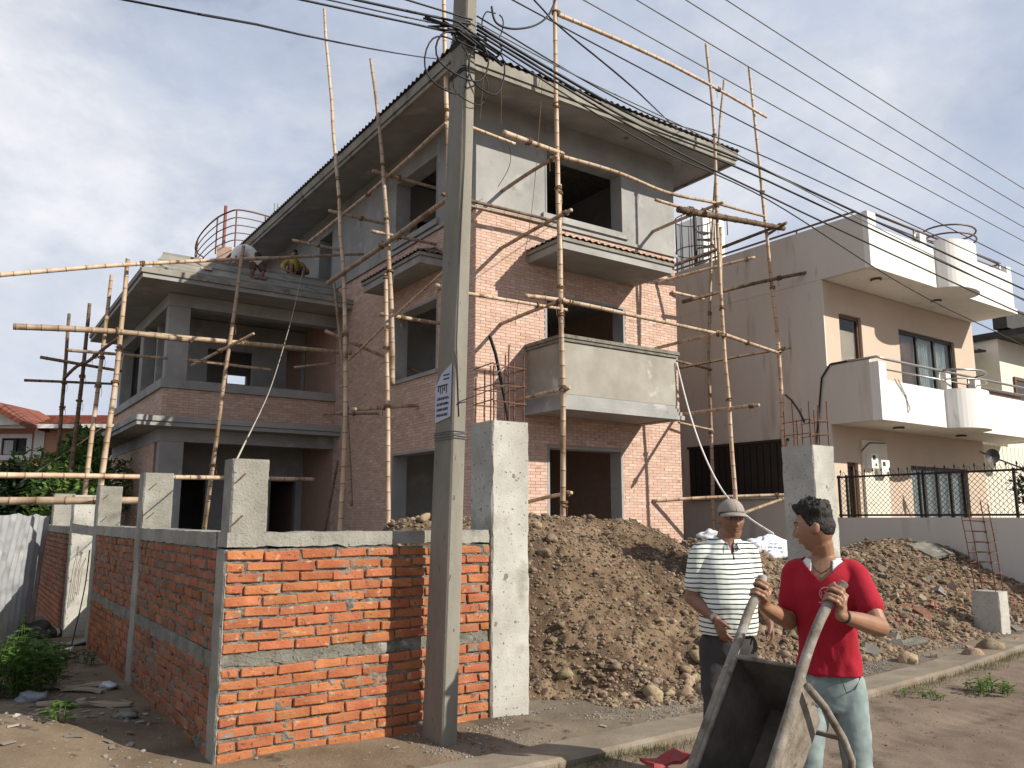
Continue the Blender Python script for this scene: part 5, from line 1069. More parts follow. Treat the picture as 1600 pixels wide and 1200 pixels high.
# ties to the wall
TI = [((785, 298), (870, 244), 'tie ending on the plastered wall left of the top window'), ((783, 388), (893, 328), 'tie ending on the brick left of the canopy'), ((783, 506), (882, 468), 'tie ending on the brick below the canopy shadow'),
      ((806, 626), (890, 606), 'tie running along the left end of the balcony'), ((822, 785), (893, 770), 'lowest tie on the facade left of the door'), ((1020, 362), (1130, 316), 'tie ending on the plastered wall right of the top window'),
      ((1026, 442), (1180, 402), 'tie ending under the right end of the canopy'), ((1025, 544), (1132, 520), 'tie ending above the right end of the balcony'), ((1058, 649), (1186, 633), 'square cut tie at the lower right corner of the balcony'), ((1020, 783), (1234, 773), 'lowest tie passing behind the capped head')]
for i, ((x0, y0), (x1, y1), lb) in enumerate(TI):
    a = FV(x0, y0, -.02); l = MF.loc(a)
    b = FU(x1, y1, l.x)
    lb_ = MF.loc(b); 
    if lb_.y < -2.6 or lb_.y > -0.8: b = FV(x1, y1, -1.75)
    bam(lb, [a, a.lerp(b, .5) + V((0, 0, .015)), b], .038, .034, group=gE, lash=(.88,))
# between the houses
bam('long pole slanting up to the right across the white side wall', [FV(1066, 472, -.4), FV(1140, 452, -.9), FV(1210, 436, SV), FV(1335, 411, -2.4)], .045, .036, group=gF, m=bamboo_d, lash=(.55,))
bam('dark pole rising to the right along the white parapet', [FV(1050, 416, -.15), FV(1125, 388, -.9), FV(1229, 348, -1.75)], .042, .034, group=gF, m=bamboo_d, lash=(.9,))
bam('short pale pole beside the brick corner under the canopy', [FV(1050, 456, -.05), FV(1100, 467, -.25)], .036, group=gF); bam('short pole beside the balcony end', [FV(1050, 562, -.1), FV(1112, 578, -.25)], .034, group=gF, m=bamboo_d)
bam('thin dark pole from the balcony end to the leaning upright', [FV(1056, 576, -.3), FV(1140, 560, -1.0), FV(1236, 543, -1.7)], .034, .028, group=gF, m=bamboo_d, lash=(.9,)); bam('short thin pole level with the balcony base between the houses', [FV(1060, 660, -.2), FV(1114, 672, -.3)], .026, group=gF)
bam('pale diagonal pole beside the capped head', [FV(1150, 806, -2.2), FV(1232, 776, -1.5)], .036, group=gF); bam('short dark pole crossing the leaning upright above the parapet', [FV(1200, 366, -1.2), FV(1228, 349, -1.9)], .035, group=gF, m=bamboo_d)
# shaded side of the tall block
bam('corner upright rising behind the utility pole to the photo top', [FU(690, 560, SU + .35), FU(700, 270, SU + .35), FU(696, 130, SU + .35), FU(692, -50, SU + .35)], .045, .038, group=gB, lash=(.60, .97))
bam('upper piece of the pale upright left of the utility pole', [FU(613, 600, SU), FU(610, 440, SU), FU(600, 285, SU), FU(590, 175, SU), FU(579, 92, SU)], .05, .030, group=gB, lash=(.30, .45, .62))
bam('lower piece of the pale upright left of the utility pole', [FU(607, 860, SU + .06), FU(606, 700, SU + .06), FU(604, 560, SU + .06), FU(603, 428, SU + .06)], .046, .040, group=gB, lash=(.5, .72, .98))
bam('tallest slender upright where the wing meets the tall block', [FU(530, 860, SU), FU(540, 640, SU), FU(538, 480, SU), FU(531, 330, SU), FU(520, 190, SU), FU(506, 14, SU)], .055, .032, group=gB, lash=(.33, .44, .58, .62))
bam('thin spliced upright just left of the tallest slender one', [FU(549, 790, SU + .3), FU(541, 640, SU + .3), FU(532, 540, SU + .3), FU(522, 440, SU + .3)], .040, .032, group=gB, lash=(.4,))
SG = [(('u', 484, 378), ('u', 590, 290), ('u', 697, 193), SU + .1, 'long upper pole slanting up to the corner upright', .038), (('u', 512, 443), ('u', 606, 378), ('u', 712, 302), SU - .05, 'thick pole slanting up across the top side window', .052), (('u', 545, 562), ('u', 615, 496), ('u', 694, 424), SU + .2, 'thin pole slanting up under the side canopy', .028)]
for a, b, c, u, lb, r in SG: bam(lb, [FU(a[1], a[2], u), FU(b[1], b[2], u), FU(c[1], c[2], u)], r, r * .85, group=gG, lash=(.5,))
for (x0, y0, x1, y1, u, lb, r) in ((582, 267, 700, 299, SU - .02, 'pale level pole across the head of the top side window', .042), (514, 329, 655, 363, SU, 'level pole below the top side window lashed to two uprights', .040), (457, 375, 565, 398, SU + .05, 'short level pole above the wing roof', .040),
                                   (580, 361, 697, 385, SU - .05, 'pale level pole at the sill of the top side window', .038), (594, 491, 690, 506, SU - .05, 'pale level pole at the head of the lower side window', .044), (681, 446, 700, 450, SU, 'cut pole end beside the utility pole', .045), (508, 517, 662, 584, SU - .05, 'slanting pole ending at the sill of the lower side window', .040),
                                   (505, 647, 640, 646, SU + .1, 'dark level pole below the wing ledge', .030), (548, 640, 690, 631, SU - .08, 'pale splintered pole ending at the utility pole', .040)):
    a = FU(x0, y0, u); b = FV(x1, y1, MF.loc(a).y); b = a.lerp(b, 1.0) if (b - a).length < 4.5 else a + (b - a).normalized() * 2.2
    bam(lb, [a, b], r, r * .85, group=gG, lash=(.35,))
# low wing
WV = 4.6; WU = -5.95
bam('leaning upright in front of the wing balcony', [FV(316, 850, WV), FV(350, 600, WV), FV(366, 490, WV), FV(381, 384, WV)], .050, .040, group=gC, lash=(.26, .72))
for (x0, y0, x1, y1, x2, y2, v, lb, r) in ((152, 800, 182, 580, 200, 404, 5.0, 'nearest pale upright at the left corner of the wing', .062), (130, 790, 155, 590, 174, 429, 7.0, 'second pale upright beyond the left corner of the wing', .056), (104, 790, 126, 610, 140, 474, 8.6, 'third upright dark below and pale above beyond the wing corner', .058), (82, 790, 97, 640, 108, 490, 10.4, 'farthest dark upright with a split top beyond the wing corner', .056)):
    bam(lb, [FV(x0, y0, v), FV(x1, y1, v), FV(x2, y2, v)], r, r * .7, m=bamboo if v < 8 else bamboo_d, group=gC, lash=(.5, .62))
bam('thick long pole before the wing balcony, left end in the sky', [FV(20, 510, WV), FV(180, 518, WV), FV(300, 532, WV)], .062, .055, group=gH, lash=(.55,)); bam('thick pole continuing the long pole to the brick corner', [FV(232, 523, WV + .1), FV(400, 538, WV + .1), FV(548, 552, WV + .1)], .058, .045, group=gH, lash=(.45,))
bam('thin pale pole below the thick pole at the wing corner', [FV(105, 547, 7.0), FV(262, 560, 6.4)], .038, group=gH); bam('thin grey pole inside the wing balcony', [FV(292, 562, 5.2), FV(425, 578, 5.2)], .036, group=gH)
bam('dark pole pointing left in the sky, upper one', [FV(63, 558, 8.6), FV(190, 580, 8.2)], .040, .034, m=bamboo_d, group=gH, lash=(.5,)); bam('dark pole pointing left in the sky, lower one', [FV(38, 594, 10.3), FV(186, 600, 9.6)], .036, .03, m=bamboo_d, group=gH)
bam('dark bent pole tying the far uprights together', [FV(100, 592, 10.2), FV(120, 572, 9.0), FV(140, 563, 8.0), FV(184, 528, 5.6)], .040, .034, m=bamboo_d, group=gH, lash=(.6,))
bam('short pole lashed across the leaning wing upright', [FV(300, 571, 5.6), FV(350, 545, WV), FV(397, 521, 3.9)], .034, group=gH, lash=(.5,)); bam('short thin pole in the shade of the wing balcony', [FV(460, 574, 5.6), FV(524, 567, 5.6)], .03, group=gH)
bam('brown level pole behind the column stubs of the brick wall', [FV(-30, 742, 3.4), FV(230, 745, 3.8), FV(490, 749, 4.2)], .052, .04, group=gH); bam('pale level pole resting behind the far column stubs', [G.onv(-40, 783, 12.4), G.onv(110, 782, 11.95), G.onv(262, 782, 11.7)], .052, .046, group=gH)
bam('long level pole at the wing roof edge reaching out to the left', [FV(-20, 431, 4.3), FV(190, 414, 4.7), FV(420, 403, 5.1)], .045, .038, group=gH, lash=(.5,)); bam('level pole over the wing roof in front of the crouching men', [FV(372, 406, 5.0), FV(470, 401, 5.1), FV(568, 397, 5.2)], .040, .034, group=gH, lash=(.05,))
bam('thin split bamboo slanting above the far brick wall', [FV(28, 756, 9.5), FV(100, 710, 9.5), FV(160, 668, 9.5)], .026, group=gH); bam('slanting prop in the dark ground floor of the wing', [FV(508, 830, 5.8), FV(528, 720, 6.2)], .035, group=gH, m=bamboo_d)
# ropes and hose
def rope(label, pts, r, m, name='rope', group=None):
    path = []; P = [V(p) for p in pts]
    for i in range(len(P) - 1):
        p0, p1, p2, p3 = P[max(i - 1, 0)], P[i], P[i + 1], P[min(i + 2, len(P) - 1)]
        for k in range(6):
            t = k / 6; path.append(0.5 * ((2 * p1) + (p2 - p0) * t + (2 * p0 - 5 * p1 + 4 * p2 - p3) * t * t + (3 * p1 - p0 - 3 * p2 + p3) * t ** 3))
    path.append(P[-1]); b0 = path[0].copy(); o = MB().tube(path, r, 6).build(name, m, smooth=True, origin=b0); return tag(o, label, 'rope' if name == 'rope' else 'hose', group)
rope_l = mat('pale_rope', [(0.42, 0.37, 0.30), (0.52, 0.47, 0.40)], 30, 0.9, 0.3, 120, 0.002)
rope('pale rope hanging from the wing roof to the corner column of the brick wall', [FV(473, 424, 5.86), FV(455, 500, 4.0), FV(425, 600, 0.5), onY(370, 718, 5.66)], .007, rope_l)
rope('pale hose sagging from the balcony end down behind the capped man to the white sack', [FV(1057, 566, -1.2), FV(1076, 640, -1.4), FV(1098, 705, -1.9), FV(1128, 765, -2.8), FV(1165, 805, -3.8), FV(1208, 834, -4.9)], .017, white_cloth, 'hose')
rope('thin wire hanging from the roof eave over the left of the facade', [FV(848, 118, -1.25), FV(842, 205, -1.4), FV(832, 320, -1.4), FV(818, 410, -1.3), FV(805, 505, -1.0)], .005, rope_m)
for x0, y0, x1, y1 in ((757, 102, 750, 190), (784, 115, 783, 195)): rope('short thread hanging from the front eave of the house', [FV(x0, y0, -1.2), FV((x0 + x1) / 2, (y0 + y1) / 2, -1.2), FV(x1, y1, -1.2)], .004, rope_m, group='threads hanging from the front eave')
rope('looped wire hanging on the plastered wall below the thick stub pole', [FV(787, 213, SV), FV(797, 235, SV), FV(795, 262, -1.0), FV(778, 292, -.3)], .006, cable_m)
# ---- sacks on the heap, left side clutter
def blob(name, label, cat, c, rx, ry, rz_, m, seed, amp=.28, nu=26, nv=16, group=None, rot=0.0):
    mb = MB(); mb.ell((0, 0, 0), rx, ry, rz_, nu, nv)
    mb.v = [tuple(V(p) * (1 + amp * fbm((p[0] * 2.2 / rx * .5 + seed, p[1] * 2.2 / ry * .5, p[2] * 2.2 / rz_ * .5), 4)) + V((0, 0, -.03 * rz_))) for p in mb.v]
    if 'sack' in name: mb.v = [tuple(V(p) * (1 - .16 * abs(fbm((p[0] * 5 / rx * .3 + p[2] * 6 + seed, p[1] * 9, p[2] * 9), 3)))) for p in mb.v]
    o = mb.build(name, m, smooth=True, loc=c, rz=rot); tag(o, label, cat, group); return o
u, v = at_heap(1200, 866); c = G.w(u, v); c.z = terrain(u, v)
sk = blob('white_sack', 'crumpled white woven sack with blue print lying on the heap beside the gate pillar', 'sack', c + V((0.02, 0.05, .06)), .47, .24, .22, sack_m, 4, .30, 56, 34, rot=.5)
mb = MB(); r5 = random.Random(9)
me_ = sk.data; bvh = BVHTree.FromPolygons([v.co for v in me_.vertices], [p.vertices for p in me_.polygons])
def decal(mb, pts2, o, X, Z, D, lift=.003):
    hit = []
    for (a, b) in pts2:
        h, n_, i, d = bvh.ray_cast(o + X * a + Z * b - D * 1.0, D)
        if h is None: return
        hit.append(h - D * lift)
    mb.add(hit, [tuple(range(len(hit)))])
D = Matrix.Rotation(-.5, 3, 'Z') @ V((.35, 1, -.1)).normalized(); X_ = D.cross(V((0, 0, 1))).normalized()
for row in range(3):
    x = -.20 + .06 * row
    while x < .12 + .05 * row:
        w_ = r5.uniform(.03, .08); decal(mb, [(x, .06 - row * .055), (x + w_, .06 - row * .055), (x + w_, .09 - row * .055), (x, .09 - row * .055)], V((0, 0, 0)), X_, V((0, 0, 1)), D); x += w_ + r5.uniform(.015, .04)
mb.build('lettering', blue_print, sk)
u, v = at_heap(1108, 842); c = G.w(u, v); c.z = terrain(u, v); blob('white_sack', 'smaller white plastic bag on the heap by the shoulder of the capped man', 'sack', c + V((0, 0, .03)), .17, .12, .11, sack_m, 14, .45)
# corrugated sheet leaning at the left, second brick wall behind the passage
a = onz(-95, 1052, 0.05); b = onz(50, 992, 0.05)
cs = MB(); d = (b - a); d.z = 0; ln = d.length; nn = 14 * 10; vs = []
for i in range(nn + 1):
    t = i / nn; y = .018 * sin(2 * pi * 14 * t); vs += [(t * ln, y, 0), (t * ln, y - .03, .85), (t * ln, y - .10 + .03 * sin(9 * t), 1.60 + .05 * fbm((t * 7, 0, 0), 3))]
fs = [];
for i in range(nn): fs += [(3 * i, 3 * i + 3, 3 * i + 4, 3 * i + 1), (3 * i + 1, 3 * i + 4, 3 * i + 5, 3 * i + 2)]
cs.add(vs, fs); o = cs.build('corrugated_sheet', galv, loc=a, rz=atan2(d.y, d.x), smooth=True); tag(o, 'upright galvanised corrugated sheet at the left end of the passage', 'metal sheet')
bw2 = thing('brick_wall', 'dark brick wall with pale end column behind the corrugated sheet', 'brick wall', G.w(1.36, 12.35), G.rot)
mb = MB(); mb.box(.03, .22, 0.26, 5.0, -.1, 1.40); mb.build('mortar', mortar, bw2); mb = MB(); nb2 = 0
for k, z in enumerate(courses(1.40, (0, 0), -.02)):
    for (y, l) in row_bricks(.27, 5.0, k % 2 == 0):
        if nb2 < 240: inst('brick', rb.choice(BRD), bw2, (.06, y + l / 2, z), (0, 0, pi / 2), (l / .235, 1, 1)); nb2 += 1
        else: mb.box(.005, .1, y, y + l, z - .029, z + .029)
tag(mb.build('brick_course', brick_far, bw2), kind='stuff')
mb = MB(); stub_col(mb, 0, .34, 0, .25, -.1, 1.92, 3); o = mb.build('concrete_column', conc_white, bw2)
mb = MB(); stub_col(mb, 0.0, .30, 2.6, 2.85, 1.45, 2.0, 6); stub_col(mb, -.01, .24, .26, 5.0, 1.403, 1.50, 8); mb.build('coping', conc, bw2)
for k in range(3): MB().tube([(.10 + .05 * k, -.015, 1.25 - .08 * k), (.08 + .04 * k, -.04, .95), (.04 + .05 * k, -.02, .45 + .08 * k)], .003, 5).build('hanging_wire', iron, bw2)
rope('black wire drooping from the far end column to the ground in the passage', [onY(140, 860, 10.6), onY(132, 920, 10.4), onY(112, 1008, 9.9)], .008, cable_m)
lit = random.Random(17)
def flat_bit(name, label, cat, px, py, L_, W_, m, rot, tilt=.1, group=None, th=.02):
    q = onz(px, py, .06); l = G.loc(q); mb = MB(); n_ = 5; vs = []
    for s in (0, th):
        for j in range(3):
            for i in range(n_ + 1): vs.append((L_ * (i / n_ - .5) + lit.uniform(-.01, .01), W_ * (j / 2 - .5) * lit.uniform(.8, 1.1), s + .05 * tilt * fbm((i * .8, j, px), 2) + .02 * sin(i * 1.3 + px) * tilt))
    K = (n_ + 1) * 3; fs = []
    for j in range(2):
        for i in range(n_):
            a = j * (n_ + 1) + i; fs += [(a, a + n_ + 1, a + n_ + 2, a + 1), (K + a, K + a + 1, K + a + n_ + 2, K + a + n_ + 1)]
    per = [i for i in range(n_ + 1)] + [2 * n_ + 1, 3 * n_ + 2] + [2 * (n_ + 1) + i for i in range(n_ - 1, -1, -1)] + [n_ + 1]
    for i in range(len(per)): a, b = per[i], per[(i + 1) % len(per)]; fs.append((a, b, K + b, K + a))
    mb.add(vs, fs); o = mb.build(name, m, loc=(q.x, q.y, terrain(l.x, l.y) + .015), rz=rot); return tag(o, label, cat, group)
wood = mat('scrap_wood', [(0.34, 0.27, 0.19), (0.48, 0.39, 0.28)], 6, .9, .5, 40, .004, stretch=(.2, 1, 1))
flat_bit('paper_scrap', 'pale crumpled cement bag paper lying in the sun at the end of the passage', 'paper', 70, 1026, .55, .22, white_cloth, .3, 1.2)
flat_bit('board', 'flat grey board leaning in the sunny gap of the passage', 'board', 95, 1012, .7, .3, conc, .8, .5)
for k, (x, y, L_, W_, r_, lb) in enumerate(((115, 1080, .5, .10, .2, 'long pale plank in the passage'), (130, 1086, .40, .08, -.2, 'broken plank crossing the long pale plank'), (95, 1110, .35, .09, .5, 'short plank piece near the weeds in the passage'), (150, 1112, .55, .06, .1, 'thin lath nearest the brick wall in the passage'), (80, 1130, .30, .10, -.5, 'grey splinter of board beside the soil edge'))):
    flat_bit('plank', lb, 'plank', x, y, L_, W_, wood, r_, .5)
for (x, y, rx, rz_, m, lb) in ((50, 1104, .13, .05, dull_bag, 'torn pale plastic bag under the weeds at the left edge'), (170, 1082, .08, .04, galv, 'bluish plastic scrap at the foot of the side brick wall'), (195, 1138, .10, .04, conc_dark, 'dark lump of rubble lying in the shaded passage'), (55, 1000, .25, .14, dark_void, 'black bundle in the corner by the far brick wall')):
    q = onz(x, y, .05); l = G.loc(q); blob('plastic_bag' if m in (dull_bag, galv) else 'rubble_lump', lb, 'bag' if m in (dull_bag, galv) else 'rubble', (q.x, q.y, terrain(l.x, l.y) + rz_ * .5), rx, rx * .7, rz_, m, x, .5, 20, 12)
# nobody could count these: scraps trodden into the passage, dry grass along the kerb
mb = MB(); rl = random.Random(71)
for k in range(240):
    u, v = (rl.uniform(-2.2, 1.45), rl.uniform(6.0, 11.8)) if k < 210 else (rl.uniform(1.6, 12), rl.uniform(4.5, 5.5))
    if k >= 210 and heap(u, v) > .02: continue
    p = G.w(u, v); p.z = max(terrain(u, v), .02) + .006; a = rl.random() * 6.28; l_, w_ = rl.uniform(.015, .08) * (.8 if k < 210 else .4), rl.uniform(.006, .022) * (1 if k < 210 else .6); d = V((cos(a), sin(a), rl.uniform(-.15, .15))); e = V((-sin(a), cos(a), rl.uniform(-.2, .2)))
    q = [p - d * l_ - e * w_, p + d * l_ - e * w_ * rl.uniform(.4, 1), p + d * l_ * .9 + e * w_, p - d * l_ + e * w_]; mb.hexa([tuple(x) for x in q] + [tuple(x + V((0, 0, .006))) for x in q])
scrap = mat('mixed_scrap', [(0.16, 0.12, 0.085), (0.30, 0.25, 0.19), (0.46, 0.43, 0.38)], 0.8, .9, .4, 40, .004, island=True, rand=.4)
tag(mb.build('passage_litter', scrap), kind='stuff')
mb = MB()
for k in range(2600):
    c_ = rl.choice((9.2, 10.3, 11.6, 12.4, 13.5, 7.9, 4.2, 3.6)); u = rl.gauss(c_, .45); v = kerb_v(u) - abs(rl.gauss(.04, .07)) - .01; p = G.w(u, v); p.z = road_z(u, v) - .005; a = rl.random() * 6.28; h_ = rl.uniform(.02, .075); d = V((cos(a), sin(a), 0)); mb.add([p - d * .003, p + d * .003, p + d.cross(V((0, 0, 1))) * h_ * rl.uniform(.2, .9) + V((0, 0, h_))], [(0, 1, 2)])
tag(mb.build('verge_grass', leaf_mat('dry_grass', (.13, .14, .05), (.24, .22, .10))), kind='stuff')
# red sheet on the kerb
q = onz(1040, 1192, .1); flat_bit('red_sheet', 'faded red plastic sheet lying on the kerb beside the wheelbarrow', 'plastic sheet', 1046, 1199, .36, .15, red_vest, .5, .6).location.z = .10
# ---- weeds
def weed(name, label, px, py, n, h, spread, m, seed, size=.035, group=None):
    q = onz(px, py, .05); l = G.loc(q); rr_ = random.Random(seed); mb = MB(); st = MB()
    for k in range(n):
        a = rr_.random() * 6.28; d = spread * sqrt(rr_.random()); bx, by = d * cos(a), d * sin(a); hh = h * rr_.uniform(.5, 1.0) * (1 - .4 * d / spread); lx, ly = rr_.uniform(-.2, .2) * hh, rr_.uniform(-.2, .2) * hh
        st.tube([(bx, by, 0), (bx + lx * .4, by + ly * .4, hh * .5), (bx + lx, by + ly, hh)], [.004, .003, .0015], 4, caps=False)
        for j in range(9):
            t = .25 + .75 * j / 8; p = V((bx + lx * t, by + ly * t, hh * t)); b = rr_.random() * 6.28; s = size * rr_.uniform(.7, 1.4); dd = V((cos(b), sin(b), rr_.uniform(-.1, .7))).normalized(); sd = dd.cross(V((0, 0, 1))).normalized()
            mb.add([p, p + dd * s + sd * s * .35, p + dd * s * 2.1 - V((0, 0, s * .3)), p + dd * s - sd * s * .35], [(0, 1, 2, 3)])
    t = thing(name, label, 'weeds', (q.x, q.y, max(terrain(l.x, l.y), road_z(l.x, l.y) if l.y < kerb_v(l.x) + .1 else -1))); tag(mb.build('leaves', m, t), kind='stuff'); tag(st.build('stem', leaf_a, t), kind='stuff'); return t
weed('weed_clump', 'bright green leafy weeds growing at the left edge of the passage', 8, 1088, 130, .72, .42, leaf_c, 3, .050)
weed('weed_clump', 'low green weeds between the bright clump and the corrugated sheet', 48, 1042, 60, .36, .38, leaf_c, 4, .038); weed('weed_clump', 'dark low weeds in the shade before the far column', 105, 1048, 26, .25, .32, leaf_b, 5, .03)
weed('seedling', 'single young plant with round leaves on the sunlit soil edge', 88, 1165, 4, .28, .06, leaf_c, 6, .05); weed('weed_tuft', 'small green tuft growing along the kerb at the right', 1545, 1076, 26, .17, .20, leaf_c, 7, .03); weed('weed_tuft', 'little tuft of dry weeds left of the kerb tuft', 1440, 1084, 16, .10, .18, leaf_a, 8, .02)
# ================================================================== people and wheelbarrow
def ring(c, X, Y, rx, ry, n=22, pw=2.3):
    out = []
    for k in range(n):
        a = 2 * pi * k / n; ca, sa = cos(a), sin(a)
        out.append(c + X * (rx * abs(ca) ** (2 / pw) * (1 if ca >= 0 else -1)) + Y * (ry * abs(sa) ** (2 / pw) * (1 if sa >= 0 else -1)))
    return out
def limb(mb, pts, rad, seg=14, sub=5):
    P = [V(p) for p in pts]; path, rs = [], []
    for i in range(len(P) - 1):
        p0, p1, p2, p3 = P[max(i - 1, 0)], P[i], P[i + 1], P[min(i + 2, len(P) - 1)]
        for k in range(sub):
            t = k / sub; path.append(0.5 * ((2 * p1) + (p2 - p0) * t + (2 * p0 - 5 * p1 + 4 * p2 - p3) * t * t + (3 * p1 - p0 - 3 * p2 + p3) * t ** 3)); s = t * t * (3 - 2 * t); rs.append(rad[i] + (rad[i + 1] - rad[i]) * s)
    path.append(P[-1]); rs.append(rad[-1]); mb.tube(path, rs, seg); mb.ell(P[0], rad[0], rad[0], rad[0], 14, 8); mb.ell(P[-1], rad[-1], rad[-1], rad[-1], 14, 8)
def remesh(mb, vox, m, name, it=3, smooth_shade=True):
    o = mb.build(name, m); md = o.modifiers.new('r', 'REMESH'); md.mode = 'VOXEL'; md.voxel_size = vox
    if it: ms_ = o.modifiers.new('s', 'SMOOTH'); ms_.iterations = it; ms_.factor = .5
    dg = bpy.context.evaluated_depsgraph_get(); me = bpy.data.meshes.new_from_object(o.evaluated_get(dg)); bpy.data.objects.remove(o)
    me.name = name; me.materials.clear(); me.materials.append(m); me.polygons.foreach_set('use_smooth', [smooth_shade] * len(me.polygons)); return me
def cut(me, keep, planes=()):
    bm = _bm.new(); bm.from_mesh(me)
    for co_, no_ in planes: _bm.ops.bisect_plane(bm, geom=bm.verts[:] + bm.edges[:] + bm.faces[:], plane_co=co_, plane_no=no_)
    kill = [f for f in bm.faces if not keep(f.calc_center_median())]; _bm.ops.delete(bm, geom=kill, context='FACES'); bm.to_mesh(me); bm.free(); return me
def wrinkle(me, amp, sc, seed, w=lambda p: 1.0):
    for v in me.vertices:
        p = v.co; a = amp * w(p) * (fbm((p.x * sc.x + seed, p.y * sc.y, p.z * sc.z), 3) + .5 * fbm((p.x * sc.x * 2.3, p.y * sc.y * 2.3 + seed, p.z * sc.z * 2.3), 2)); v.co = p + v.normal * a
    me.update(); return me
def part(name, me, root, solid=0.0):
    o = bpy.data.objects.new(name, me); COL.objects.link(o); o.parent = root
    if solid: md = o.modifiers.new('t', 'SOLIDIFY'); md.thickness = solid; md.offset = -1
    return o
G_ = lambda x, s: exp(-(x / s) ** 2)
def head_point(d, k=1.0):
    x, y, z = d.x * .0745, d.y * .096, d.z * .118
    if z < 0: t = -z / .118; x *= 1 - .30 * t * t; y *= (1 - .30 * t) if y < 0 else (1 - .06 * t)
    if d.y > 0:
        y += .012 * G_(z + .102, .022) * G_(x, .026)
        rz_ = (sstep(.026, -.030, z) if z > -.030 else sstep(-.046, -.032, z)); y += .024 * G_(x, .0115) * rz_
        y += .011 * (G_(x - .014, .008) + G_(x + .014, .008)) * G_(z + .033, .010)
        y -= .011 * (G_(x - .032, .016) + G_(x + .032, .016)) * G_(z - .010, .011)
        y += .006 * G_(z - .028, .009) * G_(x, .05)
        y += .006 * (G_(x - .042, .017) + G_(x + .042, .017)) * G_(z + .022, .016)
        y += .008 * G_(x, .021) * (G_(z + .055, .0065) + G_(z + .067, .0065)) - .005 * G_(x, .024) * G_(z + .061, .0035)
        y -= .004 * G_(z + .082, .008) * G_(x, .03)
    return V((x, y, z)) * k
def head_mesh(mb, M4, k=1.0, nu=96, nv=72):
    vs = [M4 @ head_point(V((0, 0, -1)), k)]; fs = []
    for j in range(1, nv):
        ph = -pi / 2 + pi * j / nv
        for i in range(nu):
            th = 2 * pi * i / nu; vs.append(M4 @ head_point(V((cos(ph) * cos(th), cos(ph) * sin(th), sin(ph))), k))
    vs.append(M4 @ head_point(V((0, 0, 1)), k)); last = len(vs) - 1
    for i in range(nu): fs.append((0, 1 + (i + 1) % nu, 1 + i)); fs.append((last, last - nu + i, last - nu + (i + 1) % nu))
    for j in range(nv - 2):
        for i in range(nu): a, b = 1 + j * nu + i, 1 + j * nu + (i + 1) % nu; fs.append((a, b, b + nu, a + nu))
    mb.add(vs, fs)
    R3 = M4.to_3x3()
    for s in (1, -1):                                     # ears
        c = M4 @ (V((s * .0765, -.010, -.004)) * k); Xe, Ye, Ze = R3 @ V((1, -.35 * s, 0)).normalized(), R3 @ V((.35 * s, 1, 0)).normalized(), R3 @ V((0, -.2, 1)).normalized()
        mb.ell(c, .008 * k, .016 * k, .028 * k, 14, 10, 0, Xe, Ye, Ze); mb.ell(c + Xe * s * .007 - Ye * .007, .0055 * k, .015 * k, .027 * k, 14, 10, 0, Xe, Ye, Ze)
def frame4(c, Fw, pitch=0.0, roll=0.0):
    Fw = V(Fw).normalized(); X = Fw.cross(V((0, 0, 1))).normalized(); Z = X.cross(Fw)
    M = Matrix((X, Fw, Z)).transposed() @ Matrix.Rotation(pitch, 3, 'X') @ Matrix.Rotation(roll, 3, 'Y'); M = M.to_4x4(); M.translation = c; return M
def face_parts(root, M4, k, brow=True):
    R3 = M4.to_3x3()
    def hp(x, z):
        dx, dz = x / .0745, z / .118; return head_point(V((dx, sqrt(max(.05, 1 - dx * dx - dz * dz)), dz)), k)
    for s in (1, -1):
        c = M4 @ (hp(s * .031, .010) - V((0, .0075, 0)) * k); o = MB().ell(c, .0125 * k, .0125 * k, .0072 * k, 14, 10, 0, R3 @ V((1, 0, 0)), R3 @ V((0, 1, 0)), R3 @ V((0, 0, 1))).build('eye', eye_w, root, smooth=True)
        MB().ell(c + R3 @ V((0, .0088, 0)) * k, .0058 * k, .0042 * k, .0058 * k, 10, 8, 0, R3 @ V((1, 0, 0)), R3 @ V((0, 1, 0)), R3 @ V((0, 0, 1))).build('iris', eye_d, o, smooth=True)
        if brow:
            pts = [M4 @ (hp(s * x, z) + V((0, .0005, 0))) for x, z in ((.014, .030), (.026, .035), (.038, .034), (.049, .028))]
            MB().tube(pts, [.002, .0036, .0034, .0015], 6).build('eyebrow', hair_m, root, smooth=True)
    for zz, rr_ in ((((-.020, -.060), (-.010, -.0565), (0, -.0575), (.010, -.0565), (.020, -.060)), (.001, .0036, .0034, .0036, .001)), (((-.018, -.062), (-.009, -.0660), (0, -.0675), (.009, -.0660), (.018, -.062)), (.001, .0036, .0045, .0036, .001))):
        MB().tube([M4 @ (hp(x, z) - V((0, .0015, 0))) for x, z in zz], list(rr_), 8).build('lip', lip_m, root, smooth=True)
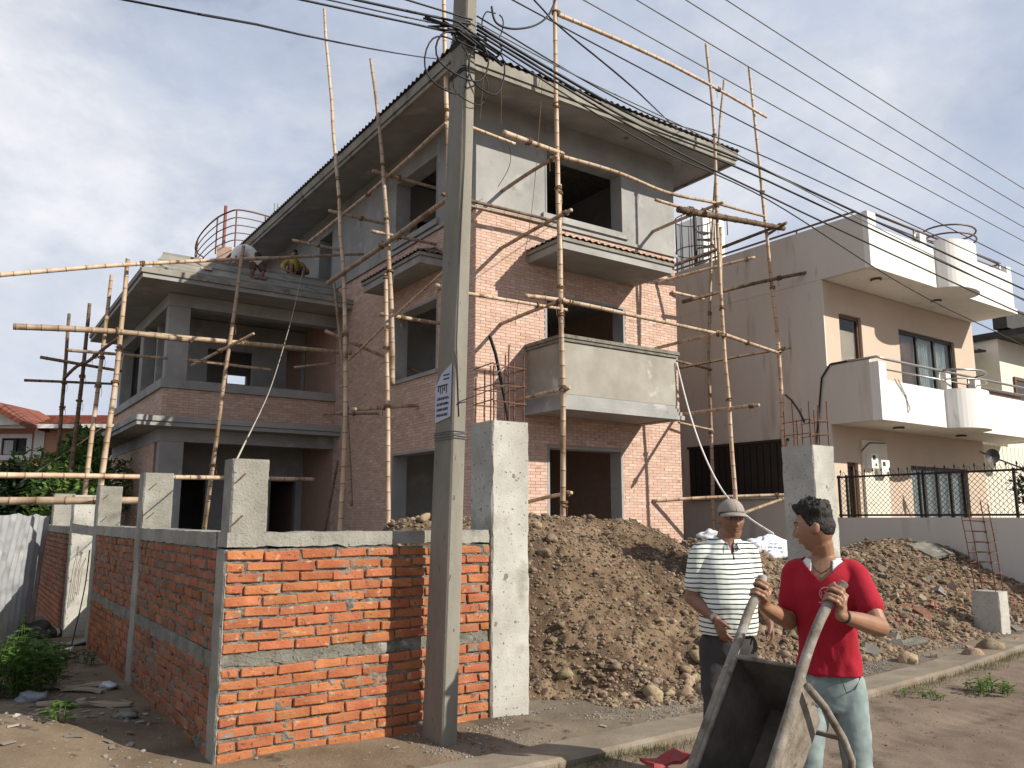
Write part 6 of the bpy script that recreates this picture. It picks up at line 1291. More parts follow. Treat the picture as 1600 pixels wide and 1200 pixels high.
def hand_grip(mb, c, a, p, q, R, wrist, k=1.0):
    a, p, q = a.normalized(), p.normalized(), q.normalized()
    pal = c + p * (R + .017) - q * .004 - a * .002
    mb.ell(pal, .043 * k, .036 * k, .0165 * k, 16, 10, 0, a, q, p)
    limb(mb, [wrist, wrist.lerp(pal, .55), pal], [.0235, .0245, .020], 12, 4)
    for i, (off, fr, reach) in enumerate(((.034, .0088, 226), (.0125, .0093, 240), (-.0095, .0090, 236), (-.030, .0078, 214))):
        pts = []; n = 7; rr0 = R + fr * .85
        for j in range(n):
            th = radians(28 + (reach - 28) * j / (n - 1)); rad_ = rr0 + (.008 if j in (1,) else 0) + (.004 if j == 3 else 0); pts.append(c + a * (off + .002 * j * (1 if i < 2 else -.6)) + (p * cos(th) + q * sin(th)) * rad_)
        pts.insert(0, pal + a * off * .9 + q * .022 + p * .002)
        limb(mb, pts, [fr * 1.15] + [fr * (1.08 - .03 * j) for j in range(n)], 10, 3)
    th_ = [pal + a * .030 - q * .026, c + a * .048 - q * (R + .016) + p * .012, c + a * .066 - q * (R + .010) - p * .008, c + a * .078 - q * (R * .5 + .008) - p * .020]
    limb(mb, th_, [.0135, .0118, .0105, .0085], 10, 4)
def hand_relaxed(mb, wrist, d, n_, sd, k=1.0):
    """d: pointing direction, n_: palm normal, sd: towards the thumb"""
    d = d.normalized(); n_ = (n_ - d * n_.dot(d)).normalized(); sd = (sd - d * sd.dot(d) - n_ * sd.dot(n_)).normalized(); pal = wrist + d * .052
    mb.ell(pal, .050 * k, .041 * k, .0165 * k, 16, 10, 0, d, sd, n_); limb(mb, [wrist - d * .01, wrist + d * .03], [.024, .024], 12, 3)
    for off, ln, fr in ((.030, .072, .0086), (.010, .080, .0090), (-.011, .074, .0087), (-.030, .058, .0076)):
        b = wrist + d * .088 + sd * off; u = (d + sd * off * 2.2).normalized(); e1 = (u + n_ * .30).normalized(); e2 = (u + n_ * .85).normalized()
        limb(mb, [b - d * .02, b, b + e1 * ln * .42, b + e1 * ln * .42 + e2 * ln * .32, b + e1 * ln * .42 + (e2 + n_ * .3).normalized() * ln * .58], [fr * 1.1, fr * 1.1, fr, fr * .95, fr * .8], 10, 3)
    b = wrist + d * .028 + sd * .034; limb(mb, [wrist + d * .015 + sd * .018, b, b + (d + sd * .65 + n_ * .25) * .030, b + (d * 1.3 + sd * .7 + n_ * .5) * .046], [.0135, .0125, .0108, .0085], 10, 4)
def torso(mb, base, Fw, S, prof, off=0.0):
    rings = []
    for (z, rx, ry, fw) in prof: rings.append(ring(base + V((0, 0, z)) + Fw * fw, S, Fw, rx + off, ry + off, 28))
    mb.loft(rings)
# ---------------------------------------------------------------- wheelbarrow
HL, HR = V((1.207, 4.05, 1.264)), V((1.44, 3.72, 1.293))
bS = (HR - HL); bS.z = 0; bSw = bS.length; bS = bS.normalized(); bFw = V((bS.y, -bS.x, 0))
if bFw.x > 0: bFw = -bFw
ANG = radians(54.6); bR = (bFw * cos(ANG) - V((0, 0, 1)) * sin(ANG)).normalized(); bN = (bFw * sin(ANG) + V((0, 0, 1)) * cos(ANG)).normalized()
bO = (HL + HR) / 2; bO.z = 1.2785
def bp(r, s, n=0.0): return bO + bR * r + bS * s + bN * n
hw = bSw / 2
wbr = thing('wheelbarrow', 'cement crusted steel wheelbarrow tipped on its wheel with its dark tray facing the street', 'wheelbarrow', (bp(1.25, 0).x, bp(1.25, 0).y, 0)); W0 = V(wbr.location)
rel = lambda p: p - W0
for s, nm in ((-1, 'handle'), (1, 'handle')):
    o_ = .012 * s; pts = [bp(-.075, s * hw + o_ * 1.6, -.018), bp(.0, s * hw, -.006), bp(.12, s * hw - (.016 if s > 0 else 0), .010), bp(.32, s * hw - (.026 if s > 0 else -.004), .010), bp(.65, s * hw - (.014 if s > 0 else 0), .006), bp(1.0, s * hw * .92, 0), bp(1.22, s * hw * .45, 0), bp(1.30, s * hw * .30, 0)]
    limb_ = MB(); P = [rel(p) for p in pts]; path = []; 
    for i in range(len(P) - 1):
        p0, p1, p2, p3 = P[max(i - 1, 0)], P[i], P[i + 1], P[min(i + 2, len(P) - 1)]
        for k in range(5): t = k / 5; path.append(0.5 * ((2 * p1) + (p2 - p0) * t + (2 * p0 - 5 * p1 + 4 * p2 - p3) * t * t + (3 * p1 - p0 - 3 * p2 + p3) * t ** 3))
    path.append(P[-1]); limb_.tube(path, [.0195 + .0025 * (i > 4) + .002 * fbm((i * .7, s, 0), 3) for i in range(len(path))], 12).build('handle', barrow_m, wbr, smooth=True)
def tray():
    t0, t1 = .37, 1.08; a, b = .47, .97; sw, sb = hw - .028, hw - .075; dn = -.27
    top = [bp(t0, -sw, .015), bp(t0, sw, .015), bp(t1, sw, -.0), bp(t1, -sw, -.0)]; bot = [bp(a, -sb, dn), bp(a, sb, dn), bp(b, sb, dn * .9), bp(b, -sb, dn * .9)]
    mb = MB(); n_ = 8; vs = []
    loops = []
    for k in range(n_ + 1):
        t = k / n_; loops.append([top[i].lerp(bot[i], t) for i in range(4)])
    def edge(p, q, m_, o): return [p.lerp(q, j / m_) for j in range(m_)]
    rings = []
    for lp in loops:
        r_ = []
        for i in range(4):
            p, q = lp[i], lp[(i + 1) % 4]
            r_ += [x + bN * .004 * fbm((x.x * 9, x.y * 9, x.z * 9), 3) for x in edge(p, q, 9, 0)]
        rings.append([rel(x) for x in r_])
    mb.loft(rings, caps=False); k = len(rings[0]); last = (len(rings) - 1) * k; c = sum((V(mb.v[last + i]) for i in range(k)), V()) / k; mb.v.append(tuple(c)); ci = len(mb.v) - 1
    for i in range(k): mb.f.append((last + i, last + (i + 1) % k, ci)); mb.m.append(0)
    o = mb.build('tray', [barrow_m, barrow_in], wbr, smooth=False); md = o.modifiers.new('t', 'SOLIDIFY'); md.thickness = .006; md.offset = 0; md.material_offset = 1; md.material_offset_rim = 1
    rim = [rel(p) for p in (top + [top[0]])]; MB().tube(rim, .012, 8).build('rim', barrow_m, o)
tray()
for s in (-1, 1):
    pts = [bp(.43, s * hw, -.02), bp(.45, s * hw * 1.04, -.16), bp(.50, s * hw * 1.05, -.34), bp(.55, s * hw * 1.05, -.44), bp(.63, s * hw * 1.04, -.485), bp(.74, s * hw * 1.0, -.46), bp(.98, s * hw * .9, -.10), bp(1.02, s * hw * .9, -.02)]
    mb = MB(); mb.tube([rel(p) for p in pts], .017, 9); mb.build('leg', barrow_m, wbr, smooth=True)
MB().tube([rel(bp(.50, -hw * 1.05, -.34)), rel(bp(.50, hw * 1.05, -.34))], .012, 8).build('brace', barrow_m, wbr)
wc = bp(1.30, 0, 0); ty = MB(); n_ = 28
rings = [[rel(wc) + (bR * cos(2 * pi * i / n_) + bN * sin(2 * pi * i / n_)) * (.145 + .035 * cos(2 * pi * j / 10)) + bS * (.035 * sin(2 * pi * j / 10)) for j in range(10)] for i in range(n_)]
ty.loft(rings + [rings[0]], caps=False); wl = ty.build('wheel', rubber, wbr, smooth=True)
mb = MB(); mb.tube([rel(wc - bS * .02), rel(wc + bS * .02)], .115, 20); mb.tube([rel(wc - bS * .10), rel(wc + bS * .10)], .014, 8); mb.build('rim', barrow_m, wl)
# ---------------------------------------------------------------- man in the red shirt
def P_(x, y, z): return V((x, y, z))
RB = P_(1.565, 4.15, 0); Fw = V((-.47, -.88, 0)).normalized(); S = V((.88, -.47, 0)).normalized(); off_ = -RB
sl_, sr_ = RB + S * .142 + V((0, 0, 1.352)), RB - S * .142 + V((0, 0, 1.352))
el_, er_ = P_(1.715, 3.90, 1.115), P_(1.395, 4.215, 1.105)
upL = (HL - bp(.2, -hw)).normalized(); upR = (bp(-.03, hw, -.008) - bp(.1, hw, .01)).normalized()
cL, cR = HL + upL * 0.0, HR.copy()
cL = bp(0.01, -hw, -.004); cR = bp(0.01, hw, -.004)
pL = (V((1, .15, -.1)) - upL * V((1, .15, -.1)).dot(upL)).normalized(); qL = upL.cross(pL); qL = qL if qL.y < 0 else -qL
pR = (V((1, -.1, -.2)) - upR * V((1, -.1, -.2)).dot(upR)).normalized(); qR = upR.cross(pR); qR = qR if qR.y < 0 else -qR
wL = cL + pL * .060 - qL * .030 - upL * .045; wR = cR + pR * .058 - qR * .020 - upR * .052
body = MB()
prof = [(.80, .13, .098, 0), (.90, .135, .098, 0), (1.02, .120, .090, 0), (1.14, .130, .097, 0), (1.26, .140, .102, .005), (1.33, .138, .094, .0), (1.375, .120, .082, -.008), (1.405, .095, .070, -.012), (1.425, .070, .062, -.012)]
torso(body, off_ + RB, Fw, S, prof)
hc = RB + Fw * .015 + V((-.030, 0, 1.568)); hF = V((-.87, .49, 0)); M4 = frame4(hc - RB, hF, -.10, 0.03)
limb(body, [RB - RB + V((0, 0, 1.37)) - Fw * .015, V((0.0, 0, 1.44)) + Fw * .0, hc - RB + V((.022, 0, -.07))], [.068, .056, .060], 16)
head_mesh(body, M4, 1.0)
for (a, b, c_, e) in ((sl_, el_, wR, 1), (sr_, er_, wL, -1)):
    limb(body, [a - RB, a.lerp(b, .5) - RB, b - RB], [.046, .046, .041], 14); f1 = b.lerp(c_, .35); limb(body, [b - RB, f1 - RB, c_ - RB], [.044, .043, .0255], 14)
hand_grip(body, cR - RB, upR, pR, qR, .025, wR - RB); hand_grip(body, cL - RB, upL, pL, qL, .025, wL - RB)
LEGL = [RB + S * .075 + V((0, 0, .84)), RB + S * .10 + Fw * .03 + V((0, 0, .46)), RB + S * .11 - Fw * .01 + V((0, 0, .08))]; LEGR = [RB - S * .075 + V((0, 0, .84)), RB - S * .11 + Fw * .14 + V((0, 0, .47)), RB - S * .12 + Fw * .12 + V((0, 0, .08))]
for lg in (LEGL, LEGR): limb(body, [p - RB for p in lg], [.075, .052, .038], 12)
man = bpy.data.objects.new('person', remesh(body, .0042, skin_red, 'person', 3)); COL.objects.link(man); man.location = RB
tag(man, 'young man in a red T-shirt gripping the wheelbarrow handles with his head turned', 'person')
face_parts(man, M4, 1.0)
# hair: thick wavy top, short faded sides
def hair(root, M4, k, top, side, low_side, low_back, seed, nu=110, nv=70, tuft=.006):
    vs, fs, ok = [], [], []
    for j in range(nv + 1):
        ph = -pi / 2 + pi * j / nv
        for i in range(nu):
            th = 2 * pi * i / nu; d = V((cos(ph) * cos(th), cos(ph) * sin(th), sin(ph))); p = head_point(V((d.x, min(d.y, d.y), d.z)), k); front = max(0, d.y)
            low = low_back + (low_side - low_back) * sstep(-.75, .0, d.y) + (.58 - low_side) * sstep(.12, .62, d.y)
            on = d.z > low + .05 * fbm((d.x * 5, d.y * 5, 3 + seed), 3); t = side + (top - side) * sstep(.30, .72, d.z) + top * .35 * sstep(.4, .9, d.y) * sstep(.45, .8, d.z)
            t += tuft * fbm((d.x * 4 + seed, d.y * 4, d.z * 4), 4) * (.4 + sstep(.3, .7, d.z) * 2.2) + .003 * fbm((d.x * 40, d.y * 14, d.z * 40), 2)
            edge = sstep(low, low + .10, d.z); nrm = V((p.x / .0745 ** 2, p.y / .096 ** 2, p.z / .118 ** 2)).normalized(); vs.append(M4 @ (p + nrm * (t * edge - .001) + V((0, 0, .25 * t * edge)))); ok.append(on)
    for j in range(nv):
        for i in range(nu):
            q = (j * nu + i, j * nu + (i + 1) % nu, (j + 1) * nu + (i + 1) % nu, (j + 1) * nu + i)
            if all(ok[x] for x in q): fs.append(q)
    o = MB().add(vs, fs).build('hair', hair_m, root, smooth=True); md = o.modifiers.new('t', 'SOLIDIFY'); md.thickness = .004; return o
hair(man, M4, 1.0, .026, .004, .02, -.38, 2.0, tuft=.006)
# shirt
sh_ = MB(); prof2 = [(.862, .150, .116, .0), (.93, .146, .113, .0), (1.05, .138, .108, .004), (1.16, .146, .112, .006), (1.27, .154, .116, .008), (1.335, .150, .106, .002), (1.375, .132, .094, -.006), (1.405, .112, .084, -.012), (1.428, .082, .072, -.012)]
torso(sh_, V(), Fw, S, prof2, .004)
for a, b in ((sl_, el_), (sr_, er_)): limb(sh_, [(a - RB) * .45 + V((0, 0, 1.352)) * .55, (a - RB) * .97 + V((0, 0, 1.356)) * .03, a.lerp(b, .30) - RB, a.lerp(b, .62) - RB], [.057, .060, .061, .063], 18)
sm_ = remesh(sh_, .0085, red_cloth, 'shirt', 4)
def keep_red(c):
    f, s = c.dot(Fw), c.dot(S)
    if c.z < .868 and abs(s) < .2: return False
    if c.z > 1.37 and (s * s + (f + .015) ** 2) < .094 ** 2: return False
    if f > 0.02 and c.z > 1.308 + abs(s) * 1.02: return False
    return True
def arm_w(p): return .22 + 1.1 * sstep(1.22, .92, p.z) * (.6 + .4 * sstep(.86, .90, p.z))
part('shirt', wrinkle(cut(sm_, keep_red, [(V((0, 0, 1.308)), V((0, 0, 1)) - S * 1.02), (V((0, 0, 1.308)), V((0, 0, 1)) + S * 1.02), (V((0, 0, .868)), V((0, 0, 1)))]), .014, V((7, 7, 3.4)), 3.3, arm_w), man, .003)
un = MB(); torso(un, V(), Fw, S, [(z, a, b, c_) for (z, a, b, c_) in prof2 if z > 1.1], -.008); um_ = remesh(un, .0085, white_cloth, 'undershirt', 3)
part('undershirt', cut(um_, planes=[(S * .050, S), (-S * .050, S)], keep=lambda c: not ((c.dot(Fw) > .0 and c.z > 1.25 and abs(c.dot(S)) < .050) or (c.z > 1.40 and (c.dot(S) ** 2 + (c.dot(Fw) + .015) ** 2) < .083 ** 2) or c.z < 1.12)), man, .002)
MB().tube([V((0, 0, 1.425)) + S * .060 - Fw * .01, V((0, 0, 1.40)) + S * .058 + Fw * .045, V((0, 0, 1.362)) + S * .025 + Fw * .088, V((0, 0, 1.350)) + Fw * .094, V((0, 0, 1.362)) - S * .025 + Fw * .088, V((0, 0, 1.40)) - S * .058 + Fw * .045, V((0, 0, 1.425)) - S * .060 - Fw * .01], .0022, 5).build('neck_cord', cable_m, man)
for q in (.012, .020): d = (wR - el_).normalized(); c = wR - d * (.012 + q) - RB; u_ = d.orthogonal().normalized(); v_ = d.cross(u_); MB().tube([c + (u_ * cos(a) + v_ * sin(a)) * .029 for a in [2 * pi * k / 18 for k in range(19)]], .003, 5).build('wristband', grey_cloth, man)
# chest print
bvh = BVHTree.FromPolygons([v.co for v in sm_.vertices], [p.vertices for p in sm_.polygons]); mb = MB(); D = -Fw; X_ = S; Z_ = V((0, 0, 1)); o3 = S * .022 + V((0, 0, 1.255))
def seg(a, b, w_): 
    d = (V((b[0], b[1], 0)) - V((a[0], a[1], 0))); n_ = V((-d.y, d.x, 0)).normalized() * w_ / 2; k = max(1, int(d.length / .006))
    for i in range(k):
        p, q = V((*a, 0)) + d * i / k, V((*a, 0)) + d * (i + 1) / k; decal(mb, [(p.x - n_.x, p.y - n_.y), (q.x - n_.x, q.y - n_.y), (q.x + n_.x, q.y + n_.y), (p.x + n_.x, p.y + n_.y)], o3 + Fw * .2, X_, Z_, D, .0035)
R_ = .032
for k in range(24):
    if k not in (17, 18): seg((R_ * cos(2 * pi * k / 24), R_ * sin(2 * pi * k / 24)), (R_ * cos(2 * pi * (k + 1) / 24), R_ * sin(2 * pi * (k + 1) / 24)), .004)
seg((-.010, .014), (.016, -.010), .004); seg((.016, -.010), (-.004, -.012), .003); seg((.0, .004), (-.012, -.008), .005); seg((-.022, .012), (-.022, -.012), .003); seg((-.040, -.040), (.03, -.046), .004); seg((-.030, -.048), (.02, -.053), .003)
mb.build('chest_print', white_print, man)
# jeans and shoes
jm = MB(); torso(jm, V(), Fw, S, [(.70, .130, .108, -.005), (.80, .146, .112, -.004), (.875, .138, .102, 0), (.955, .126, .094, 0)])
for lg in (LEGL, LEGR): limb(jm, [lg[0] - RB + V((0, 0, -.02)), lg[0].lerp(lg[1], .5) - RB, lg[1] - RB, lg[2] - RB], [.086, .082, .070, .064], 18)
jm_ = wrinkle(remesh(jm, .009, jean, 'trousers', 3), .0055, V((6, 6, 9)), 8.1, lambda p: (.6 + .8 * G_(p.z - .46, .14) + .6 * G_(p.z - .76, .08)) * sstep(.95, .84, p.z)); jn = part('trousers', jm_, man)
pk = [S * x + Fw * y + V((0, 0, z)) for x, y, z in ((.138, .040, .86), (.118, .078, .815), (.080, .106, .80), (.064, .112, .86))]; MB().tube(pk, .0025, 5).build('pocket_seam', grey_cloth, jn)
def shoe(root, base, foot, Fd, m, L_=.265):
    Fd = V(Fd).normalized(); Sd = V((-Fd.y, Fd.x, 0)); mb = MB(); rings = []
    for t, w_, h in ((-.09, .030, .07), (-.05, .040, .085), (.02, .042, .075), (.10, .047, .055), (.15, .038, .042), (.178, .014, .028)): rings.append([foot - base + Fd * t + Sd * (w_ * cos(a)) + V((0, 0, h * .5 + h * .5 * sin(a))) for a in [2 * pi * k / 14 for k in range(14)]])
    mb.loft(rings).build('shoe', m, root, smooth=True)
for lg, d in ((LEGL, Fw + S * .3), (LEGR, Fw - S * .3)): shoe(man, RB, V((lg[2].x, lg[2].y, 0)), d, black_metal)
# ---------------------------------------------------------------- man in the striped polo and cap
CB = V((1.365, 5.30, .0)); Fc = V((.12, -.99, 0)).normalized(); Sc = V((.99, .12, 0)).normalized(); gz = 0.03
polo = bpy.data.materials.new('striped_polo'); polo.use_nodes = True; t_ = polo.node_tree; b_ = t_.nodes['Principled BSDF']; b_.inputs['Roughness'].default_value = .9; b_.inputs['Specular IOR Level'].default_value = .2
co = t_.nodes.new('ShaderNodeTexCoord'); sx = t_.nodes.new('ShaderNodeSeparateXYZ'); t_.links.new(co.outputs['Object'], sx.inputs[0])
nz_ = t_.nodes.new('ShaderNodeTexNoise'); nz_.inputs['Scale'].default_value = 5.0; t_.links.new(co.outputs['Object'], nz_.inputs['Vector'])
a1 = t_.nodes.new('ShaderNodeMath'); a1.operation = 'MULTIPLY_ADD'; a1.inputs[1].default_value = .022; t_.links.new(nz_.outputs['Fac'], a1.inputs[0]); t_.links.new(sx.outputs['Z'], a1.inputs[2])
a2 = t_.nodes.new('ShaderNodeMath'); a2.operation = 'DIVIDE'; a2.inputs[1].default_value = .0298; t_.links.new(a1.outputs[0], a2.inputs[0]); a3 = t_.nodes.new('ShaderNodeMath'); a3.operation = 'FRACT'; t_.links.new(a2.outputs[0], a3.inputs[0])
a4 = t_.nodes.new('ShaderNodeMath'); a4.operation = 'LESS_THAN'; a4.inputs[1].default_value = .27; t_.links.new(a3.outputs[0], a4.inputs[0]); m4_ = t_.nodes.new('ShaderNodeMix'); m4_.data_type = 'RGBA'; t_.links.new(a4.outputs[0], m4_.inputs[0])
m4_.inputs[6].default_value = (.66, .70, .64, 1); m4_.inputs[7].default_value = (.022, .030, .027, 1); t_.links.new(m4_.outputs[2], b_.inputs['Base Color'])
sl2, sr2 = CB + Sc * .155 + V((0, 0, 1.362 + gz)), CB - Sc * .160 + V((0, 0, 1.358 + gz))
el2, er2 = CB + Sc * .215 - Fc * .03 + V((0, 0, 1.12)), CB - Sc * .218 - Fc * .02 + V((0, 0, 1.115)); wl2, wr2 = CB + Sc * .235 + Fc * .10 + V((0, 0, .99)), CB - Sc * .130 + Fc * .150 + V((0, 0, 1.005))
body = MB(); prof = [(.82, .148, .122, 0), (.95, .155, .132, .02), (1.06, .156, .145, .035), (1.18, .152, .135, .025), (1.28, .152, .120, .008), (1.35, .145, .100, 0), (1.405, .112, .084, -.008), (1.43, .09, .075, -.01), (1.45, .075, .07, -.01)]
torso(body, V((0, 0, gz)), Fc, Sc, prof); hc = CB + Sc * .045 + Fc * .03 + V((0, 0, 1.578 + gz)); M5 = frame4(hc - CB, V((.06, -.998, 0)), -.02, -.02)
limb(body, [V((0, 0, 1.40 + gz)) + Sc * .01, V((0, 0, 1.47 + gz)) + Sc * .025 + Fc * .008, hc - CB + V((0, .015, -.075))], [.080, .068, .066], 16); head_mesh(body, M5, 1.0)
for a, b, c_ in ((sl2, el2, wl2), (sr2, er2, wr2)): limb(body, [a - CB, a.lerp(b, .5) - CB, b - CB], [.058, .054, .046], 14); limb(body, [b - CB, b.lerp(c_, .35) - CB, c_ - CB], [.047, .045, .027], 14)
hand_relaxed(body, wr2 - CB, V((.34, -.30, -1)), V((.75, .45, .1)), V((.5, -.8, .1))); hand_relaxed(body, wl2 - CB, V((.10, -.25, -1)), V((-.9, .2, 0)), V((0, -1, 0)))
LG2 = [[CB + Sc * .09 + V((0, 0, .84)), CB + Sc * .10 + V((0, 0, .46)) + Fc * .02, CB + Sc * .11 + V((0, 0, .10))], [CB - Sc * .09 + V((0, 0, .84)), CB - Sc * .11 + V((0, 0, .46)) + Fc * .03, CB - Sc * .12 + V((0, 0, .10))]]
for lg in LG2: limb(body, [p - CB for p in lg], [.075, .052, .038], 12)
man2 = bpy.data.objects.new('person', remesh(body, .0042, skin_cap, 'person', 3)); COL.objects.link(man2); man2.location = CB; tag(man2, 'stout man in a grey cap and black and white striped polo standing with arms hanging', 'person'); face_parts(man2, M5, 1.0)
hair(man2, M5, 1.0, .003, .004, .12, -.32, 6.0, tuft=.001)
sh_ = MB(); torso(sh_, V((0, 0, gz)), Fc, Sc, [(.862, .168, .146, .012), (.95, .170, .150, .022), (1.06, .171, .160, .036), (1.18, .166, .148, .026), (1.28, .166, .134, .010), (1.35, .160, .112, 0), (1.405, .130, .096, -.008), (1.435, .105, .086, -.008), (1.462, .088, .080, -.006)], .006)
for a, b in ((sl2, el2), (sr2, er2)): limb(sh_, [(a - CB) * .45 + V((0, 0, 1.372 + gz)) * .55, a - CB + V((0, 0, .004)), a.lerp(b, .45) - CB, a.lerp(b, .66) - CB], [.060, .068, .068, .070], 18)
sm2 = remesh(sh_, .0085, polo, 'shirt', 4)
def keep_polo(c):
    f, s = c.dot(Fc), c.dot(Sc)
    if c.z < .872 + gz and abs(s) < .21: return False
    if c.z > 1.432 + gz and (s * s + (f + .006) ** 2) < .092 ** 2: return False
    if f > 0.03 and c.z > 1.33 + gz and abs(s - .012) < .006 + .22 * max(0, c.z - 1.36 - gz): return False
    return True
part('shirt', wrinkle(cut(sm2, keep_polo, [(V((0, 0, .872 + gz)), V((0, 0, 1)))]), .009, V((6, 6, 4.5)), 5.5, lambda p: .5 + .8 * sstep(1.15, .92, p.z)), man2, .003)
col_ = MB()
for s in (1, -1):
    pts = [V((0, 0, 1.475 + gz)) + Sc * .02 - Fc * .072, V((0, 0, 1.475 + gz)) + Sc * (.02 + s * .070) - Fc * .02, V((0, 0, 1.462 + gz)) + Sc * (.022 + s * .072) + Fc * .035, V((0, 0, 1.425 + gz)) + Sc * (.018 + s * .030) + Fc * .098]
    vs = []
    for p in pts: o_ = V((p.x, p.y, 0)).normalized(); vs += [tuple(p), tuple(p + o_ * .022 + V((0, 0, -.036)))]
    col_.add(vs, [(2 * i, 2 * i + 2, 2 * i + 3, 2 * i + 1) for i in range(3)])
oc = col_.build('collar', polo, man2); md = oc.modifiers.new('t', 'SOLIDIFY'); md.thickness = .004
jm = MB(); torso(jm, V((0, 0, 0)), Fc, Sc, [(.72, .140, .120, 0), (.82, .156, .134, .006), (.88, .150, .128, .010), (.99, .140, .118, .015)])
for lg in LG2: limb(jm, [lg[0] - CB + V((0, 0, -.02)), lg[0].lerp(lg[1], .5) - CB, lg[1] - CB, lg[2] - CB], [.100, .090, .076, .072], 18)
part('trousers', wrinkle(remesh(jm, .01, grey_cloth, 'trousers', 3), .007, V((7, 7, 8)), 2.1, lambda p: sstep(.98, .85, p.z)), man2)
for lg in LG2: shoe(man2, CB, V((lg[2].x, lg[2].y, .03)), Fc, black_metal)
d = (wr2 - er2).normalized(); c = wr2 - d * .012 - CB; u_ = d.orthogonal().normalized(); v_ = d.cross(u_); mb = MB(); mb.tube([c - d * .012, c + d * .012], .0315, 18); mb.build('wristwatch', steel, man2, smooth=False)
# cap
cp_ = MB(); n_ = 40; rings = []
for j in range(11):
    ph = radians(4 + 84 * j / 10); rings.append([M5 @ (V((.0845 * cos(ph) * cos(2 * pi * i / n_), -.004 + .108 * cos(ph) * sin(2 * pi * i / n_), .036 + .098 * sin(ph) + .004 * cos(ph) * sin(2 * pi * i / n_))) * 1.0) for i in range(n_)])
cp_.loft([[p * 1.0 for p in r] for r in rings]); cap = cp_.build('cap', cap_cloth, man2, smooth=True)
for k in range(3):
    a = pi / 2 + k * pi / 3; MB().tube([M5 @ (V((.0858 * cos(radians(ph)) * cos(a), -.004 + .1093 * cos(radians(ph)) * sin(a), .036 + .0995 * sin(radians(ph)))) * 1.0) for ph in range(6, 176, 10)] if False else [M5 @ (V((.0853 * cos(radians(ph)) * cos(a), -.004 + .1088 * cos(radians(ph)) * sin(a), .036 + .0988 * sin(radians(ph)))) * 1.0) for ph in range(6, 92, 8)], .0016, 4).build('seam', grey_cloth, cap)
br = MB(); vs = []; n_ = 20
for j in range(5):
    t = j / 4
    for i in range(n_ + 1):
        a = radians(22 + 136 * i / n_); x = cos(a); e = sin(radians(180 * i / n_)); y0 = -.004 + .107 * sin(a); vs.append(M5 @ (V((.086 * x * (1 + .10 * t * e), y0 + .072 * t * e ** .7, .043 - .020 * t * e - .030 * x * x * (.4 + .6 * t))) * 1.0))
br.add(vs, [(j * (n_ + 1) + i, j * (n_ + 1) + i + 1, (j + 1) * (n_ + 1) + i + 1, (j + 1) * (n_ + 1) + i) for j in range(4) for i in range(n_)]); ob = br.build('brim', cap_cloth, cap, smooth=True); md = ob.modifiers.new('t', 'SOLIDIFY'); md.thickness = .005
# ---------------------------------------------------------------- two men on the wing roof
def small_man(label, base, pose, shirt_m, short_m, lbl_shirt):
    b = MB()
    for pts, r in pose['skin']: limb(b, pts, r, 10, 3)
    M6 = frame4(V(pose['head']), pose['hf'], pose.get('pitch', 0)); head_mesh(b, M6, 1.0, 40, 30)
    for (w_, d, n_, s_) in pose['hands']: hand_relaxed(b, V(w_), V(d), V(n_), V(s_))
    o = bpy.data.objects.new('person', remesh(b, .011, skin_cap, 'person', 2)); COL.objects.link(o); o.location = base; tag(o, label, 'person')
    c = MB()
    for pts, r in pose['shirt']: limb(c, pts, r, 14, 4)
    part('shirt', wrinkle(remesh(c, .014, shirt_m, 'shirt', 3), .008, V((8, 8, 8)), 1.0), o)
    c = MB()
    for pts, r in pose['shorts']: limb(c, pts, r, 14, 4)
    part('shorts', remesh(c, .014, short_m, 'shorts', 3), o); hair(o, M6, 1.0, .008, .006, .05, -.35, 1.0, 50, 34, .002); return o
vv_ = 6.3
for _ in range(12):
    b0 = MF.onv(395, 434, vv_); vv_ += (b0.z - slope_z(vv_)) * .8
b0.z -= .03; X = MF.A; Yd = MF.B; z = V((0, 0, 1))
def rp(a, b, c): return X * a + Yd * b + z * c
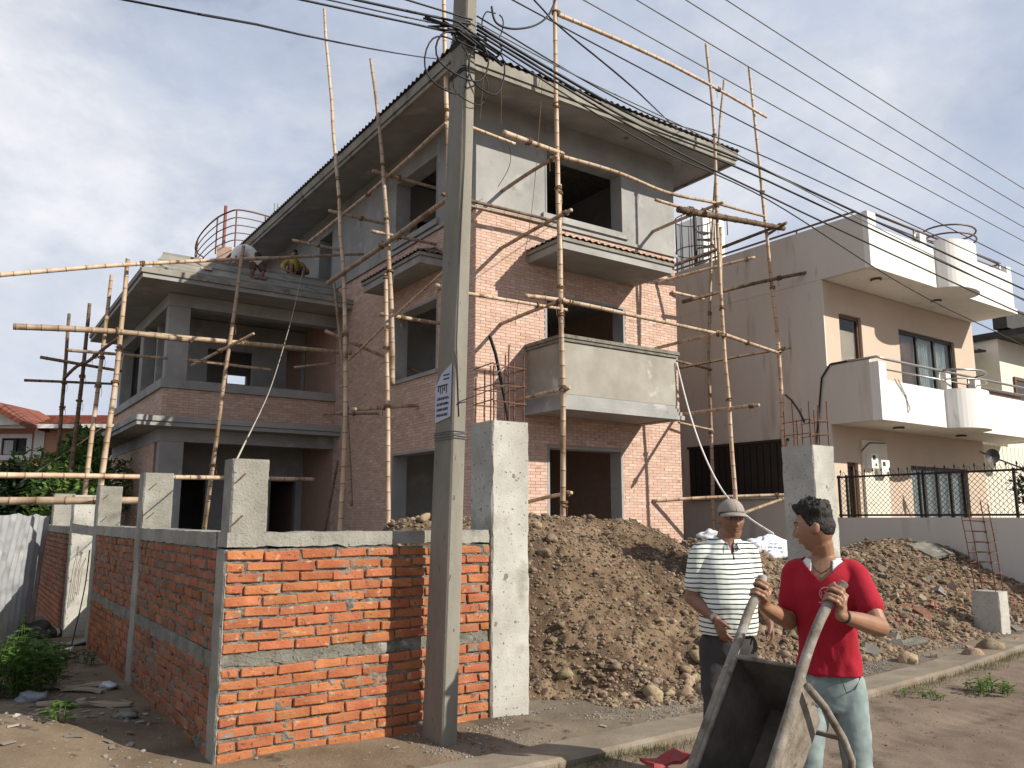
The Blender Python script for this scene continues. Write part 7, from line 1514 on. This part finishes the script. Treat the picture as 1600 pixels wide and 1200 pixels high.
small_man('man in a white shirt bending over on the roof of the low wing', b0, dict(head=rp(.06, -.02, .60), hf=rp(.45, -.5, -.75), pitch=-.4,
    skin=[([rp(.20, .08, .44), rp(.24, -.02, .24), rp(.20, .02, .05)], [.075, .055, .04]), ([rp(.02, .10, .42), rp(-.02, -.02, .24), rp(.0, .05, .05)], [.075, .055, .04]), ([rp(.20, .02, .05), rp(.30, -.10, .03)], [.04, .03]), ([rp(.0, .05, .05), rp(.10, -.10, .03)], [.04, .03]),
          ([rp(-.42, .05, .66), rp(-.44, -.06, .40), rp(-.36, -.10, .20)], [.05, .042, .03]), ([rp(.06, .0, .52), rp(.0, .02, .62), rp(-.25, .05, .70)], [.055, .06, .10])],
    hands=[(rp(-.36, -.10, .20), rp(.2, -.1, -1), rp(1, 0, 0), rp(0, -1, 0))],
    shirt=[([rp(.10, .10, .50), rp(-.12, .10, .72), rp(-.36, .06, .66), rp(-.46, .05, .44)], [.15, .165, .14, .10]), ([rp(-.36, .05, .68), rp(-.42, .0, .46)], [.08, .075])], shorts=[([rp(.12, .10, .50), rp(.20, .06, .40), rp(.235, -.0, .27)], [.13, .095, .085]), ([rp(.08, .10, .50), rp(.02, .08, .40), rp(-.01, .0, .27)], [.13, .095, .085])]), white_cloth, brown_short, '')
yel = mat('yellow_cotton', [(.42, .30, .05), (.50, .37, .08)], 6, .9, .2, 200, .001)
b1 = MF.onv(458, 441, 8.3); b1.z = TZ + .002
small_man('man in a grey vest and yellow sleeves crouching on the wing roof by the wall', b1, dict(head=rp(-.02, -.10, .82), hf=rp(-.3, -1, -.5), pitch=-.2,
    skin=[([rp(.0, 0, .62), rp(0, -.05, .76)], [.06, .055]), ([rp(.30, -.02, .45), rp(.34, -.2, .30), rp(.20, -.32, .22)], [.05, .042, .03]), ([rp(-.30, -.02, .45), rp(-.32, -.22, .28), rp(-.16, -.32, .20)], [.05, .042, .03]), ([rp(.12, 0, .16), rp(.18, -.35, .40), rp(.16, -.25, .05)], [.08, .06, .045]), ([rp(-.12, 0, .16), rp(-.18, -.35, .40), rp(-.16, -.25, .05)], [.08, .06, .045])],
    hands=[(rp(.20, -.32, .22), rp(-.4, -.3, -1), rp(-1, 0, 0), rp(0, -1, 0)), (rp(-.16, -.32, .20), rp(.4, -.3, -1), rp(1, 0, 0), rp(0, -1, 0))],
    shirt=[([rp(.20, .0, .58), rp(.30, -.02, .46), rp(.335, -.12, .38)], [.075, .075, .07]), ([rp(-.20, .0, .58), rp(-.30, -.02, .46), rp(-.33, -.12, .36)], [.075, .075, .07]), ([rp(0, .05, .16), rp(0, .02, .38), rp(0, 0, .58)], [.15, .17, .15])], shorts=[([rp(.10, .02, .18), rp(.17, -.30, .38)], [.11, .085]), ([rp(-.10, .02, .18), rp(-.17, -.30, .38)], [.11, .085])]), yel, grey_cloth, '')
